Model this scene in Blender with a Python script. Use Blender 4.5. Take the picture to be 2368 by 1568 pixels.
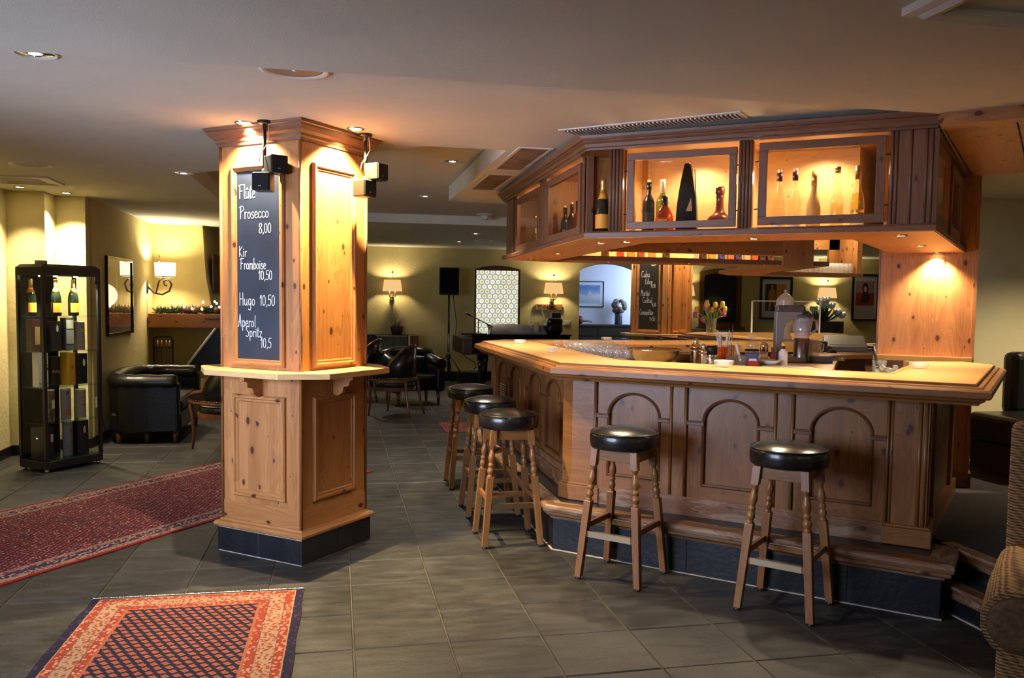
import bpy, math, random
from mathutils import Matrix, Vector

PI = math.pi
sc = bpy.context.scene
for o in list(bpy.data.objects):
    bpy.data.objects.remove(o)
COL = sc.collection
random.seed(7)

# ------------------------------------------------------------------ camera
CAM_O = Vector((0, 0, 1.57))
CAM_R = Vector((0.97881438, -0.20433941, 0.0129547))
CAM_F = Vector((0.20474958, 0.97690277, -0.06114403))
CAM_U = Vector((-0.00016135, 0.06250112, 0.99804488))
cam = bpy.data.cameras.new('camera')
cam.sensor_fit = 'HORIZONTAL'
cam.sensor_width = 36.0
cam.lens = 1932.187 / 2368 * 36
cam.shift_y = 34.7 / 2368
cam.clip_start = 0.05
cam.clip_end = 200
camo = bpy.data.objects.new('camera', cam)
camo.matrix_world = Matrix(((CAM_R.x, CAM_U.x, -CAM_F.x, 0), (CAM_R.y, CAM_U.y, -CAM_F.y, 0), (CAM_R.z, CAM_U.z, -CAM_F.z, 1.57), (0, 0, 0, 1)))
COL.objects.link(camo)
sc.camera = camo

# ------------------------------------------------------------------ world, exposure
w = bpy.data.worlds.new('world')
sc.world = w
w.use_nodes = True
bg = w.node_tree.nodes['Background']
bg.inputs['Color'].default_value = (0.50, 0.66, 1.0, 1)
bg.inputs['Strength'].default_value = 0.25
sc.view_settings.view_transform = 'Standard'
sc.view_settings.look = 'None'
sc.view_settings.gamma = 1.0
sc.view_settings.exposure = 1.5
sc.view_settings.use_curve_mapping = False
sc.cycles.max_bounces = 8
sc.cycles.diffuse_bounces = 4
sc.cycles.glossy_bounces = 3
sc.cycles.transmission_bounces = 6
sc.cycles.transparent_max_bounces = 16
sc.cycles.caustics_reflective = False
sc.cycles.caustics_refractive = False
sc.cycles.sample_clamp_indirect = 4.0
sc.cycles.use_denoising = True

WARM = (1.0, 0.70, 0.36)
WARM2 = (1.0, 0.80, 0.52)
SOFT = (1.0, 0.86, 0.66)


def lamp(name, kind, loc, energy, color, **k):
    L = bpy.data.lights.new(name, kind)
    L.energy = energy
    L.color = color
    for a, b in k.items():
        if a not in ('to', 'parent'):
            setattr(L, a, b)
    o = bpy.data.objects.new(name, L)
    o.location = loc
    if 'to' in k:
        d = Vector(k['to']) - Vector(loc)
        o.rotation_euler = d.to_track_quat('-Z', 'Y').to_euler()
    COL.objects.link(o)
    if k.get('parent'):
        p = k['parent']
        o.parent = p
        o.matrix_parent_inverse = WM[p].inverted()
    return o


WM = {}
# daylight that comes in at the window of the left wall, behind the camera
lamp('window_daylight', 'AREA', (-3.05, 2.3, 1.55), 36, (0.64, 0.74, 1.0), shape='RECTANGLE', size=3.0, size_y=1.3, spread=math.radians(95), to=(-.7, 4.6, .9))
# daylight in the side room behind the arched opening
lamp('side_room_daylight', 'AREA', (7.6, 18.2, 2.0), 24, (0.50, 0.64, 1.0), shape='RECTANGLE', size=1.6, size_y=1.4, to=(5.6, 18.4, 1.3))

# ------------------------------------------------------------------ mesh builder


class MB:
    def __init__(s):
        s.v, s.f, s.uv, s.sm = [], [], [], []

    def add(s, pts):
        i = len(s.v)
        s.v += [tuple(p) for p in pts]
        return i

    def face(s, idx, uv, sm=False):
        s.f.append(tuple(idx))
        s.uv += list(uv)
        s.sm.append(sm)

    def box(s, x0, x1, y0, y1, z0, z1, g=None):
        d = (x1 - x0, y1 - y0, z1 - z0)
        if g is None:
            g = max(range(3), key=lambda i: d[i])
        else:
            g = 'xyz'.index(g)
        P = [(x, y, z) for z in (z0, z1) for y in (y0, y1) for x in (x0, x1)]
        i = s.add(P)
        for q, n in (((0, 2, 3, 1), 2), ((4, 5, 7, 6), 2), ((0, 1, 5, 4), 1), ((2, 6, 7, 3), 1), ((0, 4, 6, 2), 0), ((1, 3, 7, 5), 0)):
            r = [a for a in range(3) if a != n]
            if g in r:
                t = [a for a in r if a != g][0]
                uv = [(P[k][g], P[k][t] + .37 * n) for k in q]
            else:
                uv = [(P[k][r[0]], P[k][r[1]]) for k in q]
            s.face([i + k for k in q], uv)
        return s

    def prism(s, poly, z0, z1, gd=(1, 0)):
        n = len(poly)
        a = sum(poly[k][0] * poly[(k + 1) % n][1] - poly[(k + 1) % n][0] * poly[k][1] for k in range(n))
        if a < 0:
            poly = poly[::-1]
        i = s.add([(x, y, z0) for x, y in poly] + [(x, y, z1) for x, y in poly])
        U = lambda p: (p[0] * gd[0] + p[1] * gd[1], -p[0] * gd[1] + p[1] * gd[0])
        s.face([i + k for k in range(n)][::-1], [U(p) for p in poly][::-1])
        s.face([i + n + k for k in range(n)], [U(p) for p in poly])
        L = 0
        for k in range(n):
            m = (k + 1) % n
            d = math.dist(poly[k], poly[m])
            s.face((i + k, i + m, i + n + m, i + n + k), [(L, z0), (L + d, z0), (L + d, z1), (L, z1)])
            L += d
        return s

    def lathe(s, prof, n=16, c=(0, 0, 0), sm=True, caps=True):
        i = len(s.v)
        for r, z in prof:
            for k in range(n):
                a = 2 * PI * k / n
                s.v.append((c[0] + r * math.cos(a), c[1] + r * math.sin(a), c[2] + z))
        L = 0
        for j in range(len(prof) - 1):
            d = math.dist(prof[j], prof[j + 1])
            R = max(prof[j][0], prof[j + 1][0])
            for k in range(n):
                m = (k + 1) % n
                q = (i + j * n + k, i + j * n + m, i + (j + 1) * n + m, i + (j + 1) * n + k)
                u0, u1 = R * 2 * PI * k / n, R * 2 * PI * (k + 1) / n
                s.face(q, [(L, u0), (L, u1), (L + d, u1), (L + d, u0)], sm)
            L += d
        if caps:
            for j, rev in ((0, True), (len(prof) - 1, False)):
                if prof[j][0] > 1e-5:
                    q = [i + j * n + k for k in range(n)]
                    uv = [(s.v[x][0] - c[0], s.v[x][1] - c[1]) for x in q]
                    s.face(q[::-1] if rev else q, uv[::-1] if rev else uv)
        return s

    def tube(s, pts, r, n=8, sm=True, caps=True, flat=1.0):
        pts = [Vector(p) for p in pts]
        R = r if isinstance(r, (list, tuple)) else [r] * len(pts)
        i = len(s.v)
        up = None
        L = [0]
        for k in range(1, len(pts)):
            L.append(L[-1] + (pts[k] - pts[k - 1]).length)
        for k, p in enumerate(pts):
            t = (pts[min(k + 1, len(pts) - 1)] - pts[max(k - 1, 0)]).normalized()
            if up is None:
                up = Vector((0, 0, 1)) if abs(t.z) < .9 else Vector((1, 0, 0))
            a = t.cross(up)
            if a.length < 1e-6:
                a = t.orthogonal()
            a.normalize()
            b = a.cross(t).normalized()
            up = b
            for m in range(n):
                g = 2 * PI * m / n + PI / n
                s.v.append(tuple(p + (a * math.cos(g) + b * math.sin(g) * flat) * R[k]))
        for k in range(len(pts) - 1):
            for m in range(n):
                q = (m + 1) % n
                s.face((i + k * n + m, i + k * n + q, i + (k + 1) * n + q, i + (k + 1) * n + m),
                       [(L[k], m * .02), (L[k], m * .02 + .02), (L[k + 1], m * .02 + .02), (L[k + 1], m * .02)], sm)
        if caps:
            s.face([i + m for m in range(n)][::-1], [(0, 0)] * n)
            s.face([i + (len(pts) - 1) * n + m for m in range(n)], [(0, 0)] * n)
        return s

    def sweep(s, path, prof, closed=False, sm=False):
        """profile polygon (offset to the right of the path, height) along a plan path, mitred"""
        n, m = len(path), len(prof)
        P = [Vector(p) for p in path]
        nrm = []
        for k in range(n if closed else n - 1):
            d = (P[(k + 1) % n] - P[k]).normalized()
            nrm.append(Vector((d.y, -d.x)))
        i = len(s.v)
        L = [0]
        for k in range(1, n + (1 if closed else 0)):
            L.append(L[-1] + (P[k % n] - P[k - 1]).length)
        for k in range(n):
            if closed:
                a, b = nrm[k - 1], nrm[k]
            else:
                a, b = nrm[max(k - 1, 0)], nrm[min(k, n - 2)]
            o = (a + b) / max(1 + a.dot(b), .15)
            for q in prof:
                e = P[k] + o * q[0]
                s.v.append((e.x, e.y, q[1]))
        V = [0]
        for k in range(m):
            V.append(V[-1] + math.dist(prof[k], prof[(k + 1) % m]))
        ar = sum(prof[k][0] * prof[(k + 1) % m][1] - prof[(k + 1) % m][0] * prof[k][1] for k in range(m))
        for k in range(n if closed else n - 1):
            k2 = (k + 1) % n
            for j in range(m):
                j2 = (j + 1) % m
                q = [i + k * m + j, i + k2 * m + j, i + k2 * m + j2, i + k * m + j2]
                uv = [(L[k], V[j]), (L[k + 1], V[j]), (L[k + 1], V[j + 1]), (L[k], V[j + 1])]
                if ar < 0:
                    q, uv = q[::-1], uv[::-1]
                s.face(q, uv, sm)
        if not closed:
            a = [i + j for j in range(m)]
            b = [i + (n - 1) * m + j for j in range(m)]
            if ar < 0:
                a, b = a[::-1], b[::-1]
            s.face(a[::-1], [(0, 0)] * m)
            s.face(b, [(0, 0)] * m)
        return s

    def ell(s, c, r, nu=12, nv=8, sm=True):
        i = len(s.v)
        for j in range(nv + 1):
            t = PI * j / nv
            for k in range(nu):
                a = 2 * PI * k / nu
                s.v.append((c[0] + r[0] * math.sin(t) * math.cos(a), c[1] + r[1] * math.sin(t) * math.sin(a), c[2] - r[2] * math.cos(t)))
        for j in range(nv):
            for k in range(nu):
                m = (k + 1) % nu
                s.face((i + j * nu + k, i + j * nu + m, i + (j + 1) * nu + m, i + (j + 1) * nu + k),
                       [(k / nu, j / nv), ((k + 1) / nu, j / nv), ((k + 1) / nu, (j + 1) / nv), (k / nu, (j + 1) / nv)], sm)
        return s

    def quad(s, a, b, c, d, uv=None, sm=False):
        i = s.add([a, b, c, d])
        s.face((i, i + 1, i + 2, i + 3), uv or [(0, 0), (1, 0), (1, 1), (0, 1)], sm)
        return s

    def ribbon(s, pts, wd, z=0.0):
        """flat stroke in the local xy plane"""
        P = [Vector(p) for p in pts]
        i = len(s.v)
        for k, p in enumerate(P):
            t = (P[min(k + 1, len(P) - 1)] - P[max(k - 1, 0)])
            t = t.normalized() if t.length > 1e-9 else Vector((1, 0))
            nn = Vector((-t.y, t.x)) * wd / 2
            e = t * wd * .4 * (-1 if k == 0 else 1 if k == len(P) - 1 else 0)
            s.v.append((p.x + nn.x + e.x, p.y + nn.y + e.y, z))
            s.v.append((p.x - nn.x + e.x, p.y - nn.y + e.y, z))
        for k in range(len(P) - 1):
            s.face((i + 2 * k, i + 2 * k + 1, i + 2 * k + 3, i + 2 * k + 2), [(0, 0)] * 4)
        return s

    def xf(s, M, start=0):
        for k in range(start, len(s.v)):
            s.v[k] = tuple(M @ Vector(s.v[k]))
        return s


def mesh(name, mb):
    m = bpy.data.meshes.new(name)
    m.from_pydata(mb.v, [], mb.f)
    u = m.uv_layers.new(name='UVMap')
    flat = [c for p in mb.uv for c in p]
    u.data.foreach_set('uv', flat)
    m.polygons.foreach_set('use_smooth', mb.sm)
    m.validate()
    return m


def obj(name, mb, mat, parent=None, M=None, bevel=0, seg=2, label=None, kind=None):
    me = mb if isinstance(mb, bpy.types.Mesh) else mesh(name, mb)
    if mat is not None and not me.materials:
        me.materials.append(mat)
    o = bpy.data.objects.new(name, me)
    COL.objects.link(o)
    M = M or Matrix()
    o.matrix_basis = M
    WM[o] = M
    if parent:
        o.parent = parent
        o.matrix_parent_inverse = WM[parent].inverted()
    if bevel:
        b = o.modifiers.new('bevel', 'BEVEL')
        b.width = bevel
        b.segments = seg
        b.limit_method = 'ANGLE'
        b.angle_limit = .6
    if label:
        o['label'] = label
    if kind:
        o['kind'] = kind
    return o


def tag(o, label, cat, group=None, kind=None):
    o['label'] = label
    o['category'] = cat
    if group:
        o['group'] = group
    if kind:
        o['kind'] = kind
    return o


def thing(name, label, cat, loc=(0, 0, 0), rz=0, group=None, kind=None):
    o = bpy.data.objects.new(name, None)
    o.empty_display_size = .05
    COL.objects.link(o)
    M = Matrix.Translation(loc) @ Matrix.Rotation(rz, 4, 'Z')
    o.matrix_basis = M
    WM[o] = M
    return tag(o, label, cat, group, kind)


def children(o):
    return [c for c in KIDS_ALL() if c.parent is o]


def KIDS_ALL():
    return COL.objects


def dup(root, loc, rz=0, label=None, group=None, scale=1.0):
    M = Matrix.Translation(loc) @ Matrix.Rotation(rz, 4, 'Z') @ Matrix.Scale(scale, 4)

    def cp(o, par):
        c = o.copy()
        COL.objects.link(c)
        if par:
            c.parent = par
        for ch in o.children:
            cp(ch, c)
        return c
    r = cp(root, None)
    r.matrix_basis = M
    WM[r] = M
    if label:
        r['label'] = label
    if group:
        r['group'] = group
    return r


def move(root, loc, rz=0, scale=1.0):
    M = Matrix.Translation(loc) @ Matrix.Rotation(rz, 4, 'Z') @ Matrix.Scale(scale, 4)
    root.matrix_basis = M
    WM[root] = M


def FR(o, t):
    """frame on a vertical face: local x along t (plan), local y up, local z towards the viewer"""
    t = Vector((t[0], t[1], 0)).normalized()
    n = t.cross(Vector((0, 0, 1)))
    return Matrix(((t.x, 0, n.x, o[0]), (t.y, 0, n.y, o[1]), (0, 1, 0, o[2] if len(o) > 2 else 0), (0, 0, 0, 1)))


def RZ(o, ang):
    return Matrix.Translation((o[0], o[1], o[2] if len(o) > 2 else 0)) @ Matrix.Rotation(ang, 4, 'Z')


def rect(x0, x1, y0, y1):
    return [(x0, y0), (x1, y0), (x1, y1), (x0, y1)]


def star_dup(proto_used, proto, loc, rz=0, label=None, group=None, scale=1.0):
    pass

# ------------------------------------------------------------------ materials


def nodes(name):
    m = bpy.data.materials.new(name)
    m.use_nodes = True
    nt = m.node_tree
    return m, nt, nt.nodes['Principled BSDF'], nt.nodes['Material Output']


def nd(nt, t, **k):
    n = nt.nodes.new(t)
    for a, b in k.items():
        if a in ('op',):
            n.operation = b
        elif a.startswith('i_'):
            key = a[2:]
            key = int(key) if key.isdigit() else key.replace('_', ' ')
            if isinstance(b, bpy.types.NodeSocket):
                nt.links.new(b, n.inputs[key])
            else:
                n.inputs[key].default_value = b
        else:
            setattr(n, a, b)
    return n


def mth(nt, op, a, b=None, c=None, clamp=False):
    n = nt.nodes.new('ShaderNodeMath')
    n.operation = op
    n.use_clamp = clamp
    for i, x in enumerate((a, b, c)):
        if x is None:
            continue
        if isinstance(x, bpy.types.NodeSocket):
            nt.links.new(x, n.inputs[i])
        else:
            n.inputs[i].default_value = x
    return n.outputs[0]


def mixc(nt, f, a, b, bt='MIX'):
    n = nt.nodes.new('ShaderNodeMix')
    n.data_type = 'RGBA'
    n.blend_type = bt
    for s_, x in ((n.inputs[0], f), (n.inputs[6], a), (n.inputs[7], b)):
        if isinstance(x, bpy.types.NodeSocket):
            nt.links.new(x, s_)
        elif isinstance(x, (int, float)):
            s_.default_value = x
        else:
            s_.default_value = tuple(x) + (1,)
    return n.outputs[2]


def ramp(nt, f, stops, interp='LINEAR'):
    n = nt.nodes.new('ShaderNodeValToRGB')
    cr = n.color_ramp
    cr.interpolation = interp
    while len(cr.elements) < len(stops):
        cr.elements.new(.5)
    for e, (p, c) in zip(cr.elements, stops):
        e.position = p
        e.color = tuple(c) + (1,) if len(c) == 3 else c
    nt.links.new(f, n.inputs[0])
    return n.outputs[0]


def bump(nt, bs, h, strength=.3, dist=.01):
    b = nd(nt, 'ShaderNodeBump')
    b.inputs['Strength'].default_value = strength
    b.inputs['Distance'].default_value = dist
    nt.links.new(h, b.inputs['Height'])
    nt.links.new(b.outputs[0], bs.inputs['Normal'])


def P(name, col, rough=.5, metal=0.0, emit=None, es=0.0, var=0.0, vs=20.0, bs=None, bst=.3, coat=0.0, spec=.5):
    m, nt, b, out = nodes(name)
    b.inputs['Base Color'].default_value = tuple(col) + (1,)
    b.inputs['Roughness'].default_value = rough
    b.inputs['Metallic'].default_value = metal
    b.inputs['Specular IOR Level'].default_value = spec
    if coat:
        b.inputs['Coat Weight'].default_value = coat
        b.inputs['Coat Roughness'].default_value = .1
    if emit:
        b.inputs['Emission Color'].default_value = tuple(emit) + (1,)
        b.inputs['Emission Strength'].default_value = es
    if var or bs:
        tc = nd(nt, 'ShaderNodeTexCoord')
    if var:
        n = nd(nt, 'ShaderNodeTexNoise', i_Vector=tc.outputs['Object'], i_Scale=vs, i_Detail=4.0)
        c = ramp(nt, n.outputs[0], [(.3, [x * (1 - var) for x in col]), (.7, [min(x * (1 + var), 1) for x in col])])
        nt.links.new(c, b.inputs['Base Color'])
    if bs:
        n2 = nd(nt, 'ShaderNodeTexNoise', i_Vector=tc.outputs['Object'], i_Scale=bs, i_Detail=4.0)
        bump(nt, b, n2.outputs[0], bst, .01)
    return m


def wood(name, light, dark, knot, rough=.42, knots=1.0, wear=0.0, wearcol=(.4, .34, .28)):
    """planed pine: long grain along U of the UV map, round knots"""
    m, nt, b, out = nodes(name)
    uv = nd(nt, 'ShaderNodeUVMap').outputs[0]
    oi = nd(nt, 'ShaderNodeObjectInfo').outputs['Random']
    off = nd(nt, 'ShaderNodeCombineXYZ', i_X=mth(nt, 'MULTIPLY', oi, 17.3), i_Y=mth(nt, 'MULTIPLY', oi, 9.1)).outputs[0]
    v = nd(nt, 'ShaderNodeVectorMath', operation='ADD', i_0=uv, i_1=off).outputs[0]

    def nz(sx, sy, det=3.0, rgh=.55, dis=0.0):
        mp = nd(nt, 'ShaderNodeMapping', i_Vector=v, i_Scale=(sx, sy, 1))
        return nd(nt, 'ShaderNodeTexNoise', noise_dimensions='2D', i_Vector=mp.outputs[0], i_Scale=1.0, i_Detail=det, i_Roughness=rgh, i_Distortion=dis).outputs[0]
    broad = nz(1.2, 9, 3, .5, .6)
    fine = nz(5, 190, 2)
    band = nz(.25, 7.5, 1)
    lines = mth(nt, 'FRACT', mth(nt, 'MULTIPLY', broad, 7.0))
    lines = mth(nt, 'MULTIPLY', mth(nt, 'SUBTRACT', lines, .5), .34)
    f = mth(nt, 'ADD', mth(nt, 'ADD', mth(nt, 'MULTIPLY', band, .9), lines), mth(nt, 'MULTIPLY', fine, .32))
    c = ramp(nt, f, [(.25, light), (.95, dark)])
    mp = nd(nt, 'ShaderNodeMapping', i_Vector=v, i_Scale=(5.6, 9.0, 1))
    vo = nd(nt, 'ShaderNodeTexVoronoi', voronoi_dimensions='2D', i_Vector=mp.outputs[0], i_Scale=1.0)
    d = vo.outputs['Distance']
    pick = nd(nt, 'ShaderNodeSeparateColor', i_Color=vo.outputs['Color']).outputs[0]
    rad = mth(nt, 'MULTIPLY', mth(nt, 'MAXIMUM', mth(nt, 'SUBTRACT', pick, .35), 0.0), .23 * knots)
    kn = mth(nt, 'SMOOTH_MIN', mth(nt, 'DIVIDE', mth(nt, 'SUBTRACT', rad, d), .035), 1.0, .1, clamp=True)
    halo = mth(nt, 'MULTIPLY', mth(nt, 'DIVIDE', mth(nt, 'SUBTRACT', mth(nt, 'MULTIPLY', rad, 1.9), d), .1, clamp=True), .35)
    c = mixc(nt, halo, c, [x * .62 for x in dark])
    c = mixc(nt, kn, c, knot)
    if wear:
        wn = nz(3, 16, 5, .7, .8)
        wm = mth(nt, 'MULTIPLY', mth(nt, 'DIVIDE', mth(nt, 'SUBTRACT', wn, .50), .10, clamp=True), wear)
        c = mixc(nt, wm, c, wearcol)
    nt.links.new(c, b.inputs['Base Color'])
    b.inputs['Roughness'].default_value = rough
    b.inputs['Specular IOR Level'].default_value = .45
    bump(nt, b, fine, .06, .004)
    return m


def thin_glass(name, tint=(1, 1, 1), refl=1.0, rough=0.0, ior=1.45, base=0.0, white=0.0):
    m = bpy.data.materials.new(name)
    m.use_nodes = True
    nt = m.node_tree
    nt.nodes.clear()
    out = nd(nt, 'ShaderNodeOutputMaterial')
    tr = nd(nt, 'ShaderNodeBsdfTransparent', i_Color=tuple(tint) + (1,))
    gl = nd(nt, 'ShaderNodeBsdfGlossy', i_Color=(1, 1, 1, 1), i_Roughness=rough)
    lw = nd(nt, 'ShaderNodeLayerWeight', i_Blend=.5).outputs['Facing']
    fr = mth(nt, 'ADD', mth(nt, 'MULTIPLY', mth(nt, 'POWER', lw, 5.0), .94), .04)
    fac = mth(nt, 'ADD', mth(nt, 'MULTIPLY', fr, refl), base, clamp=True)
    mx = nd(nt, 'ShaderNodeMixShader', i_0=fac, i_1=tr.outputs[0], i_2=gl.outputs[0])
    if white:
        df = nd(nt, 'ShaderNodeBsdfDiffuse', i_Color=(.9, .9, .9, 1))  # white diffuse mixed in to stand in for glints in the glass
        mx = nd(nt, 'ShaderNodeMixShader', i_0=white, i_1=mx.outputs[0], i_2=df.outputs[0])
    nt.links.new(mx.outputs[0], out.inputs[0])
    return m


MAT = {}
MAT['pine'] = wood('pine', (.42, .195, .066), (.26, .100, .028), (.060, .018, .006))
MAT['pine_soffit_lit'] = wood('pine_soffit_lit', (.60, .30, .12), (.42, .19, .065), (.12, .04, .015), rough=.4, knots=.5)  # pine lightened: bounce from the counter is put into the colour
MAT['pine_top'] = wood('pine_top', (.52, .29, .105), (.40, .20, .062), (.16, .06, .02), rough=.28, knots=.0)
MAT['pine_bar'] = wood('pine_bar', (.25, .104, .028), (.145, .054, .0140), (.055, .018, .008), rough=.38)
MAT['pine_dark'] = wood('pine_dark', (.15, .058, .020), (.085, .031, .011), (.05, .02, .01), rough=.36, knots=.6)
MAT['pine_cab'] = wood('pine_cab', (.225, .108, .060), (.135, .062, .034), (.07, .03, .015), rough=.42, knots=.7)
MAT['pine_worn'] = wood('pine_worn', (.20, .088, .032), (.11, .044, .016), (.05, .018, .008), rough=.5, wear=.55, wearcol=(.30, .22, .15))
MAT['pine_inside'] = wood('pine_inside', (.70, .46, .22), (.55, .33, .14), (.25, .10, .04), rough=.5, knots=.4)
MAT['stool_wood'] = wood('stool_wood', (.26, .115, .036), (.155, .062, .019), (.12, .05, .02), rough=.33, knots=0)
MAT['mahogany'] = wood('mahogany', (.14, .045, .015), (.08, .022, .008), (.05, .015, .006), rough=.25, knots=0)
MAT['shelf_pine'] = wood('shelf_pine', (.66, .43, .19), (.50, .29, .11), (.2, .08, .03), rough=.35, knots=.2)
MAT['black_leather'] = P('black_leather', (.007, .0065, .0065), .3, bs=60, bst=.12, coat=.15, spec=.4)
MAT['seat_leather'] = P('seat_leather', (.008, .007, .007), .27, bs=90, bst=.08, coat=.2, spec=.4)
MAT['black_metal'] = P('black_metal', (.012, .012, .013), .4)
MAT['black_plastic'] = P('black_plastic', (.009, .009, .010), .42, spec=.3)
MAT['black_lacquer'] = P('black_lacquer', (.006, .006, .007), .07, coat=.6)
MAT['steel'] = P('steel', (.72, .70, .67), .16, 1.0)
MAT['chrome'] = P('chrome', (.85, .85, .85), .06, 1.0)
MAT['brass'] = P('brass', (.80, .52, .20), .22, 1.0)
MAT['iron'] = P('iron', (.009, .008, .007), .5, spec=.3)
MAT['brushed_plate'] = P('brushed_plate', (.55, .42, .26), .3, 1.0)
MAT['white_paint'] = P('white_paint', (.72, .70, .66), .5)
MAT['ceiling'] = P('ceiling', (.73, .725, .615), .9, var=.04, vs=2.5, bs=160, bst=.08)
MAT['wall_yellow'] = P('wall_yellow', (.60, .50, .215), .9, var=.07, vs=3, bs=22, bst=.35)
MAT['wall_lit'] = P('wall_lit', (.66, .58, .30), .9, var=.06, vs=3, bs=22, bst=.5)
MAT['wall_olive'] = P('wall_olive', (.46, .41, .20), .9, var=.05, vs=3, bs=22, bst=.3)
MAT['wall_pale'] = P('wall_pale', (.62, .56, .34), .9, var=.04, vs=3, bs=30, bst=.2)
MAT['wall_blue'] = P('wall_blue', (.70, .72, .80), .9)
MAT['grout'] = P('grout', (.070, .055, .040), .9, var=.45, vs=5)
MAT['grout_light'] = P('grout_light', (.42, .37, .30), .9, var=.25, vs=14)
MAT['black_tile'] = P('black_tile', (.008, .0085, .011), .34, var=.3, vs=9, bs=30, bst=.2)
MAT['carpet'] = P('carpet', (.022, .016, .013), .95, var=.5, vs=120, bs=200, bst=.5)
MAT['board'] = P('board', (.014, .020, .036), .42, var=.35, vs=4)
MAT['board_dark'] = P('board_dark', (.014, .014, .014), .5, var=.3, vs=4)
MAT['chalk'] = P('chalk', (.66, .66, .68), .9)
MAT['glass'] = thin_glass('glass', (.97, .98, .97), .2)
MAT['pane'] = thin_glass('pane', (.90, .86, .80), .5, ior=1.4)
MAT['crystal'] = thin_glass('crystal', (.96, .96, .96), 1.3, ior=1.5, base=.05, white=.22)
MAT['tumbler'] = thin_glass('tumbler', (.97, .97, .97), 1.1, ior=1.5, base=.05, white=.06)
MAT['shelf_glass'] = thin_glass('shelf_glass', (.78, .88, .86), .7, base=.05)
MAT['white_china'] = P('white_china', (.80, .80, .80), .25)
MAT['paper'] = P('paper', (.84, .84, .83), .8)
MAT['cream'] = P('cream', (.74, .66, .46), .6)
MAT['orange_label'] = P('orange_label', (.80, .36, .03), .5)
MAT['gold_foil'] = P('gold_foil', (.80, .55, .18), .35, .7)
MAT['orange_plastic'] = P('orange_plastic', (1.0, .20, .015), .35)
MAT['straw'] = P('straw', (.70, .70, .72), .4)
MAT['red'] = P('red', (.45, .03, .03), .4)
MAT['blue_print'] = P('blue_print', (.05, .09, .30), .4)
MAT['grey_plastic'] = P('grey_plastic', (.17, .175, .19), .35)
MAT['dark_grey'] = P('dark_grey', (.05, .055, .06), .35)
MAT['ceramic'] = P('ceramic', (.72, .62, .50), .12, coat=.5)
MAT['green_cloth'] = P('green_cloth', (.07, .085, .065), .8, var=.25, vs=14)
MAT['sofa_leather'] = P('sofa_leather', (.003, .003, .003), .36, bs=50, bst=.15, coat=.08, spec=.3)
MAT['grey_cloth'] = P('grey_cloth', (.34, .31, .29), .9, var=.1, vs=10)
MAT['leaf'] = P('leaf', (.10, .20, .04), .5, var=.4, vs=20)
MAT['fir'] = P('fir', (.028, .055, .018), .7, var=.5, vs=40)
MAT['dry'] = P('dry', (.20, .17, .12), .8, var=.5, vs=30)
MAT['white_flower'] = P('white_flower', (.80, .76, .66), .6)
MAT['tulip_y'] = P('tulip_y', (.85, .62, .08), .45)
MAT['tulip_p'] = P('tulip_p', (.62, .12, .30), .45)
MAT['tulip_d'] = P('tulip_d', (.22, .02, .05), .45)
MAT['stem_green'] = P('stem_green', (.20, .34, .06), .5)
MAT['dark_oak'] = wood('dark_oak', (.035, .025, .02), (.018, .012, .010), (.01, .008, .006), rough=.4, knots=0)
MAT['mantel_oak'] = wood('mantel_oak', (.36, .15, .06), (.22, .085, .03), (.08, .03, .01), rough=.45)
MAT['frame_wood'] = wood('frame_wood', (.16, .08, .02), (.09, .04, .010), (.05, .02, .01), rough=.45, knots=0)
MAT['sign_wood'] = wood('sign_wood', (.35, .17, .05), (.24, .11, .03), (.1, .04, .01), rough=.5, knots=0)


def emis(name, col, st):
    m, nt, b, out = nodes(name)
    b.inputs['Base Color'].default_value = (0.02, 0.02, 0.02, 1)
    b.inputs['Emission Color'].default_value = tuple(col) + (1,)
    b.inputs['Emission Strength'].default_value = st
    return m


MAT['bulb'] = emis('bulb', (1.0, .80, .48), 14)
MAT['bulb_soft'] = emis('bulb_soft', (1.0, .88, .68), .9)
MAT['bulb_dim'] = emis('bulb_dim', (1.0, .86, .62), 1.2)
MAT['shade'] = emis('shade', (1.0, .60, .24), .33)
MAT['shade_hot'] = emis('shade_hot', (1.0, .80, .50), 1.2)
MAT['candle'] = emis('candle', (1.0, .74, .42), 4.0)
MAT['led'] = emis('led', (.2, .35, 1.0), 6.0)


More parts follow.
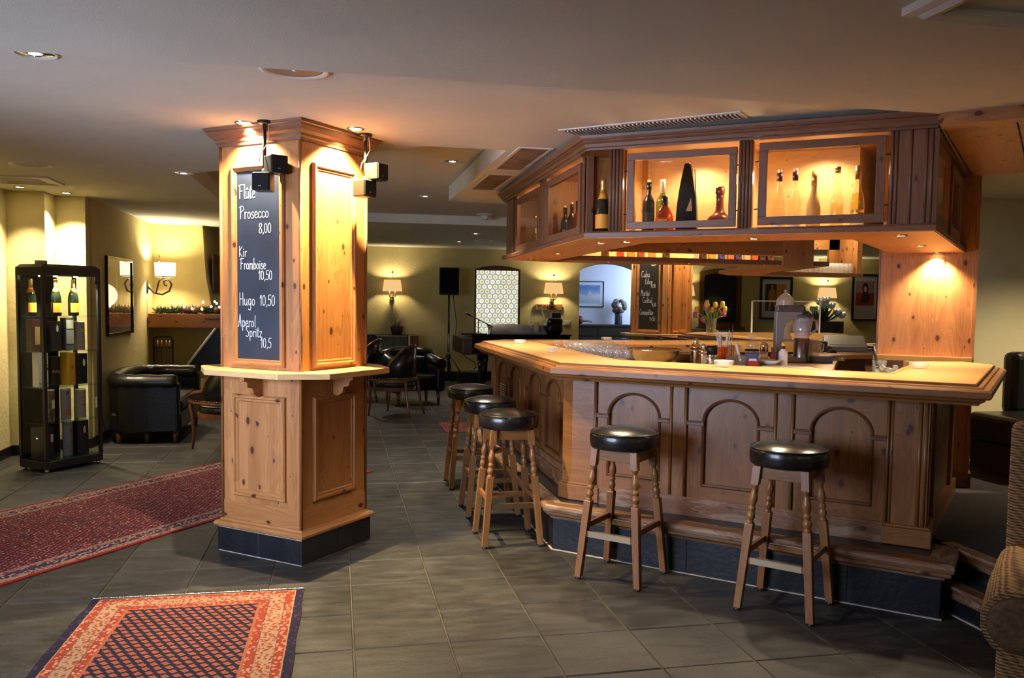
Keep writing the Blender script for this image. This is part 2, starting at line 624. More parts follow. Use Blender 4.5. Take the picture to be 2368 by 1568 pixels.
def slate_mat():
    m, nt, b, out = nodes('slate')
    tc = nd(nt, 'ShaderNodeTexCoord').outputs['Object']
    oi = nd(nt, 'ShaderNodeObjectInfo').outputs['Random']
    off = nd(nt, 'ShaderNodeCombineXYZ', i_X=mth(nt, 'MULTIPLY', oi, 31.0), i_Y=mth(nt, 'MULTIPLY', oi, 11.0)).outputs[0]
    v = nd(nt, 'ShaderNodeVectorMath', operation='ADD', i_0=tc, i_1=off).outputs[0]
    mp = nd(nt, 'ShaderNodeMapping', i_Vector=v, i_Scale=(5, 14, 5))
    n1 = nd(nt, 'ShaderNodeTexNoise', i_Vector=mp.outputs[0], i_Scale=1.0, i_Detail=6.0, i_Roughness=.6).outputs[0]
    n2 = nd(nt, 'ShaderNodeTexNoise', i_Vector=v, i_Scale=3.0, i_Detail=3.0).outputs[0]
    n3 = nd(nt, 'ShaderNodeTexNoise', i_Vector=v, i_Scale=90.0, i_Detail=3.0).outputs[0]
    f = mth(nt, 'ADD', mth(nt, 'MULTIPLY', n1, .6), mth(nt, 'MULTIPLY', n2, .4))
    f = mth(nt, 'ADD', f, mth(nt, 'MULTIPLY', mth(nt, 'SUBTRACT', oi, .5), .10))
    f = mth(nt, 'ADD', f, mth(nt, 'MULTIPLY', mth(nt, 'SUBTRACT', n3, .5), .55))
    c = ramp(nt, f, [(.28, (.0085, .0086, .0092)), (.52, (.022, .0213, .0212)), (.78, (.058, .054, .050))])
    nt.links.new(c, b.inputs['Base Color'])
    r = ramp(nt, n1, [(.3, (.44, .44, .44)), (.7, (.62, .62, .62))])
    nt.links.new(r, b.inputs['Roughness'])
    h = mth(nt, 'ADD', mth(nt, 'MULTIPLY', n1, 1.0), mth(nt, 'MULTIPLY', n3, .12))
    b.inputs['Specular IOR Level'].default_value = .32
    bump(nt, b, h, .38, .010)
    return m


MAT['slate'] = slate_mat()


def wicker_mat():
    m, nt, b, out = nodes('wicker')
    tc = nd(nt, 'ShaderNodeTexCoord').outputs['Object']
    w1 = nd(nt, 'ShaderNodeTexWave', bands_direction='Z', i_Vector=tc, i_Scale=26.0, i_Distortion=1.5, i_Detail=2.0).outputs[1]
    w2 = nd(nt, 'ShaderNodeTexWave', bands_direction='DIAGONAL', i_Vector=tc, i_Scale=16.0, i_Distortion=2.0, i_Detail=2.0).outputs[1]
    n = nd(nt, 'ShaderNodeTexNoise', i_Vector=tc, i_Scale=14.0, i_Detail=4.0).outputs[0]
    f = mth(nt, 'ADD', mth(nt, 'MULTIPLY', w1, .45), mth(nt, 'ADD', mth(nt, 'MULTIPLY', w2, .25), mth(nt, 'MULTIPLY', n, .35)))
    c = ramp(nt, f, [(.2, (.045, .022, .010)), (.5, (.20, .10, .035)), (.8, (.34, .19, .06))])
    nt.links.new(c, b.inputs['Base Color'])
    b.inputs['Roughness'].default_value = .75
    bump(nt, b, f, .8, .01)
    return m


MAT['wicker'] = wicker_mat()


def rug_mat(name, hw, hl, bands, field_bg, motif, motif2, px, py, border_pat=True, speck=None):
    """rug print: bands by the distance from the edge, staggered motifs in the field"""
    m, nt, b, out = nodes(name)
    tc = nd(nt, 'ShaderNodeTexCoord').outputs['Object']
    sp = nd(nt, 'ShaderNodeSeparateXYZ', i_Vector=tc)
    x, y = sp.outputs[0], sp.outputs[1]
    wob = nd(nt, 'ShaderNodeTexNoise', i_Vector=tc, i_Scale=40.0, i_Detail=2.0).outputs[0]
    wob = mth(nt, 'MULTIPLY', mth(nt, 'SUBTRACT', wob, .5), .008)
    dx = mth(nt, 'SUBTRACT', hw, mth(nt, 'ABSOLUTE', x))
    dy = mth(nt, 'SUBTRACT', hl, mth(nt, 'ABSOLUTE', y))
    d = mth(nt, 'ADD', mth(nt, 'MINIMUM', dx, mth(nt, 'ADD', dy, .045 if name == 'rug_near' else 0.0)), wob)
    # field motifs
    u = mth(nt, 'DIVIDE', x, px)
    v = mth(nt, 'DIVIDE', y, py)
    row = mth(nt, 'FLOOR', v)
    u = mth(nt, 'ADD', u, mth(nt, 'MULTIPLY', mth(nt, 'FLOORED_MODULO', row, 2.0), .5))
    fu = mth(nt, 'SUBTRACT', mth(nt, 'FRACT', u), .5)
    fv = mth(nt, 'SUBTRACT', mth(nt, 'FRACT', v), .5)
    fv2 = mth(nt, 'ADD', fv, mth(nt, 'MULTIPLY', fu, .35))
    jag = nd(nt, 'ShaderNodeTexNoise', i_Vector=tc, i_Scale=130.0, i_Detail=1.0).outputs[0]
    r = mth(nt, 'ADD', mth(nt, 'ADD', mth(nt, 'ABSOLUTE', fu), mth(nt, 'ABSOLUTE', fv2)), mth(nt, 'MULTIPLY', mth(nt, 'SUBTRACT', jag, .5), .35))
    c = mixc(nt, mth(nt, 'LESS_THAN', r, .44), field_bg, motif)
    c = mixc(nt, mth(nt, 'LESS_THAN', r, .17), c, motif2)
    if speck:
        vo = nd(nt, 'ShaderNodeTexVoronoi', i_Vector=tc, i_Scale=speck[0])
        pk = nd(nt, 'ShaderNodeSeparateColor', i_Color=vo.outputs['Color']).outputs[0]
        mk = mth(nt, 'MULTIPLY', mth(nt, 'LESS_THAN', vo.outputs['Distance'], .3), mth(nt, 'GREATER_THAN', pk, .62))
        c = mixc(nt, mk, c, speck[1])
        mk = mth(nt, 'MULTIPLY', mth(nt, 'LESS_THAN', vo.outputs['Distance'], .5), mth(nt, 'LESS_THAN', pk, .3))
        c = mixc(nt, mk, c, speck[2])
    # border bands
    vo = nd(nt, 'ShaderNodeTexVoronoi', i_Vector=tc, i_Scale=62.0)
    pk = nd(nt, 'ShaderNodeSeparateColor', i_Color=vo.outputs['Color']).outputs[1]
    for lo, hi, base, alt, frac in bands:
        bc = mixc(nt, mth(nt, 'MULTIPLY', mth(nt, 'GREATER_THAN', pk, 1 - frac), mth(nt, 'LESS_THAN', vo.outputs['Distance'], .52)), base, alt)
        mk = mth(nt, 'MULTIPLY', mth(nt, 'GREATER_THAN', d, lo), mth(nt, 'LESS_THAN', d, hi))
        c = mixc(nt, mk, c, bc)
    fade = nd(nt, 'ShaderNodeTexNoise', i_Vector=tc, i_Scale=2.2, i_Detail=3.0).outputs[0]
    c = mixc(nt, .35, c, ramp(nt, fade, [(.3, (.45, .45, .5)), (.7, (1, 1, 1))]), 'MULTIPLY')
    nt.links.new(c, b.inputs['Base Color'])
    b.inputs['Roughness'].default_value = .95
    b.inputs['Specular IOR Level'].default_value = .15
    pile = nd(nt, 'ShaderNodeTexNoise', i_Vector=tc, i_Scale=300.0, i_Detail=2.0).outputs[0]
    bump(nt, b, pile, .5, .004)
    return m


# ------------------------------------------------------------------ handwriting, as strokes
G = {
    'A': (.62, [[(0, 0), (.12, .1), (.3, .95), (.36, 1), (.5, 0)], [(.12, .42), (.5, .42)]]),
    'C': (.62, [[(.58, .85), (.42, 1), (.18, .85), (.05, .5), (.12, .12), (.35, 0), (.58, .12)]]),
    'F': (.62, [[(.12, 0), (.16, .95)], [(0, .9), (.2, 1), (.62, .98)], [(.14, .52), (.45, .55)]]),
    'H': (.62, [[(.08, 0), (.1, 1)], [(.52, 0), (.5, 1)], [(.08, .48), (.52, .52)]]),
    'K': (.58, [[(.08, 0), (.1, 1)], [(.5, .95), (.1, .45), (.5, 0)]]),
    'L': (.5, [[(.3, 1), (.12, .7), (.06, .1), (.2, 0), (.5, .06)]]),
    'M': (.72, [[(.05, 0), (.12, 1), (.34, .4), (.56, 1), (.64, 0)]]),
    'N': (.62, [[(.06, 0), (.1, 1), (.46, .05), (.5, 1)]]),
    'P': (.58, [[(.12, 0), (.14, .95)], [(0, .88), (.25, 1), (.5, .9), (.5, .68), (.15, .5)]]),
    'S': (.52, [[(.48, .9), (.3, 1), (.08, .82), (.2, .55), (.42, .4), (.4, .12), (.2, 0), (.02, .1)]]),
    'T': (.62, [[(.02, 1), (.6, 1)], [(.31, 1), (.31, 0)]]),
    'E': (.56, [[(.52, 1), (.06, 1), (.06, 0), (.52, 0)], [(.06, .52), (.42, .52)]]),
    'R': (.6, [[(.06, 0), (.06, 1), (.4, .98), (.5, .78), (.4, .55), (.06, .5)], [(.28, .5), (.56, 0)]]),
    'B': (.58, [[(.06, 0), (.06, 1), (.4, .95), (.45, .75), (.3, .55), (.06, .52)], [(.3, .55), (.52, .4), (.48, .08), (.06, 0)]]),
    'O': (.66, [[(.33, 1), (.08, .8), (.04, .4), (.2, .03), (.45, .03), (.6, .4), (.55, .8), (.33, 1)]]),
    'a': (.46, [[(.36, .45), (.2, .52), (.04, .35), (.04, .1), (.18, 0), (.34, .15), (.37, .5), (.37, .08), (.46, 0)]]),
    'b': (.44, [[(.08, 1), (.06, 0)], [(.06, .12), (.22, 0), (.38, .12), (.38, .38), (.24, .5), (.07, .38)]]),
    'c': (.4, [[(.36, .42), (.22, .5), (.05, .35), (.05, .12), (.2, 0), (.38, .1)]]),
    'd': (.46, [[(.36, .4), (.2, .5), (.04, .35), (.04, .1), (.2, 0), (.36, .12)], [(.38, 1), (.38, 0)]]),
    'e': (.42, [[(.06, .26), (.34, .3), (.32, .46), (.18, .52), (.05, .35), (.06, .1), (.2, 0), (.4, .08)]]),
    'g': (.46, [[(.36, .45), (.2, .52), (.05, .35), (.06, .12), (.2, .02), (.36, .2), (.38, .5), (.36, -.25), (.2, -.38), (.04, -.3)]]),
    'i': (.2, [[(.08, .5), (.08, 0)], [(.1, .68), (.1, .73)]]),
    'k': (.42, [[(.07, 1), (.06, 0)], [(.36, .5), (.08, .22), (.38, 0)]]),
    'l': (.2, [[(.1, 1), (.07, .1), (.16, 0)]]),
    'm': (.66, [[(.05, .5), (.05, 0)], [(.05, .35), (.18, .5), (.28, .42), (.28, 0)], [(.28, .35), (.42, .5), (.54, .42), (.55, 0), (.62, 0)]]),
    'n': (.44, [[(.06, .5), (.06, 0)], [(.06, .35), (.2, .5), (.34, .42), (.35, 0)]]),
    'o': (.44, [[(.2, .5), (.05, .36), (.05, .12), (.2, 0), (.36, .14), (.35, .38), (.2, .5)]]),
    'p': (.46, [[(.08, .52), (.06, -.35)], [(.07, .38), (.22, .52), (.38, .4), (.38, .12), (.22, 0), (.07, .12)]]),
    'r': (.34, [[(.07, .5), (.07, 0)], [(.07, .32), (.2, .5), (.32, .46)]]),
    's': (.36, [[(.31, .44), (.18, .5), (.05, .4), (.14, .27), (.3, .18), (.26, .03), (.1, 0), (.02, .06)]]),
    't': (.3, [[(.14, .85), (.1, .1), (.2, 0), (.3, .06)], [(0, .6), (.28, .62)]]),
    'u': (.46, [[(.05, .5), (.06, .1), (.18, 0), (.34, .14), (.37, .5), (.37, .08), (.44, 0)]]),
    'z': (.4, [[(.04, .48), (.34, .5), (.06, .04), (.2, .02), (.38, 0)]]),
    '\u00fb': (.46, [[(.05, .5), (.06, .1), (.18, 0), (.34, .14), (.37, .5), (.37, .08), (.44, 0)], [(.08, .64), (.2, .76), (.32, .64)]]),
    '0': (.5, [[(.24, .98), (.06, .8), (.04, .25), (.2, 0), (.4, .2), (.4, .75), (.24, .98)]]),
    '1': (.34, [[(.02, .7), (.2, 1), (.18, 0)]]),
    '4': (.5, [[(.14, .95), (.04, .4), (.44, .42)], [(.34, .7), (.3, 0)]]),
    '5': (.5, [[(.46, 1), (.14, .98), (.1, .58), (.3, .62), (.44, .4), (.36, .08), (.18, 0), (.02, .1)]]),
    '8': (.5, [[(.24, .55), (.06, .75), (.18, .98), (.36, .95), (.42, .75), (.24, .55), (.05, .3), (.1, .04), (.34, .02), (.44, .25), (.24, .55)]]),
    '.': (.2, [[(.08, .0), (.1, .06)]]),
    ',': (.2, [[(.12, .06), (.06, -.14)]]),
    ' ': (.3, []),
}


def smooth2(pts):
    if len(pts) < 3:
        return pts
    out = []
    for k in range(len(pts) - 1):
        p0 = pts[max(k - 1, 0)]
        p1, p2 = pts[k], pts[k + 1]
        p3 = pts[min(k + 2, len(pts) - 1)]
        for t in (0, .33, .66):
            out.append(tuple(.5 * ((2 * p1[i]) + (-p0[i] + p2[i]) * t + (2 * p0[i] - 5 * p1[i] + 4 * p2[i] - p3[i]) * t * t + (-p0[i] + 3 * p1[i] - 3 * p2[i] + p3[i]) * t ** 3) for i in (0, 1)))
    out.append(pts[-1])
    return out


def write(mb, text, x, y, h, wd, sx=1.0, z=0.0, curve=True):
    for ch in text:
        adv, st = G[ch]
        for s_ in st:
            mb.ribbon([(x + p[0] * h * sx, y + p[1] * h) for p in (smooth2(s_) if curve else s_)], wd, z)
        x += (adv + .06) * h * sx
    return x


def text_w(text, h, sx=1.0):
    return sum((G[c][0] + .06) * h * sx for c in text)

# ================================================================== the setting
def struct(name, mb, mat, parent=None, M=None, bevel=0):
    return obj(name, mb, mat, parent, M, bevel, kind='structure')


# ---- floor: grout bed and single slate tiles
floor = struct('floor', MB().box(-5, 13.2, -3.2, 20.5, -.12, -.005), MAT['grout'])
TX, TY, T0X, T0Y = .435, .4325, .073, 4.178
cells = []


def pix(p):
    v = Vector(p) - CAM_O
    d = v.dot(CAM_F)
    if d < .3:
        return None
    return (1184 + 1932.2 * v.dot(CAM_R) / d, 784 + 34.7 - 1932.2 * v.dot(CAM_U) / d, d)


def in_bar(x, y):
    if x > 1.75 and y > 5.1 and y < 11 and x < 7:
        return True
    return x > 1.5 and (x - 1.55) * .653 + (y - 5.3) * .757 > .25 and y < 8.2


for i in range(-12, 28):
    for j in range(-16, 38):
        cx, cy = T0X + (i + .5) * TX, T0Y + (j + .5) * TY
        if cx < -4.6 or cx > 12.8 or cy < -2.9 or cy > 20.2:
            continue
        q = pix((cx, cy, 0))
        vis = q is not None and -150 < q[0] < 2500 and q[1] < 1750 and not in_bar(cx, cy) and cx < 3.2 and cy < 16.4
        if -2.5 > cx and cy > 9.3 or (cx < -3.1):
            vis = False
        cells.append((0 if vis else 1, q[2] if q else 99, cx, cy))
cells.sort()


def tile_mb(hx, hy, bv=.004):
    m = MB()
    i = m.add([(-hx, -hy, -.012), (hx, -hy, -.012), (hx, hy, -.012), (-hx, hy, -.012), (-hx, -hy, -bv), (hx, -hy, -bv), (hx, hy, -bv), (-hx, hy, -bv),
               (-hx + bv, -hy + bv, 0), (hx - bv, -hy + bv, 0), (hx - bv, hy - bv, 0), (-hx + bv, hy - bv, 0)])
    for a in (0, 4):
        for k in range(4):
            l = (k + 1) % 4
            m.face((i + a + k, i + a + l, i + a + 4 + l, i + a + 4 + k), [(0, 0)] * 4)
    m.face((i + 8, i + 9, i + 10, i + 11), [(0, 0)] * 4)
    return m


tm = mesh('tile', tile_mb(TX / 2 - .003, TY / 2 - .003))
tm.materials.append(MAT['slate'])
rest = MB()
for k, (v, d, cx, cy) in enumerate(cells):
    dz = random.uniform(-.0012, .0012)
    if k < 300 and v == 0:
        obj('tile', tm, None, floor, Matrix.Translation((cx, cy, dz)))
    else:
        st = len(rest.v)
        t = tile_mb(TX / 2 - .003, TY / 2 - .003)
        a = rest.add([(p[0] + cx, p[1] + cy, p[2]) for p in t.v])
        for f in t.f:
            rest.face([a + q for q in f], [(0, 0)] * 4)
obj('tile_field', rest, MAT['slate'], floor, kind='stuff')

# ---- walls
T = .2


def wall(name, path, mat, z0=0, z1=2.9):
    return struct(name, MB().sweep(path, [(0, z0), (T, z0), (T, z1), (0, z1)]), mat)


def wall_opening(name, y, x0, x1, z1, holes, mat, thick=.2):
    """wall facing the camera along x with arched or square holes (x0, x1, z0, spring, rise)"""
    m = MB()
    hs = sorted(holes)
    xs = x0
    for a, b, lo, spr, rise in hs:
        m.box(xs, a, y, y + thick, 0, z1)
        if lo > 0:
            m.box(a, b, y, y + thick, 0, lo)
        n = 12
        pts = [(a, z1), (a, spr)]
        for k in range(1, n):
            t = k / n
            pts.append((a + (b - a) * t, spr + rise * (1 - (2 * t - 1) ** 2)))
        pts += [(b, spr), (b, z1)]
        st = len(m.v)
        m.prism(pts, 0, thick)
        for q in range(st, len(m.v)):
            p = m.v[q]
            m.v[q] = (p[0], y + p[2], p[1])
        xs = b
    m.box(xs, x1, y, y + thick, 0, z1)
    return struct(name, m, mat)


# left wall: long part behind the camera with a window, lit niche wall, wall with the picture
m = MB()
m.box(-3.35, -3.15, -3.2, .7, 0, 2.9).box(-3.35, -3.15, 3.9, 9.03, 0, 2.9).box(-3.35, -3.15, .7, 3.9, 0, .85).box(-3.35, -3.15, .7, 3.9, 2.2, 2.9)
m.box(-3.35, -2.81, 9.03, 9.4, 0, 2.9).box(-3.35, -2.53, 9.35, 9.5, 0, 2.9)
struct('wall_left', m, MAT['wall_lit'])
struct('wall_left', MB().box(-2.75, -2.515, 9.5, 12.6, 0, 2.9), MAT['wall_yellow'])
wl = struct('window_1', MB().box(-3.28, -3.22, .7, 3.9, .85, .91).box(-3.28, -3.22, .7, 3.9, 2.14, 2.2).box(-3.28, -3.22, .7, .76, .85, 2.2).box(-3.28, -3.22, 3.84, 3.9, .85, 2.2).box(-3.28, -3.22, 2.27, 2.33, .85, 2.2), MAT['white_paint'])
struct('wall_front', MB().box(-3.35, 8.2, -3.2, -3.0, 0, 2.9), MAT['wall_pale'])
wall('wall_right', [(8.0, -3.0), (8.0, 6.5), (5.05, 6.5), (5.05, 6.7), (8.5, 11.8), (13.0, 11.8), (13.0, 20.2)], MAT['wall_pale'])
wall_opening('wall_back', 16.5, -5.0, 13.2, 2.9, [(2.68, 3.61, .73, 2.235, .075), (4.85, 6.10, 0, 2.255, .14)], MAT['wall_yellow'])
struct('wall_left', MB().box(-5.0, -4.8, 12.4, 20.4, 0, 2.9), MAT['wall_yellow'])
# side room
struct('wall_side_room', MB().box(3.8, 9, 19.2, 19.4, 0, 2.9), MAT['wall_blue'])
struct('wall_side_room', MB().box(3.8, 4.0, 16.7, 19.2, 0, 2.9), MAT['wall_blue'])
struct('wall_side_room', MB().box(8.8, 9.0, 16.7, 19.2, 0, 2.9), MAT['wall_blue'])

# chimney breast, wider towards the mantel
m = MB()
i = m.add([(-2.55, 12.5, 0), (-1.66, 12.5, 0), (-1.66, 14.3, 0), (-2.55, 14.3, 0), (-2.55, 12.5, 1.3), (-1.72, 12.5, 1.3), (-1.72, 14.3, 1.3), (-2.55, 14.3, 1.3),
           (-2.55, 12.5, 1.9), (-1.82, 12.5, 1.9), (-1.80, 14.3, 1.9), (-2.55, 14.3, 1.9), (-2.55, 12.5, 2.8), (-1.87, 12.5, 2.8), (-1.85, 14.3, 2.8), (-2.55, 14.3, 2.8)])
for a in (0, 4, 8):
    for k in range(4):
        l = (k + 1) % 4
        m.face((i + a + k, i + a + l, i + a + 4 + l, i + a + 4 + k), [(0, 0)] * 4)
struct('wall_chimney', m, MAT['wall_yellow'])
struct('wall_left', MB().box(-4.9, -2.5, 12.6, 12.8, 0, 2.9), MAT['wall_yellow'])

# baseboards of black tile
m = MB()
m.box(-3.15, -3.137, 1.8, 9.02, 0, .10).box(-3.15, -2.81, 9.017, 9.03, 0, .10).box(-2.81, -2.797, 9.017, 9.34, 0, .10).box(-2.81, -2.517, 9.337, 9.35, 0, .10)
m.box(-2.515, -2.502, 9.34, 12.5, 0, .10)
struct('baseboard_left', m, MAT['black_tile'])
bbk = struct('baseboard_back', MB().box(-1.6, 4.84, 16.486, 16.5, 0, .19), MAT['black_tile'])
bbt = mesh('tile', MB().box(-.2145, .2145, -.012, 0, .003, .186))
bbt.materials.append(MAT['black_tile'])
for k in range(15):
    obj('tile', bbt, None, bbk, Matrix.Translation((-1.38 + k * .433, 16.486, 0)))

# ---- ceilings
NEAR_Z, MAIN_Z, HI_Z, BACK_Z = 2.5, 2.6, 2.75, 2.63
m = MB().prism([(-3.4, -3.2), (8.2, -3.2), (8.2, -2.0), (2.83, 3.56), (-3.4, 3.56)], NEAR_Z, NEAR_Z + .3)
struct('ceiling', m, MAT['ceiling'])
m = MB()
m.prism([(-3.4, 3.56), (9, 3.56), (9, 5.62), (-3.4, 5.62)], MAIN_Z, MAIN_Z + .3)
m.prism([(1.12, 5.62), (9, 5.62), (9, 8.6), (1.12, 8.6)], MAIN_Z, MAIN_Z + .3)
m.prism([(-3.4, 5.62), (.575, 5.62), (-1.2, 7.395), (-1.2, 11.45), (-1.2, 12.7), (-3.4, 12.7)], MAIN_Z, MAIN_Z + .3)
struct('ceiling', m, MAT['ceiling'])
struct('ceiling', MB().box(-1.3, 13.2, 5.5, 11.46, HI_Z, HI_Z + .2), MAT['ceiling'])
struct('ceiling', MB().box(-5, 13.2, 11.45, 20.5, BACK_Z, BACK_Z + .3), MAT['ceiling'])

# wooden soffit over the steps: trim board and single planks, 45 degrees to the room
D45 = Matrix.Translation((2.83, 3.56, 0)) @ Matrix.Rotation(-PI / 4, 4, 'Z')    # local x runs along the trim, local y away from it
so = struct('trim_1', MB().box(0, 3.4, -.02, .075, 2.44, 2.56, g='x'), MAT['pine'], M=D45)
for k, (a, b) in enumerate([(-.02, .30), (.305, .95), (.955, 1.6), (1.605, 2.3), (2.305, 3.0)]):
    obj('plank', MB().box(a, b, .075, 2.1, 2.485, 2.51, g='y'), MAT['pine'], so, D45, bevel=.004)
struct('ceiling', MB().box(2.9, 8.2, 3.0, 6.7, 2.56, 2.7), MAT['ceiling'])

# dark window with wooden arch frame in the far wall, sill below
wx0, wx1 = 7.47, 8.42


def arch_path(x0, x1, z0, spr, rise, n=12):
    return [(x0, z0), (x1, z0)] + [(x1 + (x0 - x1) * k / n, spr + rise * (1 - (2 * k / n - 1) ** 2)) for k in range(n + 1)]


MW = FR((0, 16.5, 0), (1, 0))
w3 = struct('window_3', MB().sweep(arch_path(wx0, wx1, 1.12, 2.27, .08), [(0, .0), (0, .05), (-.10, .05), (-.10, 0)], closed=True), MAT['frame_wood'], M=MW)
obj('pane', MB().prism(arch_path(wx0 + .08, wx1 - .08, 1.2, 2.2, .08), .005, .012), P('night_glass', (.02, .02, .02), .12), w3, MW)
obj('sill', MB().box(wx0 - .05, wx1 + .08, 1.06, 1.12, 0, .10, g='x'), MAT['frame_wood'], w3, MW)

# bullseye window: wooden arch frame, lead and single roundels
MW2 = FR((0, 16.55, 0), (1, 0))
w2 = struct('window_2', MB().sweep(arch_path(2.67, 3.62, .72, 2.25, .075), [(0, -.1), (0, .04), (-.045, .04), (-.045, -.1)], closed=True), MAT['frame_wood'], M=MW2)
obj('head_board', MB().prism([(2.70, 2.21), (3.58, 2.21)] + [(3.58 + (2.70 - 3.58) * k / 12, 2.22 + .085 * (1 - (2 * k / 12 - 1) ** 2)) for k in range(13)], -.01, .02), MAT['frame_wood'], w2, MW2)


def bull_mat(yel):
    m, nt, b, out = nodes('bullseye_glass')
    tc = nd(nt, 'ShaderNodeTexCoord').outputs['Object']
    sp = nd(nt, 'ShaderNodeSeparateXYZ', i_Vector=tc)
    r = mth(nt, 'SQRT', mth(nt, 'ADD', mth(nt, 'POWER', sp.outputs[0], 2.0), mth(nt, 'POWER', sp.outputs[1], 2.0)))
    oi = nd(nt, 'ShaderNodeObjectInfo').outputs['Random']
    c1 = ramp(nt, mth(nt, 'DIVIDE', r, .052), [(.0, (.36, .26, .02)), (.30, (.50, .40, .06)), (.5, (.80, .76, .36)), (.78, (.9, .92, .78)), (.9, (.66, .68, .62)), (1.0, (.4, .42, .40))])
    c2 = ramp(nt, mth(nt, 'DIVIDE', r, .052), [(.0, (.50, .40, .06)), (.25, (.75, .68, .28)), (.45, (1, 1, .9)), (.8, (1, 1, .96)), (1.0, (.7, .72, .7))])
    c = mixc(nt, oi, c1, c2)
    b.inputs['Base Color'].default_value = (.2, .2, .15, 1)
    b.inputs['Roughness'].default_value = .15
    nt.links.new(c, b.inputs['Emission Color'])
    b.inputs['Emission Strength'].default_value = .34
    return m


bm_ = mesh('pane', MB().lathe([(.0, .012), (.008, .012), (.014, .006), (.03, .003), (.046, .004), (.05, .0)], 18, caps=False))
bm_.materials.append(bull_mat(1))
pitch = .111
lead = MB()
row = 0
zc = 2.175
while zc > .78:
    x = 2.715 + (.055 if row % 2 else 0) + .005
    while x < 3.57:
        if 2.735 < x < 3.56 or True:
            xx = min(max(x, 2.74), 3.545)
            if abs(xx - x) < .03:
                obj('pane', bm_, None, w2, MW2 @ Matrix.Translation((x, zc, 0)))
            lead.lathe([(.0495, -.002), (.0495, .006), (.0545, .006), (.0545, -.002)], 18, (x, zc, 0), caps=False)
        x += pitch
    zc -= pitch * .866
    row += 1
obj('lead_came', lead, MAT['dark_grey'], w2, MW2)
obj('backing_glass', MB().box(2.69, 3.60, .74, 2.22, -.012, -.006), emis('daylight_glass', (.9, .93, .85), .25), w2, MW2)

# arched opening to the side room keeps a plain reveal; threshold strip
struct('trim_2', MB().box(4.85, 6.10, 16.48, 16.72, 0, .012), MAT['frame_wood'])

# raised platform on the right with two wooden-edged steps
plat = struct('floor_platform', MB().box(3.25, 8.0, .8, 6.5, 0, .297), MAT['carpet'])
struct('floor_step', MB().box(3.10, 3.25, .8, 3.92, 0, .155), MAT['carpet'])
nose = [(-.02, -.06), (.025, -.06), (.03, -.045), (.022, -.03), (.035, -.012), (.03, 0), (-.05, 0)]
for nm, x, z, y1 in (('trim_3', 3.245, .30, 3.90), ('trim_4', 3.10, .158, 3.80)):
    m = MB().sweep([(x, y1), (x, .8)], [(o, z + q * 1.15) for o, q in nose])
    struct(nm, m, MAT['pine_worn'])
kt = mesh('tile', MB().box(-.008, 0, -.21, .21, 0, .088))
kt.materials.append(MAT['black_tile'])
for k in range(6):
    obj('tile', kt, None, floor, Matrix.Translation((3.10, 3.58 - k * .43, 0)))
struct('trim_5', MB().box(3.080, 3.092, .8, 3.8, 0, .005), MAT['grout_light'])

# square ceiling frame near the camera
m = MB().sweep(rect(1.72, 2.75, 1.33, 2.36), [(0, 2.5), (0, 2.475), (-.03, 2.468), (-.045, 2.455), (-.075, 2.462), (-.085, 2.5)], closed=True)
cf = struct('ceiling_frame', m, MAT['white_paint'])
cf.name = 'trim_6'
obj('panel', MB().box(1.80, 2.67, 1.41, 2.28, 2.488, 2.502), MAT['ceiling'], cf)

# access hatch in the ceiling over the cabinet on the left
m = MB().sweep(rect(-2.98, -2.44, 7.92, 8.40), [(0, 2.6), (0, 2.585), (-.03, 2.58), (-.035, 2.59), (-.10, 2.588), (-.105, 2.578), (-.12, 2.6)], closed=True)
struct('trim_7', m, MAT['white_paint'])

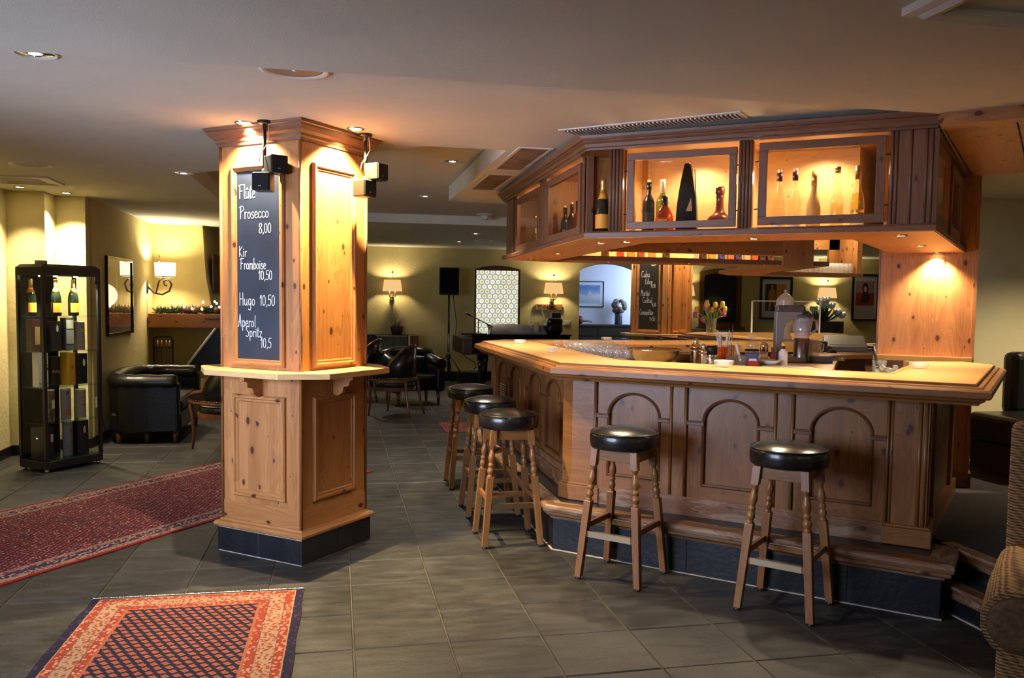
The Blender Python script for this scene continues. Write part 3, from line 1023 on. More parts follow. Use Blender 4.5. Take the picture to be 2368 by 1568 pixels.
# ================================================================== panelled columns
def make_column(name, label, cx, cy, ang, texts, board, top_light=None):
    root = thing(name, label, 'column', (cx, cy, 0), ang, kind='thing')
    M0 = RZ((cx, cy, 0), ang)
    bx, by = .305, .3165
    pn = MAT['pine']
    obj('body', MB().box(-bx, bx, -by, by, .16, 2.56, g='z'), pn, root, M0)
    # base: grout core, two tiles to a face
    obj('base_core', MB().box(-.326, .326, -.337, .337, 0, .157), MAT['grout_light'], root, M0)
    for sx, sy, hx, hy in ((-1, 0, .3305, .3415), (1, 0, .3305, .3415), (0, -1, .3305, .3415), (0, 1, .3305, .3415)):
        for s_ in (-1, 1):
            if sx:
                mb = MB().box(min(sx * .324, sx * .3305), max(sx * .324, sx * .3305), .002 if s_ > 0 else -.340, .340 if s_ > 0 else -.002, .006, .151)
            else:
                mb = MB().box(.002 if s_ > 0 else -.329, .329 if s_ > 0 else -.002, min(sy * .335, sy * .3415), max(sy * .335, sy * .3415), .006, .151)
            obj('tile', mb, MAT['black_tile'], root, M0, bevel=.002)
    sq = rect(-bx, bx, -by, by)
    obj('base_moulding', MB().sweep(sq, [(0, .157), (.028, .157), (.040, .166), (.042, .180), (.034, .192), (.016, .197), (.010, .208), (0, .210)], closed=True), pn, root, M0)
    obj('cornice', MB().sweep(sq, [(0, 2.492), (.010, 2.492), (.014, 2.505), (.024, 2.515), (.026, 2.530), (.044, 2.545), (.058, 2.565), (.060, 2.578), (.070, 2.582), (.072, 2.599), (0, 2.599)], closed=True), MAT['pine_cab'], root, M0)
    # shelf: eight-sided board with brackets
    oc = [(-.474, -.29), (-.29, -.52), (.29, -.52), (.474, -.29), (.474, .29), (.29, .52), (-.29, .52), (-.474, .29)]
    obj('shelf', MB().prism(oc, 1.113, 1.150, (.66, .75)), MAT['shelf_pine'], root, M0, bevel=.004)
    og = [(0, 0), (.15, 0), (.15, -.022), (.128, -.030), (.118, -.062), (.082, -.070), (.070, -.104), (.04, -.125), (0, -.13)]
    faces = [((-bx, by), (0, -1), by * 2), ((-bx, -by), (1, 0), bx * 2), ((bx, -by), (0, 1), by * 2), ((bx, by), (-1, 0), bx * 2)]
    mold = [(0, 0), (0, .014), (-.008, .022), (-.020, .022), (-.026, .012), (-.038, .012), (-.046, .004), (-.046, 0)]
    for k, (o, t, wd) in enumerate(faces):
        F = M0 @ FR((o[0], o[1], 0), t)
        # bracket
        b = MB().prism(og, -.016, .016)
        b.xf(Matrix(((0, 0, 1, wd / 2), (0, 1, 0, 1.113), (1, 0, 0, 0), (0, 0, 0, 1))))
        obj('bracket', b, pn, root, F)
        a0, a1 = .098, wd - .115
        up = obj('upper_moulding', MB().sweep(rect(a0, a1, 1.168, 2.378), mold, closed=True), pn, root, F)
        lo = obj('lower_moulding', MB().sweep(rect(a0, a1, .362, .992), mold, closed=True), pn, root, F)
        obj('lower_panel', MB().box(a0 + .045, a1 - .045, .407, .947, 0, .006, g='y'), pn, root, F)
        obj('rail', MB().box(0.002, wd - .002, .21, .325, 0, .0035, g='x'), pn, root, F)
        obj('corner_bead', MB().tube([(0.0, .21, .0), (0, 2.49, .0)], .011, 8), MAT['pine_bar'], root, F)
        if k in texts:
            bd = obj('chalkboard', MB().box(a0 + .040, a1 - .040, 1.208, 2.338, 0, .008), board, root, F)
            for (tx, x, z, h, wd_, sx) in texts[k]:
                lt = MB()
                write(lt, tx, a0 + .046 + x, z, h, wd_ * .55, sx, .0095)
                obj('lettering', lt, MAT['chalk'], bd, F)
        else:
            obj('upper_panel', MB().box(a0 + .045, a1 - .045, 1.213, 2.333, 0, .006, g='y'), pn, root, F)
    return root


T1 = [('Fl\u00fbte', .015, 2.175, .082, .0085, .72), ('Prosecco', .02, 2.055, .075, .008, .82), ('8,00', .175, 1.965, .058, .008, .9),
      ('Kir', .012, 1.828, .062, .0075, .85), ('Framboise', .022, 1.752, .065, .0075, .72), ('10,50', .172, 1.688, .055, .0075, .85),
      ('Hugo', .012, 1.535, .075, .008, .8), ('10,50', .18, 1.535, .062, .0075, .85),
      ('Aperol', .0, 1.405, .070, .0075, .75), ('Spritz', .065, 1.345, .065, .0075, .8), ('10,5', .185, 1.283, .058, .0075, .85)]
T2 = [('No.1', .12, 2.195, .06, .012, .9), ('15,50', .20, 2.13, .045, .009, .8),
      ('Cuba', .03, 1.965, .09, .009, .75), ('Libre', .10, 1.865, .08, .009, .75), ('14,50', .20, 1.815, .05, .008, .7),
      ('Martini', .03, 1.695, .09, .008, .55), ('Cocktail', .06, 1.595, .08, .008, .62), ('14,50', .22, 1.545, .05, .008, .65),
      ('Cosmopolitan', .015, 1.425, .08, .008, .52), ('14,50', .19, 1.34, .055, .008, .75)]
make_column('panelled_column', 'pine-panelled column with navy chalkboard listing Hugo and Aperol Spritz', -.259, 5.4585, math.radians(50.6), {0: T1}, MAT['board'])
make_column('panelled_column', 'far pine column with black chalkboard listing Cuba Libre and Cosmopolitan', 4.66, 11.59, math.radians(34), {0: T2}, MAT['board_dark'])

# ================================================================== bar base
KA, KB = Vector((1.346, 5.088)), Vector((2.974, 3.592))
base = thing('bar_counter', 'pine bar front with arched panels standing on a dark tiled plinth', 'bar', (1.9, 4.6, 0))
kick = [(1.346, 8.35), (1.346, 5.088), (2.974, 3.592), (3.20, 3.83)]
# plinth core, tiles, light joint at the floor, moulded ledge
m = MB().sweep([(1.354, 8.35), (1.354, 5.092), (2.974, 3.603), (3.192, 3.83)], [(0, 0), (0, .208), (-.42, .208), (-.42, 0)])
obj('plinth', m, MAT['grout_light'], base)
obj('floor_joint', MB().sweep(kick, [(.008, 0), (.008, .006), (-.004, .006), (-.004, 0)]), MAT['grout_light'], base)


def kick_tiles(a, b, n, first=None):
    a, b = Vector(a), Vector(b)
    L = (b - a).length
    F = FR((a.x, a.y, 0), b - a)
    cuts = [0] + [first + (L - first) * k / (n - 1) for k in range(n - 1)] + [L] if first else [L * k / n for k in range(n + 1)]
    for k in range(len(cuts) - 1):
        obj('tile', MB().box(cuts[k] + .002, cuts[k + 1] - .002, .006, .205, -.012, 0), MAT['black_tile'], base, F, bevel=.0015)


kick_tiles((1.346, 8.35), (1.346, 5.088), 8)
kick_tiles(KA, KB, 5)
kick_tiles(KB, (3.20, 3.83), 1)
ledge_prof = [(.0, .205), (.012, .208), (.016, .220), (.030, .226), (.044, .236), (.046, .252), (.056, .258), (.060, .276), (.058, .292), (.048, .300), (-.06, .300), (-.06, .205)]
obj('ledge_moulding', MB().sweep(kick, ledge_prof), MAT['pine_worn'], base)
obj('ledge_top', MB().sweep([(1.40, 8.35), (1.40, 5.12), (2.975, 3.672), (3.18, 3.88)], [(0, .21), (0, .298), (-.36, .298), (-.36, .21)]), MAT['black_tile'], base)

# front face: frame along the front, s runs left to right
E0 = Vector((1.463, 5.17))
t2 = Vector((.75719, -.65320))
n2 = Vector((-.65320, -.75719))
O2 = E0 - n2 * .03
FB = FR((O2.x, O2.y, 0), t2)
FL = 2.09
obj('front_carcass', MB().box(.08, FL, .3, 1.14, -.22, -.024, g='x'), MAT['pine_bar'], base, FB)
arches = [(.432, .172), (1.035, .166), (1.645, .164)]
bays = [(.185, .668), (.775, 1.285), (1.395, 1.880)]
SPR, RISE, PB = .875, .143, .487


def arch_line(c, hw, z0, spr, rise, n=16):
    return [(c - hw, z0), (c + hw, z0)] + [(c + hw * math.cos(PI * k / n), spr + rise * math.sin(PI * k / n)) for k in range(n + 1)]


def arch_bay(root, F, s0, s1, c, hw, z0, z1, mat, mat2, spr=SPR, rise=RISE, pb=PB, cap=True, th=.024):
    """flat bay board with an arched hole, recessed arched panel, moulding round the arch and two impost caps"""
    n = 16
    m = MB()
    m.box(s0, c - hw, z0, z1, -th, 0, g='y').box(c + hw, s1, z0, z1, -th, 0, g='y').box(c - hw, c + hw, z0, pb, -th, 0, g='x')
    m.prism([(c - hw, z1), (c - hw, spr)] + [(c - hw * math.cos(PI * k / n), spr + rise * math.sin(PI * k / n)) for k in range(1, n)] + [(c + hw, spr), (c + hw, z1)], -th, 0)
    fr = obj('bay_board', m, mat, root, F)
    obj('arched_panel', MB().box(c - hw - .01, c + hw + .01, pb - .01, spr + rise + .01, -th - .004, -th + .006, g='y'), mat, root, F)
    obj('arch_moulding', MB().sweep(arch_line(c, hw, pb, spr, rise), [(.004, 0), (.004, .006), (-.004, .010), (-.012, .006), (-.014, -th + .004), (.0, -th + .004)], closed=True), mat2, root, F)
    if cap:
        for a, b in ((s0, c - hw + .012), (c + hw - .012, s1)):
            m = MB().box(a, b, spr - .024, spr - .004, 0, .016, g='x').box(a, b, spr - .004, spr + .004, 0, .022, g='x')
            obj('impost_cap', m, mat2, root, F, bevel=.003)


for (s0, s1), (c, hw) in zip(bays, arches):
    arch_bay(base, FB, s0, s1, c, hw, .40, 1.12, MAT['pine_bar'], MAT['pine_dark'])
# pilasters between the bays with half-round beads
for a, b in ((.668, .775), (1.285, 1.395)):
    obj('pilaster', MB().box(a, b, .40, 1.12, -.02, .008, g='y'), MAT['pine_bar'], base, FB)
    for s_ in (a + .008, b - .008):
        obj('bead', MB().tube([(s_, .415, .008), (s_, 1.10, .008)], .0105, 10), MAT['pine_bar'], base, FB)
obj('bead', MB().tube([(.178, .40, .006), (.178, 1.10, .006)], .012, 10), MAT['pine_dark'], base, FB)
for s_ in (1.885, 1.905):
    obj('bead', MB().tube([(s_, .40, .008), (s_, 1.10, .008)], .009, 10), MAT['pine_bar'], base, FB)
obj('pilaster', MB().box(1.905, 2.085, .30, 1.12, -.20, .012, g='y'), MAT['pine_bar'], base, FB)
for s_ in (2.040, 2.068):
    obj('bead', MB().tube([(s_, .40, .012), (s_, 1.10, .012)], .010, 10), MAT['pine_bar'], base, FB)
obj('plinth_block', MB().box(1.872, 2.115, .30, .395, -.21, .040, g='x').box(1.880, 2.107, .395, .410, -.21, .032, g='x'), MAT['pine_bar'], base, FB, bevel=.006)
obj('skirting', MB().box(.19, 1.875, .298, .395, -.02, .016, g='x').box(.19, 1.875, .395, .408, -.02, .010, g='x'), MAT['pine_worn'], base, FB)
# canted corner pilaster with its block
cp = [(1.60, 5.42), (1.452, 5.265), (1.492, 5.185), (1.625, 5.070), (1.75, 5.2)]
obj('corner_pilaster', MB().prism(cp, .40, 1.12), MAT['pine_bar'], base)
cb = [(1.60, 5.42), (1.424, 5.262), (1.470, 5.168), (1.625, 5.033), (1.75, 5.2)]
obj('corner_block', MB().prism(cb, .30, .40).prism([(1.60, 5.42), (1.436, 5.263), (1.480, 5.176), (1.625, 5.048), (1.75, 5.2)], .40, .412), MAT['pine_bar'], base, bevel=.005)

# left face, x = 1.54, s runs from the far end towards the camera
FLs = FR((1.54, 8.30, 0), (0, -1))
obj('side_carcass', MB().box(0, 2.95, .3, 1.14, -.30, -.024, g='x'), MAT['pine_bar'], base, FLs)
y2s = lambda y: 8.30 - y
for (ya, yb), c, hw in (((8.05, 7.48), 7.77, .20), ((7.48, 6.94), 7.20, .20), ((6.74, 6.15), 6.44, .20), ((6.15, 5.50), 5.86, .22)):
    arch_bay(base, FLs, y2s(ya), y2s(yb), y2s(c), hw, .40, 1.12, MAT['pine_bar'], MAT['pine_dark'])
obj('pilaster', MB().box(y2s(6.94), y2s(6.74), .40, 1.12, -.02, .010, g='y'), MAT['pine_bar'], base, FLs)
obj('pilaster', MB().box(0, y2s(8.05), .30, 1.12, -.02, .012, g='y'), MAT['pine_bar'], base, FLs)
for s_ in (y2s(6.925), y2s(6.755), y2s(8.07)):
    obj('bead', MB().tube([(s_, .40, .010), (s_, 1.10, .010)], .012, 10), MAT['pine_bar'], base, FLs)
obj('skirting', MB().box(0, y2s(5.40), .298, .40, -.02, .022, g='x').box(0, y2s(5.40), .40, .452, -.02, .012, g='x'), MAT['pine_worn'], base, FLs)
g = MB().box(y2s(7.87), y2s(7.60), .70, .805, 0, .006)
gr = obj('vent_grille', g, P('grille_beige', (.45, .30, .17), .5), base, FLs)
g = MB()
for a in range(3):
    for b in range(4):
        g.box(y2s(7.85) + a * .085, y2s(7.85) + a * .085 + .065, .712 + b * .022, .726 + b * .022, .005, .0075)
obj('vent_slot', g, MAT['black_plastic'], gr, FLs)

# right-hand end of the base, towards the steps
m = MB().prism([(3.055, 3.852), (4.20, 5.02), (4.05, 5.17), (2.90, 4.01)], .3, 1.12)
obj('end_carcass', m, MAT['pine_bar'], base)
FE = FR((3.055, 3.852, 0), (1, 1.02))
for a_ in (.30, 1.30):
    obj('end_pilaster', MB().box(a_, a_ + .14, .30, 1.12, 0, .02, g='y'), MAT['pine_bar'], base, FE)
obj('end_skirting', MB().box(.06, 1.60, .298, .40, 0, .03, g='x'), MAT['pine_bar'], base, FE)
# inner and rear sides
m = MB().box(1.85, 4.3, 7.85, 8.25, .3, 1.14).box(4.45, 4.85, 8.25, 10.5, .3, 1.14).box(4.45, 6.8, 10.5, 10.85, .3, 1.14)
obj('rear_carcass', m, MAT['pine_bar'], base)
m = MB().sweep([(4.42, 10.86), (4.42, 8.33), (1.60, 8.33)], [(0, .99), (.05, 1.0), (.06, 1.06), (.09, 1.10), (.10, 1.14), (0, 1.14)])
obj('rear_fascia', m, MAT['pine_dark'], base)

# ================================================================== bar top
top = thing('bar_countertop', 'continuous light pine bar top with moulded edge on the panelled bar', 'bar top', (2.2, 4.5, 1.1))
tp = [(6.9, 10.9), (4.9, 10.9), (4.40, 10.35), (4.40, 8.35), (1.62, 8.35), (1.295, 7.95), (1.30, 5.03), (3.08, 3.44), (4.34, 4.73), (4.37, 5.06)]
obj('worktop', MB().sweep(tp, [(-.075, 1.155), (-.075, 1.200), (-.50, 1.200), (-.50, 1.155)]), MAT['pine_top'], top)
rail = [(-.085, 1.150), (-.085, 1.198), (-.070, 1.198), (-.066, 1.186), (-.044, 1.184), (-.038, 1.176), (-.010, 1.176), (0, 1.166), (0, 1.136), (-.010, 1.128),
        (-.024, 1.126), (-.030, 1.116), (-.050, 1.106), (-.056, 1.094), (-.20, 1.094), (-.20, 1.150)]
obj('edge_rail', MB().sweep(tp, rail), MAT['pine_bar'], top)
obj('inner_lip', MB().sweep(tp, [(-.50, 1.10), (-.50, 1.203), (-.525, 1.203), (-.525, 1.10)]), MAT['pine_top'], top)
obj('panel_lip', MB().box(-.40, .24, -.06, .0, 1.19, 1.225, g='x'), MAT['pine_top'], top, RZ((4.2, 5.25, 0), math.atan2(-.6, .8)))

# inner work bench behind the front, back bench with the till
wb = thing('work_bench', 'pale work bench inside the bar behind the front counter', 'work bench', (2.9, 5.3, 0))
wp = [(1.86, 7.7), (1.86, 5.30), (2.00, 5.12), (3.10, 4.16), (3.26, 5.06), (4.22, 6.44), (3.6, 6.75), (2.6, 6.9), (2.6, 7.7)]
obj('bench_top', MB().prism(wp, 1.09, 1.13), MAT['pine_top'], wb)
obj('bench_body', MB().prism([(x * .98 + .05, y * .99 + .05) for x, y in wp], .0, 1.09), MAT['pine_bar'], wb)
obj('inner_face', MB().box(1.9, 4.0, 7.80, 7.84, 1.0, 1.175, g='x'), MAT['pine'], wb)
tb = thing('till_bench', 'dark till bench below the far counter inside the bar', 'bench', (5.2, 8.1, 0))
tpoly = [(4.42, 7.22), (5.30, 7.42), (6.6, 8.3), (6.0, 9.2), (4.95, 8.7)]
obj('bench_top', MB().prism(tpoly, 1.06, 1.10), MAT['pine_top'], tb)
obj('bench_body', MB().prism([(x + .03, y + .05) for x, y in tpoly], 0, 1.06), MAT['pine_dark'], tb)

# ================================================================== overhead cabinets
ZB, ZS, ZC = 1.965, 2.002, 2.49
oh = thing('overhead_cabinet', 'pine display cabinet hung above the bar with framed glass doors', 'cabinet', (2.2, 4.4, ZB))
cpth = [(6.75, 10.25), (5.05, 10.25), (4.72, 9.75), (4.40, 7.80), (1.90, 7.80), (1.50, 7.62), (1.469, 4.90), (2.994, 3.78), (4.351, 5.171)]
front_p = cpth[4:]
lp = [(1.95, 7.78)] + cpth[5:]
obj('bottom_board', MB().sweep(lp, [(0, ZB), (0, ZS), (-.47, ZS), (-.47, ZB)]), MAT['pine_soffit_lit'], oh)
obj('bottom_edge', MB().sweep(lp, [(-.004, ZB + .002), (.006, ZB + .006), (.010, ZB + .030), (-.002, ZS + .004), (-.02, ZS + .004), (-.02, ZB + .002)]), MAT['pine_cab'], oh)
crown = [(-.03, ZC), (-.004, ZC), (.0, ZC + .012), (.010, ZC + .016), (.016, ZC + .034), (.030, ZC + .046), (.030, ZC + .052), (.042, ZC + .054), (.048, ZC + .066), (.052, ZC + .080), (-.03, ZC + .080)]
obj('crown_moulding', MB().sweep(lp, crown), MAT['pine_cab'], oh)
obj('top_board', MB().sweep(lp, [(-.03, ZC), (-.03, ZC + .079), (-.45, ZC + .079), (-.45, ZC)]), MAT['pine'], oh)
obj('ceiling_riser', MB().sweep(lp, [(-.10, ZC + .079), (-.10, ZC + .108), (-.40, ZC + .108), (-.40, ZC + .079)]), MAT['pine_dark'], oh)
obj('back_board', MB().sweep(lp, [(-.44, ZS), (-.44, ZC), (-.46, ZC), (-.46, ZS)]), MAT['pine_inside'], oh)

fa, fb = Vector((1.469, 4.90)), Vector((2.994, 3.78))
t3 = (fb - fa).normalized()
n3 = Vector((t3.y, -t3.x))
FO = fa - n3 * .03
FC = FR((FO.x, FO.y, 0), t3)


def fluted(root, F, s0, s1, n, mat, z0=ZS, z1=ZC):
    m = MB().box(s0, s1, z0, z1, -.05, 0, g='y')
    wd = (s1 - s0) / n
    for k in range(n):
        m.tube([(s0 + wd * (k + .5), z0, 0), (s0 + wd * (k + .5), z1, 0)], wd * .46, 8, sm=True)
    return obj('fluted_post', m, mat, root, F)


def glass_door(root, F, s0, s1, z0, z1, bw, mat, hinges=True, zo=.004):
    m = MB().box(s0, s1, z0, z0 + bw, -.012 + zo, .012 + zo, g='x').box(s0, s1, z1 - bw, z1, -.012 + zo, .012 + zo, g='x')
    m.box(s0, s0 + bw, z0 + bw, z1 - bw, -.012 + zo, .012 + zo, g='y').box(s1 - bw, s1, z0 + bw, z1 - bw, -.012 + zo, .012 + zo, g='y')
    d = obj('door', m, mat, root, F, bevel=.002)
    obj('pane', MB().box(s0 + bw - .004, s1 - bw + .004, z0 + bw - .004, z1 - bw + .004, -.002, .001), MAT['pane'], d, F)
    if hinges:
        for zz in (z0 + .09, z1 - .10):
            for e0, e1 in ((s0 - .022, s0 + .004), (s1 - .004, s1 + .022)):
                obj('hinge', MB().tube([(e0, zz, -.002), (e1, zz, -.002)], .0035, 6), MAT['iron'], d, F)
    return d


CM = MAT['pine_cab']
fluted(oh, FC, .135, .222, 4, CM)
fluted(oh, FC, .896, .974, 4, CM)
obj('post', MB().box(1.672, 1.90, ZS, ZC, -.05, 0, g='y'), CM, oh, FC)
for s_ in (1.682, 1.703, 1.77, 1.842, 1.868):
    obj('bead', MB().tube([(s_, ZS, 0), (s_, ZC, 0)], .0085, 8), CM, oh, FC)
glass_door(oh, FC, .252, .888, 2.016, 2.460, .041, CM)
glass_door(oh, FC, 1.008, 1.652, 2.020, 2.472, .045, CM)
# partitions inside
for s_ in (.222, .935, 1.66):
    obj('partition', MB().box(s_ - .009, s_ + .009, ZS, ZC, -.40, -.05, g='y'), MAT['pine_inside'], oh, FC)
# left side doors
FLC = FR((1.53, 7.62, 0), (0, -1))
y2 = lambda y: 7.62 - y
glass_door(oh, FLC, y2(7.13), y2(6.29), 2.012, 2.462, .05, CM, hinges=False)
glass_door(oh, FLC, y2(6.05), y2(5.18), 2.012, 2.466, .05, CM, hinges=False)
obj('post', MB().box(0, y2(7.44), ZS, ZC, -.3, 0, g='y').box(y2(7.32), y2(7.26), ZS, ZC, -.03, .012, g='y').box(y2(7.44), y2(7.16), ZS, ZC, -.03, 0, g='y'), CM, oh, FLC)
obj('post', MB().box(y2(6.28), y2(6.07), ZS, ZC, -.04, .012, g='y'), CM, oh, FLC)
obj('post', MB().box(y2(5.17), y2(5.07), ZS, ZC, -.04, 0, g='y').box(y2(5.15), y2(5.12), ZS, ZC, 0, .008, g='y'), CM, oh, FLC)
for yy in (5.12, 6.19):
    obj('partition', MB().box(y2(yy), y2(yy - .02), ZS, ZC, -.44, 0, g='y'), MAT['pine'], oh, FLC)
# right side with two narrow panelled doors
rb = Vector((4.351, 5.171))
t4 = (rb - fb).normalized()
n4 = Vector((t4.y, -t4.x))
RO = fb - n4 * .03
FRt = FR((RO.x, RO.y, 0), t4)
LR = (rb - fb).length
obj('post', MB().box(.045, .14, ZS, ZC, -.05, 0, g='y'), MAT['pine'], oh, FRt)
glass_door(oh, FRt, .16, .86, 2.016, 2.46, .07, MAT['pine'], hinges=False)
glass_door(oh, FRt, 1.02, 1.72, 2.016, 2.46, .07, MAT['pine'], hinges=False)
obj('post', MB().box(.87, 1.01, ZS, ZC, -.05, .0, g='y').box(1.73, LR - .03, ZS, ZC, -.05, .0, g='y'), MAT['pine'], oh, FRt)

# rear overhead shelf (same canopy, far side), bottles stand on it
rs = thing('overhead_shelf', 'rear overhead bottle shelf with long pine header above the bar', 'shelf', (3.2, 7.5, ZB))
rp = [(6.62, 10.15), (4.98, 10.15), (4.62, 9.65), (4.22, 7.80), (1.97, 7.80)]
obj('bottom_board', MB().sweep(rp, [(0, ZB), (0, ZS), (-.50, ZS), (-.50, ZB)]), MAT['pine_soffit_lit'], rs)
obj('front_edge', MB().sweep(rp, [(-.498, ZB - .004), (-.498, ZS + .002), (-.515, ZS + .002), (-.515, ZB - .004)]), MAT['pine_cab'], rs)
obj('header', MB().box(1.98, 4.13, 7.27, 7.30, 2.045, 2.40, g='x'), MAT['pine'], rs, bevel=.004)
obj('crown', MB().sweep(rp, [(-.03, 2.40), (.03, 2.45), (.06, 2.595), (-.03, 2.595)]), MAT['pine_cab'], rs)
obj('back_board', MB().box(1.97, 4.20, 7.70, 7.72, ZS, 2.55, g='x'), MAT['pine_inside'], rs)
obj('end_board', MB().box(4.13, 4.44, 7.24, 7.28, 1.945, 2.595, g='z').box(4.12, 4.45, 7.235, 7.285, 1.935, 1.957, g='x'), MAT['pine'], rs)
obj('end_post', MB().box(6.57, 6.64, 9.70, 10.15, ZS, 2.60, g='z'), MAT['pine'], rs)
m = MB().box(5.0, 5.10, 10.10, 10.15, ZS, 2.6, g='z').box(6.42, 6.57, 10.10, 10.15, ZS, 2.6, g='z').box(5.0, 6.57, 10.10, 10.15, 2.33, 2.6, g='x')
obj('back_frame', m, MAT['pine'], rs)

# tall pine end panel that the canopy meets
tpn = thing('end_panel', 'tall knotty pine panel behind the right end of the bar', 'panel', (4.2, 5.25, .3))
MP = RZ((4.2, 5.25, 0), math.atan2(-.6, .8))
obj('board', MB().box(-.372, .228, 0, .05, .3, 2.6, g='z'), MAT['pine'], tpn, MP)
obj('edge_board', MB().box(.228, .252, -.008, .30, .3, 2.6, g='z'), MAT['pine'], tpn, MP)
obj('skirting', MB().box(.02, .262, -.02, .0, .3, .40, g='x').box(.252, .266, -.02, .30, .3, .40, g='y'), MAT['pine_bar'], tpn, MP)
obj('left_edge', MB().box(-.385, -.372, -.004, .056, .3, 2.6, g='z'), MAT['pine_cab'], tpn, MP)

# ================================================================== bar stools
def make_stool():
    r = thing('bar_stool', 'stool', 'stool', group='black-seated bar stools along the bar')
    R = .196
    prof = [(.0, .752), (R - .02, .752), (R - .004, .758), (R, .775), (R + .002, .80), (R, .828), (R - .004, .838)]
    seat = obj('seat', MB().lathe(prof + [(R - .012, .843), (R * .86, .853), (R * .6, .866), (R * .3, .873), (0, .875)], 40, caps=False), MAT['seat_leather'], r)
    ring = [(R - .004 + .004 * math.cos(a), .841 + .004 * math.sin(a)) for a in [k * PI / 4 for k in range(9)]]
    obj('piping', MB().lathe(ring, 40, caps=False), MAT['black_leather'], seat)
    a = .112
    m = MB()
    for s_ in (-1, 1):
        m.box(-a, a, s_ * a - .011, s_ * a + .011, .685, .752, g='x').box(s_ * a - .011, s_ * a + .011, -a, a, .685, .752, g='y')
    obj('apron', m, MAT['stool_wood'], r, bevel=.003)
    tops, bots = .120, .185
    for sx in (-1, 1):
        for sy in (-1, 1):
            def at(z):
                k = 1 - z / .752
                q = tops + (bots - tops) * k
                return Vector((sx * q, sy * q, z))
            m = MB()

            def sqleg(z0, z1, h0, h1):
                p0, p1 = at(z0), at(z1)
                i = m.add([p0 + Vector((x * h0, y * h0, 0)) for x, y in ((-1, -1), (1, -1), (1, 1), (-1, 1))] + [p1 + Vector((x * h1, y * h1, 0)) for x, y in ((-1, -1), (1, -1), (1, 1), (-1, 1))])
                for k in range(4):
                    l = (k + 1) % 4
                    m.face((i + k, i + l, i + 4 + l, i + 4 + k), [(z0, k * .05), (z0, k * .05 + .05), (z1, k * .05 + .05), (z1, k * .05)])
                m.face((i + 3, i + 2, i + 1, i), [(0, 0)] * 4)
                m.face((i + 4, i + 5, i + 6, i + 7), [(0, 0)] * 4)
            sqleg(.012, .452, .0185, .0215)
            sqleg(.652, .752, .0205, .0215)
            tz = [(.446, .0185), (.462, .019), (.468, .014), (.478, .020), (.492, .0225), (.506, .019), (.514, .014), (.522, .0195), (.534, .0195), (.541, .0135),
                  (.552, .0165), (.575, .0225), (.598, .0195), (.622, .013), (.636, .0135), (.642, .018), (.648, .0185), (.657, .0185)]
            m.tube([at(z) for z, q in tz], [q for z, q in tz], 12)
            leg = obj('leg', m, MAT['stool_wood'], r, bevel=.002, seg=1)
            p = at(0.0)
            obj('glide', MB().lathe([(.0, 0), (.017, 0), (.018, .004), (.016, .013), (0, .013)], 10, (p.x, p.y, 0), caps=False), MAT['black_metal'], leg)

    def q(z):
        return tops + (bots - tops) * (1 - z / .752)
    for s_, z in ((-1, .262), (1, .262)):
        e = q(z) - .012
        m = MB().box(-e, e, s_ * q(z) - .010, s_ * q(z) + .010, z - .016, z + .016, g='x')
        st = obj('stretcher', m, MAT['stool_wood'], r)
        m = MB().box(-e + .02, e - .02, s_ * q(z) - (.0125 if s_ < 0 else -.008), s_ * q(z) + (.0125 if s_ > 0 else -.008), z - .015, z + .019).box(-e + .02, e - .02, s_ * q(z) - .0125, s_ * q(z) + .0125, z + .016, z + .0195)
        obj('foot_plate', m, MAT['brushed_plate'], st)
    for s_ in (-1, 1):
        z = .305
        e = q(z) - .012
        obj('stretcher', MB().box(s_ * q(z) - .009, s_ * q(z) + .009, -e, e, z - .016, z + .016, g='y'), MAT['stool_wood'], r)
    return r


stool = make_stool()
SP = [((2.291, 3.903), -46.5, 'black round-seated bar stool closest to the steps'), ((1.612, 4.519), -44.7, 'black round-seated bar stool in front of the first arch of the bar front'),
      ((1.106, 5.36), 0, 'black round-seated bar stool nearest the viewer in the row of three'), ((1.122, 6.13), 0, 'black round-seated bar stool in the middle of the row of three'),
      ((1.118, 7.05), 0, 'black round-seated bar stool farthest away in the row of three')]
for k, (p, a, lb) in enumerate(SP):
    if k == 0:
        move(stool, (p[0], p[1], 0), math.radians(a))
        stool['label'] = lb
    else:
        dup(stool, (p[0], p[1], 0), math.radians(a), lb)

# ================================================================== recessed lights
def make_downlight(name, R, bulb, ringmat, depth=.04):
    r = thing(name, 'light', 'downlight')
    obj('ring', MB().lathe([(R * 1.18, 0), (R * 1.16, -.006), (R * 1.0, -.007), (R * .96, 0), (R * .90, depth)], 24, caps=False), ringmat, r)
    obj('reflector', MB().lathe([(R * .96, -.001), (R * .80, depth * .8), (R * .5, depth)], 24), MAT['chrome'], r)
    return r


def ceiling_fit(z):
    return z


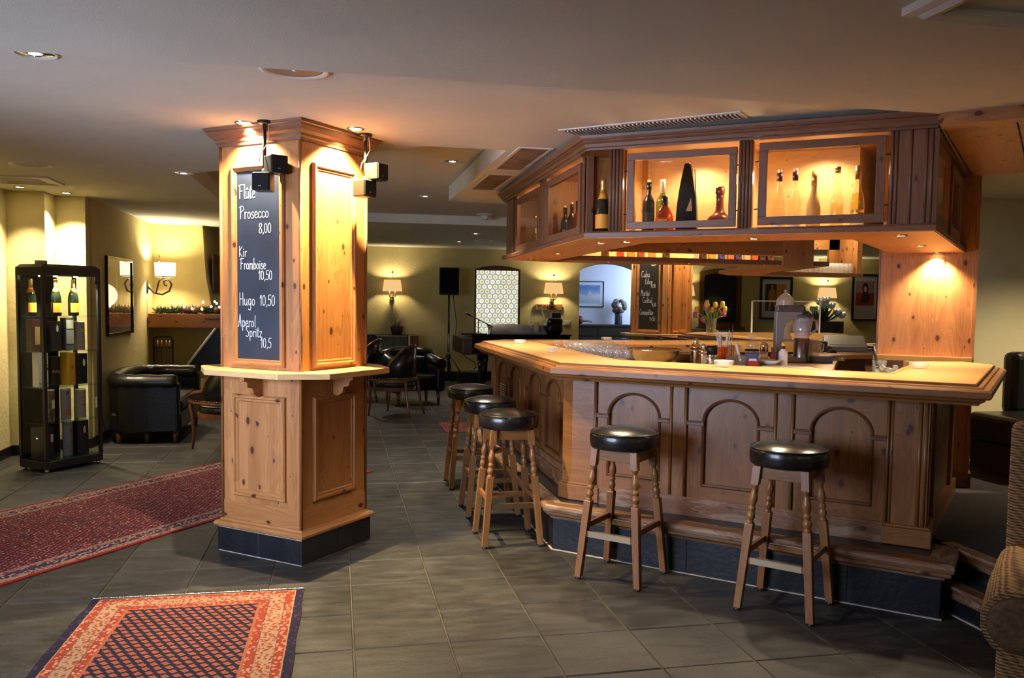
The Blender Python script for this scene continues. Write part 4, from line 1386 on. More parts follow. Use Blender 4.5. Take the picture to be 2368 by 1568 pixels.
# small halogen spots in the canopy soffit
sp_proto = thing('soffit_spot', 'small lit spot in the pine soffit of the bar canopy', 'spotlight', group='lit spots in the bar canopy soffit')
obj('ring', MB().lathe([(.036, .0), (.036, -.004), (.031, -.006), (.027, -.003)], 20, caps=False), MAT['brass'], sp_proto)
obj('bulb', MB().lathe([(.0, -.0035), (.026, -.003), (.027, .0)], 16, caps=False), MAT['bulb'], sp_proto)
SL = [(1.715, 7.40, 9, 'at its far left end'), (1.711, 6.431, 9, 'above the glass ashtray'), (1.674, 5.226, 9, 'left of the two at the front corner'), (1.791, 5.057, 14, 'right of the two at the front corner'),
      (2.383, 4.525, 20, 'in the middle of the front'), (3.007, 4.054, 18, 'at the front right corner'), (3.615, 4.681, 11, 'between the corner and the tall panel'), (4.165, 5.215, 24, 'touching the tall pine panel'),
      (2.51, 7.547, 9, 'below the rear shelf, above the steel bowl'), (3.301, 7.516, 9, 'below the rear shelf, right of the far chalkboard'), (4.083, 7.502, 9, 'at the right end of the rear shelf'),
      (5.109, 9.935, 6, 'leftmost of the far corner'), (5.06, 9.27, 6, 'second of the far corner'), (5.112, 8.77, 6, 'below the wide end board'), (5.894, 9.991, 6, 'below the stacked tumblers'), (6.50, 9.917, 6, 'rightmost below the tumblers')]
for k, (x, y, e, lb) in enumerate(SL):
    if k == 0:
        r = sp_proto
        move(r, (x, y, ZB))
    else:
        r = dup(sp_proto, (x, y, ZB))
    r['label'] = 'lit spot in the bar canopy soffit, ' + lb
    lamp('spot_lamp', 'SPOT', (x, y, ZB - .012), e * 2.0, WARM2, spot_size=math.radians(115), spot_blend=.7, shadow_soft_size=.02, to=(x, y, 0), parent=r)

# halogen spots in the ceiling
hs = thing('ceiling_spot', 'spot', 'spotlight', group='lit halogen ceiling spots')
obj('ring', MB().lathe([(.052, .0), (.052, -.004), (.045, -.008), (.040, -.003)], 24, caps=False), MAT['chrome'], hs)
obj('bulb', MB().lathe([(.0, -.005), (.030, -.006), (.039, -.002)], 18, caps=False), MAT['bulb'], hs)
HL = [(-.535, 5.164, 125, WARM2, 118, 'lit ceiling spot shining down the chalkboard of the near column', (-.43, 5.29, 1.7)), (.107, 5.163, 300, (1.0, .74, .34), 112, 'lit ceiling spot over the bare face of the near column', (-.02, 5.27, 1.6)),
      (-2.92, 8.72, 50, WARM2, 84, 'lit ceiling spot by the access hatch over the glass cabinet', (-2.95, 8.85, 0)), (-2.62, 9.06, 110, WARM2, 100, 'lit ceiling spot glaring on the corner wall behind the glass cabinet', (-2.62, 9.15, 0)),
      (-3.0, 7.1, 40, WARM2, 80, 'lit ceiling spot at the very edge over the bright wall', (-3.05, 7.15, 0)),
      (4.25, 11.32, 45, WARM2, 104, 'lit ceiling spot over the chalkboard face of the far column', (4.28, 11.38, 0)), (5.0, 11.15, 60, WARM, 104, 'lit ceiling spot over the bare face of the far column', (4.98, 11.2, 0)),
      (6.1, 5.0, 110, WARM2, 120, 'unseen ceiling spot added over the leather bench', (6.1, 5.3, 0))]  # unseen spot added to brighten the wall on the platform side
for k, (x, y, e, c, ang, lb, to) in enumerate(HL):
    zc_ = HI_Z if y > 11 else 2.56 if x > 6 else MAIN_Z
    if k == 0:
        r = hs
        move(r, (x, y, zc_))
    else:
        r = dup(hs, (x, y, zc_))
    r['label'] = lb
    lamp('spot_lamp', 'SPOT', (x, y, zc_ - .02), e, c, spot_size=math.radians(ang), spot_blend=.9, shadow_soft_size=.012, to=to, parent=r)

# larger recessed downlights
dl = thing('recessed_downlight', 'light', 'downlight', group='recessed ceiling downlights')
obj('ring', MB().lathe([(.088, .0), (.088, -.004), (.078, -.006), (.074, .004), (.066, -.0005)], 28, caps=False), MAT['white_paint'], dl)
fac = MB()
for k in range(20):
    a0, a1 = 2 * PI * k / 20, 2 * PI * (k + 1) / 20
    am = (a0 + a1) / 2
    fac.quad((.074 * math.cos(a0), .074 * math.sin(a0), -.001), (.074 * math.cos(a1), .074 * math.sin(a1), -.001), (.03 * math.cos(a1), .03 * math.sin(a1), -.0055), (.03 * math.cos(a0), .03 * math.sin(a0), -.0005))
obj('reflector', fac, MAT['chrome'], dl)
obj('bulb', MB().ell((0, 0, -.004), (.03, .012, .006), 10, 6), MAT['bulb_soft'], dl)
DL = [(-1.251, 3.95, MAIN_Z, 11, 'recessed downlight at the ceiling step above the runner rug'), (.962, 3.86, MAIN_Z, 40, 'recessed downlight at the ceiling step in front of the bar'),
      (-1.234, 7.35, MAIN_Z, 22, 'recessed downlight over the leather sofa, left of the near column'), (.945, 7.05, HI_Z, 105, 'recessed downlight in the ceiling recess beside the air grilles'),
      (.965, 9.45, HI_Z, 70, 'second recessed downlight in the ceiling recess, farther back'), (2.09, 12.82, BACK_Z, 34, 'recessed downlight in the far ceiling above the loudspeaker'),
      (2.09, 14.6, BACK_Z, 26, 'recessed downlight in the far ceiling just before the bullseye window'), (-1.35, 11.1, MAIN_Z, 14, 'recessed downlight partly hidden by the column edge, near the fireplace')]
for k, (x, y, z, e, lb) in enumerate(DL):
    if k == 0:
        r = dl
        move(r, (x, y, z))
    else:
        r = dup(dl, (x, y, z))
    r['label'] = lb
    lamp('downlight_lamp', 'SPOT', (x, y, z - .025), e * 1.5, SOFT, spot_size=math.radians(92), spot_blend=1.0, shadow_soft_size=.05, to=(x, y, 0), parent=r)
# unseen downlights added above the camera for ambient light
for x, y, lb in ((-1.2, 1.2, 'window side'), (1.0, 1.0, 'middle one'), (3.4, 1.2, 'platform side')):
    r = dup(dl, (x, y, NEAR_Z), 0, 'unseen fill downlight added in the low ceiling above the viewer, ' + lb)
    lamp('downlight_lamp', 'SPOT', (x, y, NEAR_Z - .025), 22, SOFT, spot_size=math.radians(96), spot_blend=.8, shadow_soft_size=.05, to=(x, y, 0), parent=r)
# unseen downlights added to light the far rooms
for x, y, z, e, lb in ((5.5, 14.2, BACK_Z, 55, 'before the side room'), (9.5, 14.2, BACK_Z, 50, 'before the framed posters'), (-.2, 13.6, BACK_Z, 80, 'behind the near column')):
    r = dup(dl, (x, y, z), 0, 'unseen downlight added in the far ceiling ' + lb)
    lamp('downlight_lamp', 'SPOT', (x, y, z - .025), e, SOFT, spot_size=math.radians(120), spot_blend=.8, shadow_soft_size=.05, to=(x, y, 0), parent=r)

# round ceiling loudspeaker discs
cs = thing('ceiling_speaker', 'unlit round white ceiling dish in front of the near column', 'ceiling speaker', group='round ceiling dishes')
obj('rim', MB().lathe([(.155, 0), (.155, -.006), (.145, -.010), (.128, -.004), (.12, .0)], 36, caps=False), MAT['white_paint'], cs)
obj('dish', MB().lathe([(.128, -.002), (.08, -.0010), (0, -.0008)], 32, caps=False), P('dish_grey', (.18, .16, .14), .6), cs)
obj('centre_knob', MB().lathe([(.012, -.001), (.012, -.008), (0, -.010)], 12, caps=False), MAT['white_paint'], cs)
move(cs, (-.186, 3.93, MAIN_Z))
dup(cs, (-2.338, 7.227, MAIN_Z), 0, 'unlit round white ceiling dish above the glass display cabinet')
dup(cs, (2.45, 14.2, BACK_Z), 0, 'round white ceiling dish far back near the bullseye window')

# smoke detector
sd = thing('smoke_detector', 'white smoke detector on the raised ceiling before the far beam', 'smoke detector', (1.93, 11.1, HI_Z))
obj('plate', MB().lathe([(.11, 0), (.11, -.012), (.09, -.018), (0, -.018)], 20, (1.93, 11.1, HI_Z)), MAT['white_paint'], sd)
obj('sensor', MB().lathe([(.055, -.018), (.06, -.05), (.045, -.075), (0, -.078)], 16, (1.93, 11.1, HI_Z)), MAT['white_paint'], sd)

# air grilles
ag = thing('air_grille', 'long slotted air grille in the ceiling above the bar canopy', 'air grille', (1.78, 4.67, MAIN_Z))
MG = RZ((1.347, 4.855, MAIN_Z), math.atan2(-.64, .72))
obj('frame', MB().sweep(rect(-.06, 1.02, -.03, .135), [(0, 0), (0, -.006), (-.028, -.006), (-.028, 0)], closed=True), MAT['white_paint'], ag, MG)
obj('backing', MB().box(-.03, 1.0, 0, .105, -.004, -.001), MAT['black_plastic'], ag, MG)
sl = mesh('slat', MB().box(-.0045, .0045, 0.002, .103, -.0115, -.003))
sl.materials.append(MAT['white_paint'])
for k in range(42):
    obj('slat', sl, None, ag, MG @ Matrix.Translation((-.012 + k * .0242, 0, 0)) @ Matrix.Shear('XY', 4, (0, 0)))
fil = P('filter_grey', (.20, .16, .11), .9, var=.4, vs=6, bs=120, bst=.4)
for nm, y0, y1, lb in (('return_grille', 5.47, 6.42, 'dusty square return grille in the ceiling strip, nearer one'), ('return_grille', 6.66, 7.62, 'dusty square return grille in the ceiling strip, farther one')):
    g = thing(nm, lb, 'air grille', (1.29, (y0 + y1) / 2, MAIN_Z), group='dusty ceiling return grilles')
    obj('frame', MB().sweep(rect(1.175, 1.41, y0, y1), [(0, MAIN_Z), (0, MAIN_Z - .006), (-.022, MAIN_Z - .006), (-.022, MAIN_Z)], closed=True), MAT['white_paint'], g)
    obj('filter', MB().box(1.19, 1.395, y0 + .015, y1 - .015, MAIN_Z - .004, MAIN_Z - .001), fil, g)

# ================================================================== cube speakers hung at the near column
def make_speaker(loc, drop, lb, offs, a1, a2, s=.104):
    x, y = loc
    r = thing('cube_speaker', lb, 'speaker', (x, y, MAIN_Z), group='black twin cube speakers on the near column')
    bm = MAT['black_plastic']
    obj('ceiling_plate', MB().lathe([(.042, 0), (.042, -.012), (.03, -.018), (.012, -.02), (.012, -.05), (0, -.05)], 20, (x, y, MAIN_Z)), bm, r)
    bx, by = x + offs[0], y + offs[1]
    obj('rod', MB().tube([(x, y, MAIN_Z - .03), (bx, by, MAIN_Z - drop)], .0105, 10), bm, r)
    obj('joint', MB().ell((bx, by, MAIN_Z - drop - .01), (.02, .02, .022), 10, 8), MAT['steel'], r)
    cab = [(x + .02, y - .02, MAIN_Z - .02)]
    for k in range(1, 6):
        t = k / 5
        cab.append((x + (bx - x) * t + .03 * math.sin(t * 5), y + (by - y) * t - .02, MAIN_Z - .02 - (drop - .06) * t))
    obj('cable', MB().tube(cab, .003, 5), P('copper_cable', (.6, .35, .15), .4), r)
    up = MAIN_Z - drop + .045
    for q, (dx, dy, dz, a) in enumerate(((.065, -.03, .03, a1), (-.005, -.03, -.072, a2))):
        M = RZ((bx + dx, by + dy, MAIN_Z - drop + dz), a)
        c = obj('cube', MB().box(-s / 2, s / 2, -s / 2, s / 2, -s / 2, s / 2), bm, r, M, bevel=.008)
        obj('grille', MB().box(-s / 2 + .006, s / 2 - .006, -s / 2 - .004, -s / 2 + .001, -s / 2 + .006, s / 2 - .006), P('grille_cloth', (.008, .008, .009), .8, spec=.2), c, M, bevel=.003)
        lt = MB()
        write(lt, 'BOSE', -.012, 0, .006, .0013, 1, 0)
        obj('badge', lt, MAT['chrome'], c, M @ FR((0, -s / 2 - .0045, -.03), (1, 0)))
    return r


make_speaker((-.411, 5.094), .285, 'twin black cube speakers hung before the chalkboard of the near column', (.0, -.02), math.radians(30), math.radians(-12))
make_speaker((.17, 5.318), .27, 'twin black cube speakers hung at the right edge of the near column', (.0, -.03), math.radians(48), math.radians(40))

# ================================================================== rugs
def rug(name, label, cat, cx, cy, hw, hl, ang, mat, fringe=None, th=.008):
    M = RZ((cx, cy, 0), ang)
    r = thing(name, label, cat, (cx, cy, 0), ang)
    m = MB()
    n = 24
    i = len(m.v)
    for a in range(n + 1):
        for b in range(2):
            wv = .004 * math.sin(a * 1.7) + .003 * math.sin(a * .6)
            m.v.append(((-hw + wv) if b == 0 else (hw + .004 * math.sin(a * 1.3)), -hl + 2 * hl * a / n, th))
    for a in range(n):
        m.face((i + 2 * a, i + 2 * a + 1, i + 2 * a + 3, i + 2 * a + 2), [(0, 0)] * 4)
    j = len(m.v)
    m.v += [(x, y, 0.001) for x, y, z in m.v[i:j]]
    for a in range(n):
        m.face((i + 2 * a, i + 2 * a + 2, j + 2 * a + 2, j + 2 * a), [(0, 0)] * 4)
        m.face((i + 2 * a + 1, j + 2 * a + 1, j + 2 * a + 3, i + 2 * a + 3), [(0, 0)] * 4)
    m.face((i, j, j + 1, i + 1), [(0, 0)] * 4)
    m.face((i + 2 * n, i + 2 * n + 1, j + 2 * n + 1, j + 2 * n), [(0, 0)] * 4)
    obj('pile', m, mat, r, M)
    if fringe:
        f = MB()
        for e in (-1, 1):
            for k in range(int(2 * hw / .006)):
                x = -hw + k * .006
                l = random.uniform(.008, .02)
                f.box(x, x + .004, min(e * hl, e * (hl + l)), max(e * hl, e * (hl + l)), .001, .006)
        obj('fringe', f, MAT['paper'], r, M, kind='stuff')
    return r


NAVY, ORG, CRM, COR = (.010, .007, .019), (.17, .026, .012), (.22, .135, .085), (.20, .062, .036)
rm = rug_mat('rug_near', .535, 1.35, [(-.02, .042, NAVY, (.03, .02, .05), .2), (.042, .048, CRM, CRM, 0), (.048, .085, ORG, (.34, .16, .10), .4), (.085, .090, (.1, .03, .03), CRM, .2), (.090, .168, CRM, (.16, .030, .014), .62), (.168, .173, (.1, .03, .03), CRM, .2),
                                     (.173, .208, ORG, (.34, .16, .10), .4), (.208, .222, COR, COR, 0)], NAVY, COR, (.20, .035, .016), .047, .043)
rug('patterned_rug', 'navy rug with coral leaf motifs and wide orange border on slate floor', 'rug', -.727, 3.225, .535, 1.37, math.radians(-.8), rm, True)
RU = math.radians(53.2 - 90)
rr = rug_mat('rug_runner', .76, 1.87, [(-.02, .03, (.17, .014, .011), (.19, .02, .014), .2), (.03, .075, (.23, .135, .11), (.10, .02, .02), .5), (.075, .16, (.030, .020, .034), (.30, .20, .15), .5), (.16, .20, (.23, .115, .09), (.10, .02, .02), .5)],
             (.062, .011, .016), (.13, .020, .022), (.26, .13, .10), .034, .03, speck=(52, (.32, .24, .20), (.022, .014, .030)))
u_ = Vector((math.cos(math.radians(53.2)), math.sin(math.radians(53.2))))
nrm_ = Vector((-u_.y, u_.x))
endp = Vector((.32, 7.72))
c_ = endp - u_ * 1.87 + nrm_ * .76
rug('runner_rug', 'long dark red runner rug with fine pattern passing behind the near column', 'rug', c_.x, c_.y, .76, 1.87, RU, rr)
r3_ = rug_mat('rug_small', .35, .5, [(-.02, .03, (.06, .03, .04), (.2, .05, .04), .3)], (.09, .02, .02), (.22, .06, .05), (.3, .15, .12), .05, .05, speck=(40, (.4, .28, .22), (.03, .02, .03)))
rug('small_rug', 'small dark red rug far back behind the row of bar stools', 'rug', 1.98, 10.35, .70, .42, math.radians(0), r3_)

# ================================================================== bottles and boxes
BOT = {}


def bottle_proto(key, prof, glass, cap=None, capz=None, label=None, n=20, liquid=None):
    """prof: (r, z); cap: (material, [(r, z)]); label: (material, r, z0, z1, half-angle)"""
    r = thing('bottle', 'bottle', 'bottle')
    obj('glass', MB().lathe(prof, n), glass, r)
    if liquid:
        mt, zt = liquid
        lp_ = [(max(a - .004, .001), b + .004) for a, b in prof if b + .004 < zt]
        ra = [a for a, b in prof if b <= zt][-1]
        obj('liquid', MB().lathe(lp_ + [(max(ra - .004, .001), zt)], n), mt, r)
    for mt, pr in (cap or []):
        obj('cap', MB().lathe(pr, n), mt, r)
    for mt, rr_, z0, z1, ha in (label or []):
        m = MB()
        k = 10
        i = len(m.v)
        for j in range(k + 1):
            a = -PI / 2 - ha + 2 * ha * j / k
            m.v += [(rr_ * math.cos(a), rr_ * math.sin(a), z0), (rr_ * math.cos(a), rr_ * math.sin(a), z1)]
        for j in range(k):
            m.face((i + 2 * j, i + 2 * j + 2, i + 2 * j + 3, i + 2 * j + 1), [(0, 0)] * 4, True)
        lb = obj('label', m, mt, r)
    BOT[key] = [r, False]
    return r


def put(key, loc, lb, rz=0, scale=1.0, group=None, cat=None):
    r, used = BOT[key]
    if not used:
        move(r, loc, rz, scale)
        r['label'] = lb
        BOT[key][1] = True
    else:
        r = dup(r, loc, rz, lb, scale=scale)
    if group:
        r['group'] = group
    if cat:
        r['category'] = cat
    return r


dark_glass = P('dark_green_glass', (.008, .014, .007), .06, coat=.4)
black_glass = P('black_glass', (.006, .006, .006), .08, coat=.4)
clear_glass = thin_glass('clear_glass', (.90, .92, .84), .55, base=.02)
green_glass = thin_glass('green_glass', (.50, .58, .12), 1.0, base=.03)
amber_glass = thin_glass('amber_glass', (.80, .30, .03), 1.0, base=.03)
straw_liq = thin_glass('straw_liquid', (.92, .86, .50), .5)
frost = P('frosted_gold', (.75, .55, .22), .55)
brown_glaze = P('brown_glaze', (.16, .035, .02), .15, coat=.5)
champ = [(.0, .004), (.040, 0), (.045, .006), (.045, .15), (.043, .175), (.034, .205), (.022, .232), (.017, .255), (.0155, .30), (.0155, .32)]
bottle_proto('champagne', champ, dark_glass, [(MAT['gold_foil'], [(.0185, .248), (.0165, .285), (.017, .316), (.0175, .322), (.015, .330), (0, .330)]), (MAT['orange_label'], [(.0335, .209), (.0225, .236), (.019, .25)])], label=[(MAT['orange_label'], .0456, .03, .115, 1.15)])
bordeaux = [(.0, .0), (.036, 0), (.038, .006), (.038, .19), (.034, .21), (.018, .235), (.0145, .25), (.0145, .30), (.0155, .302), (.0155, .312), (0, .312)]
bottle_proto('dark_wine', bordeaux, black_glass, [(black_glass, [(.0165, .27), (.0165, .315)]), (MAT['cream'], [(.010, .315), (.010, .333), (0, .333)])], label=[(MAT['dark_grey'], .0385, .05, .13, 1.0)])
bottle_proto('green_white', bordeaux, green_glass, [(MAT['white_china'], [(.0165, .245), (.0165, .31), (.0175, .312), (.0175, .33), (0, .33)])], label=[(MAT['cream'], .0385, .03, .10, 1.0)])
flask = [(.0, 0), (.05, 0), (.056, .012), (.056, .06), (.05, .10), (.036, .135), (.022, .152), (.018, .16), (.018, .175), (0, .175)]
bottle_proto('amber_flask', flask, amber_glass, [(black_glass, [(.017, .158), (.019, .165), (.019, .215), (0, .216)])], label=[(MAT['orange_label'], .0562, .02, .075, .55)])
dec = [(.0, 0), (.06, 0), (.072, .008), (.074, .03), (.066, .05), (.040, .068), (.026, .085), (.022, .11), (.020, .15), (.024, .165), (.020, .172), (0, .172)]
bottle_proto('decanter', dec, brown_glaze, [(brown_glaze, [(.019, .172), (.026, .185), (.026, .21), (.02, .22), (0, .222)])])
slim = [(.0, 0), (.033, 0), (.036, .005), (.036, .13), (.032, .165), (.020, .205), (.0145, .24), (.013, .29), (.0145, .295), (.0145, .305), (0, .305)]
bottle_proto('grappa', slim, clear_glass, [(P('purple_foil', (.06, .02, .03), .3), [(.0155, .272), (.0155, .318), (0, .318)]), (MAT['cream'], [(.0115, .318), (.0115, .336), (0, .336)])], label=[(MAT['paper'], .0365, .015, .055, .9)], liquid=(straw_liq, .07))
bottle_proto('frosted', [(a * 1.03, b * .9) for a, b in slim], frost, [(MAT['gold_foil'], [(.0155, .24), (.0155, .318), (0, .318)])])
bottle_proto('clear_tall', slim, clear_glass, [(MAT['brass'], [(.0155, .30), (.0155, .335), (0, .335)])], liquid=(thin_glass('clear_liquid', (.88, .88, .76), .4), .14))
bottle_proto('straw_tall', slim, clear_glass, [(P('bronze_foil', (.28, .17, .10), .35, .5), [(.0155, .265), (.0155, .335), (0, .335)])], label=[(MAT['paper'], .0365, .02, .06, .9), (MAT['gold_foil'], .0366, .085, .10, 1.2)], liquid=(straw_liq, .19))

A3 = math.atan2(t3.y, t3.x)
put('champagne', (1.60, 4.965, ZS), 'champagne bottle with orange label standing in the open canopy corner', A3)
put('dark_wine', (1.875, 4.905, ZS), 'dark wine bottle with pale cork behind the first cabinet door', A3)
put('green_white', (1.944, 4.855, ZS), 'green bottle with white capsule behind the amber flask', A3)
put('amber_flask', (1.911, 4.736, ZS), 'squat amber whisky flask with black stopper in the cabinet', A3)
put('decanter', (2.195, 4.59, ZS + .03), 'brown glazed bell-shaped decanter in the first cabinet door', A3, 1.05)
obj('stand', MB().lathe([(.06, -.03), (.06, 0), (0, 0)], 20), MAT['pine_inside'], BOT['decanter'][0])
for k, (key, x, y, lb) in enumerate((('grappa', 2.473, 4.411, 'clear bottle with purple capsule, first of five behind the second door'), ('grappa', 2.542, 4.36, 'clear bottle with purple capsule, second of five behind the second door'),
                                     ('frosted', 2.624, 4.30, 'frosted golden bottle, third of five behind the second door'), ('clear_tall', 2.723, 4.227, 'tall clear bottle with brass cap, fourth of five behind the second door'),
                                     ('straw_tall', 2.808, 4.165, 'straw-coloured bottle with bronze capsule, last of five behind the second door'))):
    put(key, (x, y, ZS), lb, A3, 1.03, 'five slim bottles behind the second door')
# tall black obelisk bottle
ob = thing('obelisk_bottle', 'tall black curved obelisk bottle with triangular hole in the first cabinet door', 'bottle', (2.028, 4.675, ZS), A3)
MO = RZ((2.028, 4.675, ZS), A3)
pts = []
for k in range(13):
    t = k / 12
    pts.append((-.062 * (1 - t ** 1.8) - .016 * t, .40 * t))
pts = pts + [(-x, z) for x, z in pts[::-1]]
obj('body', MB().prism(pts, -.028, .028), black_glass, ob, MO @ FR((0, 0, 0), (1, 0)), bevel=.006)
obj('window', MB().prism([(.0, .12), (.036, .12), (.028, .20)], .0285, .030), MAT['pine_inside'], ob, MO @ FR((0, 0, 0), (1, 0)))
obj('side_strip', MB().prism([(x * .5 + .034 * (1 - z), z) for x, z in ((.04, .0), (.05, .0), (.03, .36), (.02, .36))], .0285, .030), P('olive_strip', (.20, .12, .03), .3), ob, MO @ FR((.012, 0, 0), (1, 0)))
# bottles in the left doors
put('clear_tall', (1.69, 7.13, ZS), 'clear bottle with pale cap in the far left canopy door', 0, 1.0)
put('dark_wine', (1.65, 6.02, ZS), 'dark bottle with white label in the near left canopy door', 0, .87)
put('amber_flask', (1.625, 5.57, ZS), 'amber bottle beside the dark one in the near left canopy door', 0, 1.25)
put('dark_wine', (1.64, 5.80, ZS), 'second dark bottle behind the amber bottle in the left canopy door', 0, .87)

# bottles whose feet show under the rear header
cols = [(1.0, .3, .05), (.05, .03, .02), (.7, .10, .06), (.75, .55, .10), (.35, .10, .06), (.8, .5, .2), (.03, .03, .02), (.75, .75, .7), (.03, .02, .02), (.70, .60, .10), (.03, .06, .5), (.5, .25, .1), (.05, .06, .35), (.75, .78, .5), (.45, .2, .08), (.03, .03, .06), (.06, .03, .05)]
xs_ = [2.05, 2.42, 2.57, 2.67, 2.77, 2.88, 3.02, 3.30, 3.39, 3.48, 3.58, 3.67, 3.75, 3.84, 3.92, 4.0, 4.08]
cn = ['orange', 'dark', 'red', 'amber', 'brown', 'honey', 'black', 'clear', 'dark brown', 'yellow', 'cobalt blue', 'rust', 'navy', 'pale green', 'tan', 'midnight', 'plum']
for x, c, nm in zip(xs_, cols, cn):
    key = 'rear_' + nm
    bottle_proto(key, [(.0, 0), (.035, 0), (.038, .005), (.038, .19), (.018, .24), (.014, .30), (0, .30)], P('bottle_' + nm.replace(' ', '_'), c, .12, coat=.4), n=12)
    put(key, (x, 7.42, ZS), nm + ' bottle whose foot shows under the header of the rear shelf', 0, 1.0, 'bottles on the rear overhead shelf')
lamp('shelf_lamp', 'AREA', (3.3, 7.40, 2.36), 14, WARM, shape='RECTANGLE', size=2.2, size_y=.15, to=(3.3, 7.40, 2.0))

# lamps inside the display cabinet
for s_, d_, e in ((.60, .24, 9.0), (1.33, .24, 9.0)):
    p = FO + t3 * s_ - n3 * d_
    lamp('cabinet_lamp', 'SPOT', (p.x, p.y, 2.475), e, WARM2, spot_size=math.radians(150), spot_blend=.6, shadow_soft_size=.03, to=(p.x, p.y, 2.0))
for s_ in (.24, .89, .99, 1.66):
    p = FO + t3 * s_ - n3 * .12
    lamp('cabinet_lamp', 'POINT', (p.x, p.y, 2.30), .9, WARM, shadow_soft_size=.03)
lamp('cabinet_lamp', 'POINT', (1.75, 6.7, 2.42), 2.6, WARM, shadow_soft_size=.03)
lamp('cabinet_lamp', 'POINT', (1.75, 5.6, 2.42), 2.6, WARM, shadow_soft_size=.03)

# ================================================================== things on the bar
ash = thing('ashtray', 'ashtray', 'ashtray', group='cut glass ashtrays on the bar')
m = MB()
prof = [(0, 0), (.030, 0), (.036, .004), (.050, .020), (.052, .034), (.044, .038), (.036, .030), (.022, .012), (0, .010)]
n = 14
i = len(m.v)
for q, (r_, z) in enumerate(prof):
    for k in range(n):
        rr_ = r_ * (1.0 + (.10 if k % 2 else -.06) * (1 if 2 < q < 7 else 0))
        m.v.append((rr_ * math.cos(2 * PI * k / n), rr_ * math.sin(2 * PI * k / n), z))
for q in range(len(prof) - 1):
    for k in range(n):
        l = (k + 1) % n
        m.face((i + q * n + k, i + q * n + l, i + (q + 1) * n + l, i + (q + 1) * n + k), [(0, 0)] * 4)
obj('glass_body', m, MAT['crystal'], ash)
ASH = [(1.62, 7.40, 'cut glass ashtray at the far left end of the bar'), (1.60, 6.15, 'cut glass ashtray on the left arm of the bar, beside the tumblers'), (2.66, 8.05, 'cut glass ashtray on the rear rim, before the side room sideboard'),
       (2.28, 4.66, 'cut glass ashtray on the front bar top, before the orange cup'), (3.50, 4.50, 'cut glass ashtray on the right end of the bar top'), (4.62, 8.75, 'cut glass ashtray beside the tall grey mixer'), (4.75, 9.75, 'cut glass ashtray on the far counter, behind the mixer')]
for k, (x, y, lb) in enumerate(ASH):
    if k == 0:
        move(ash, (x, y, 1.20), .3)
        ash['label'] = lb
    else:
        dup(ash, (x, y, 1.20), .3 * k, lb, scale=1.1 if k == 3 else 1.0)

BZ = 1.13
# tumblers upside down in rows
gm = thing('glass_tray', 'flat steel tray under the upturned tumblers', 'tray', (2.2, 6.6, BZ))
obj('tray_sheet', MB().box(1.93, 2.36, 5.92, 7.22, BZ, BZ + .04), MAT['steel'], gm)
tum = thing('tumbler', 'small upturned tumbler in the glittering rows behind the left bar arm', 'glass', group='upturned tumblers on the work bench')
obj('glass_body', MB().lathe([(.027, 0), (.029, .001), (.026, .04), (.024, .075), (.0, .075)], 14, caps=False), MAT['tumbler'], tum)
first = True
for a in range(5):
    for b in range(14):
        x = 1.98 + a * .068 + (b % 2) * .02
        y = 7.15 - b * .085 - a * .03
        if first:
            move(tum, (x, y, BZ + .04), 0, .95)
            first = False
        else:
            dup(tum, (x, y, BZ + .04), random.random(), scale=.95)
for x, y, lb in ((1.72, 6.45, 'taller upturned glass, first beside the ashtray on the bar arm'), (1.75, 6.30, 'taller upturned glass, second beside the ashtray on the bar arm')):
    dup(tum, (x, y, 1.203), 0, lb, scale=1.0)
for x, y, lb in ((2.72, 6.75, 'stemmed glass upturned behind the steel bowl, left one'), (2.92, 6.70, 'stemmed glass upturned behind the steel bowl, right one'), (2.35, 6.65, 'stemmed glass upturned behind the rows of tumblers')):
    g_ = thing('wine_glass', lb, 'glass', (x, y, BZ), group='upturned stemmed glasses')
    obj('glass_body', MB().lathe([(.03, 0), (.034, .04), (.028, .075), (.004, .09), (.0035, .15), (.032, .156), (0, .158)], 16, (x, y, BZ), caps=False), MAT['tumbler'], g_)

# steel bowls
def bowl(x, y, s, lb, z=BZ):
    b = thing('steel_bowl', lb, 'bowl', (x, y, z))
    M = RZ((x, y, z), 0) @ Matrix.Scale(s, 4)
    obj('bowl_shell', MB().lathe([(.0, 0), (.08, .002), (.14, .03), (.175, .07), (.19, .11), (.205, .113), (.207, .117), (.187, .116), (.172, .072), (.135, .034), (.07, .008), (0, .007)], 36, caps=False), MAT['steel'], b, M)
    obj('rim', MB().lathe([(.203, .110), (.209, .113), (.209, .118), (.203, .120)], 36, caps=False), MAT['chrome'], b, M)


bowl(2.28, 5.79, .98, 'wide polished steel bowl on the work bench')
bowl(2.60, 5.98, .62, 'smaller dark steel bowl behind the wide bowl', BZ)

def shaker(x, y, s, lb):
    b = thing('cocktail_shaker', lb, 'shaker', (x, y, BZ))
    M = RZ((x, y, BZ), 0) @ Matrix.Scale(s, 4)
    obj('cup', MB().lathe([(.0, 0), (.032, 0), (.036, .01), (.043, .10), (.044, .12)], 20), MAT['steel'], b, M)
    obj('strainer', MB().lathe([(.044, .12), (.042, .14), (.030, .158), (.020, .165)], 20), MAT['chrome'], b, M)
    obj('cap', MB().lathe([(.020, .163), (.022, .17), (.021, .195), (.012, .206), (0, .208)], 16), MAT['chrome'], b, M)


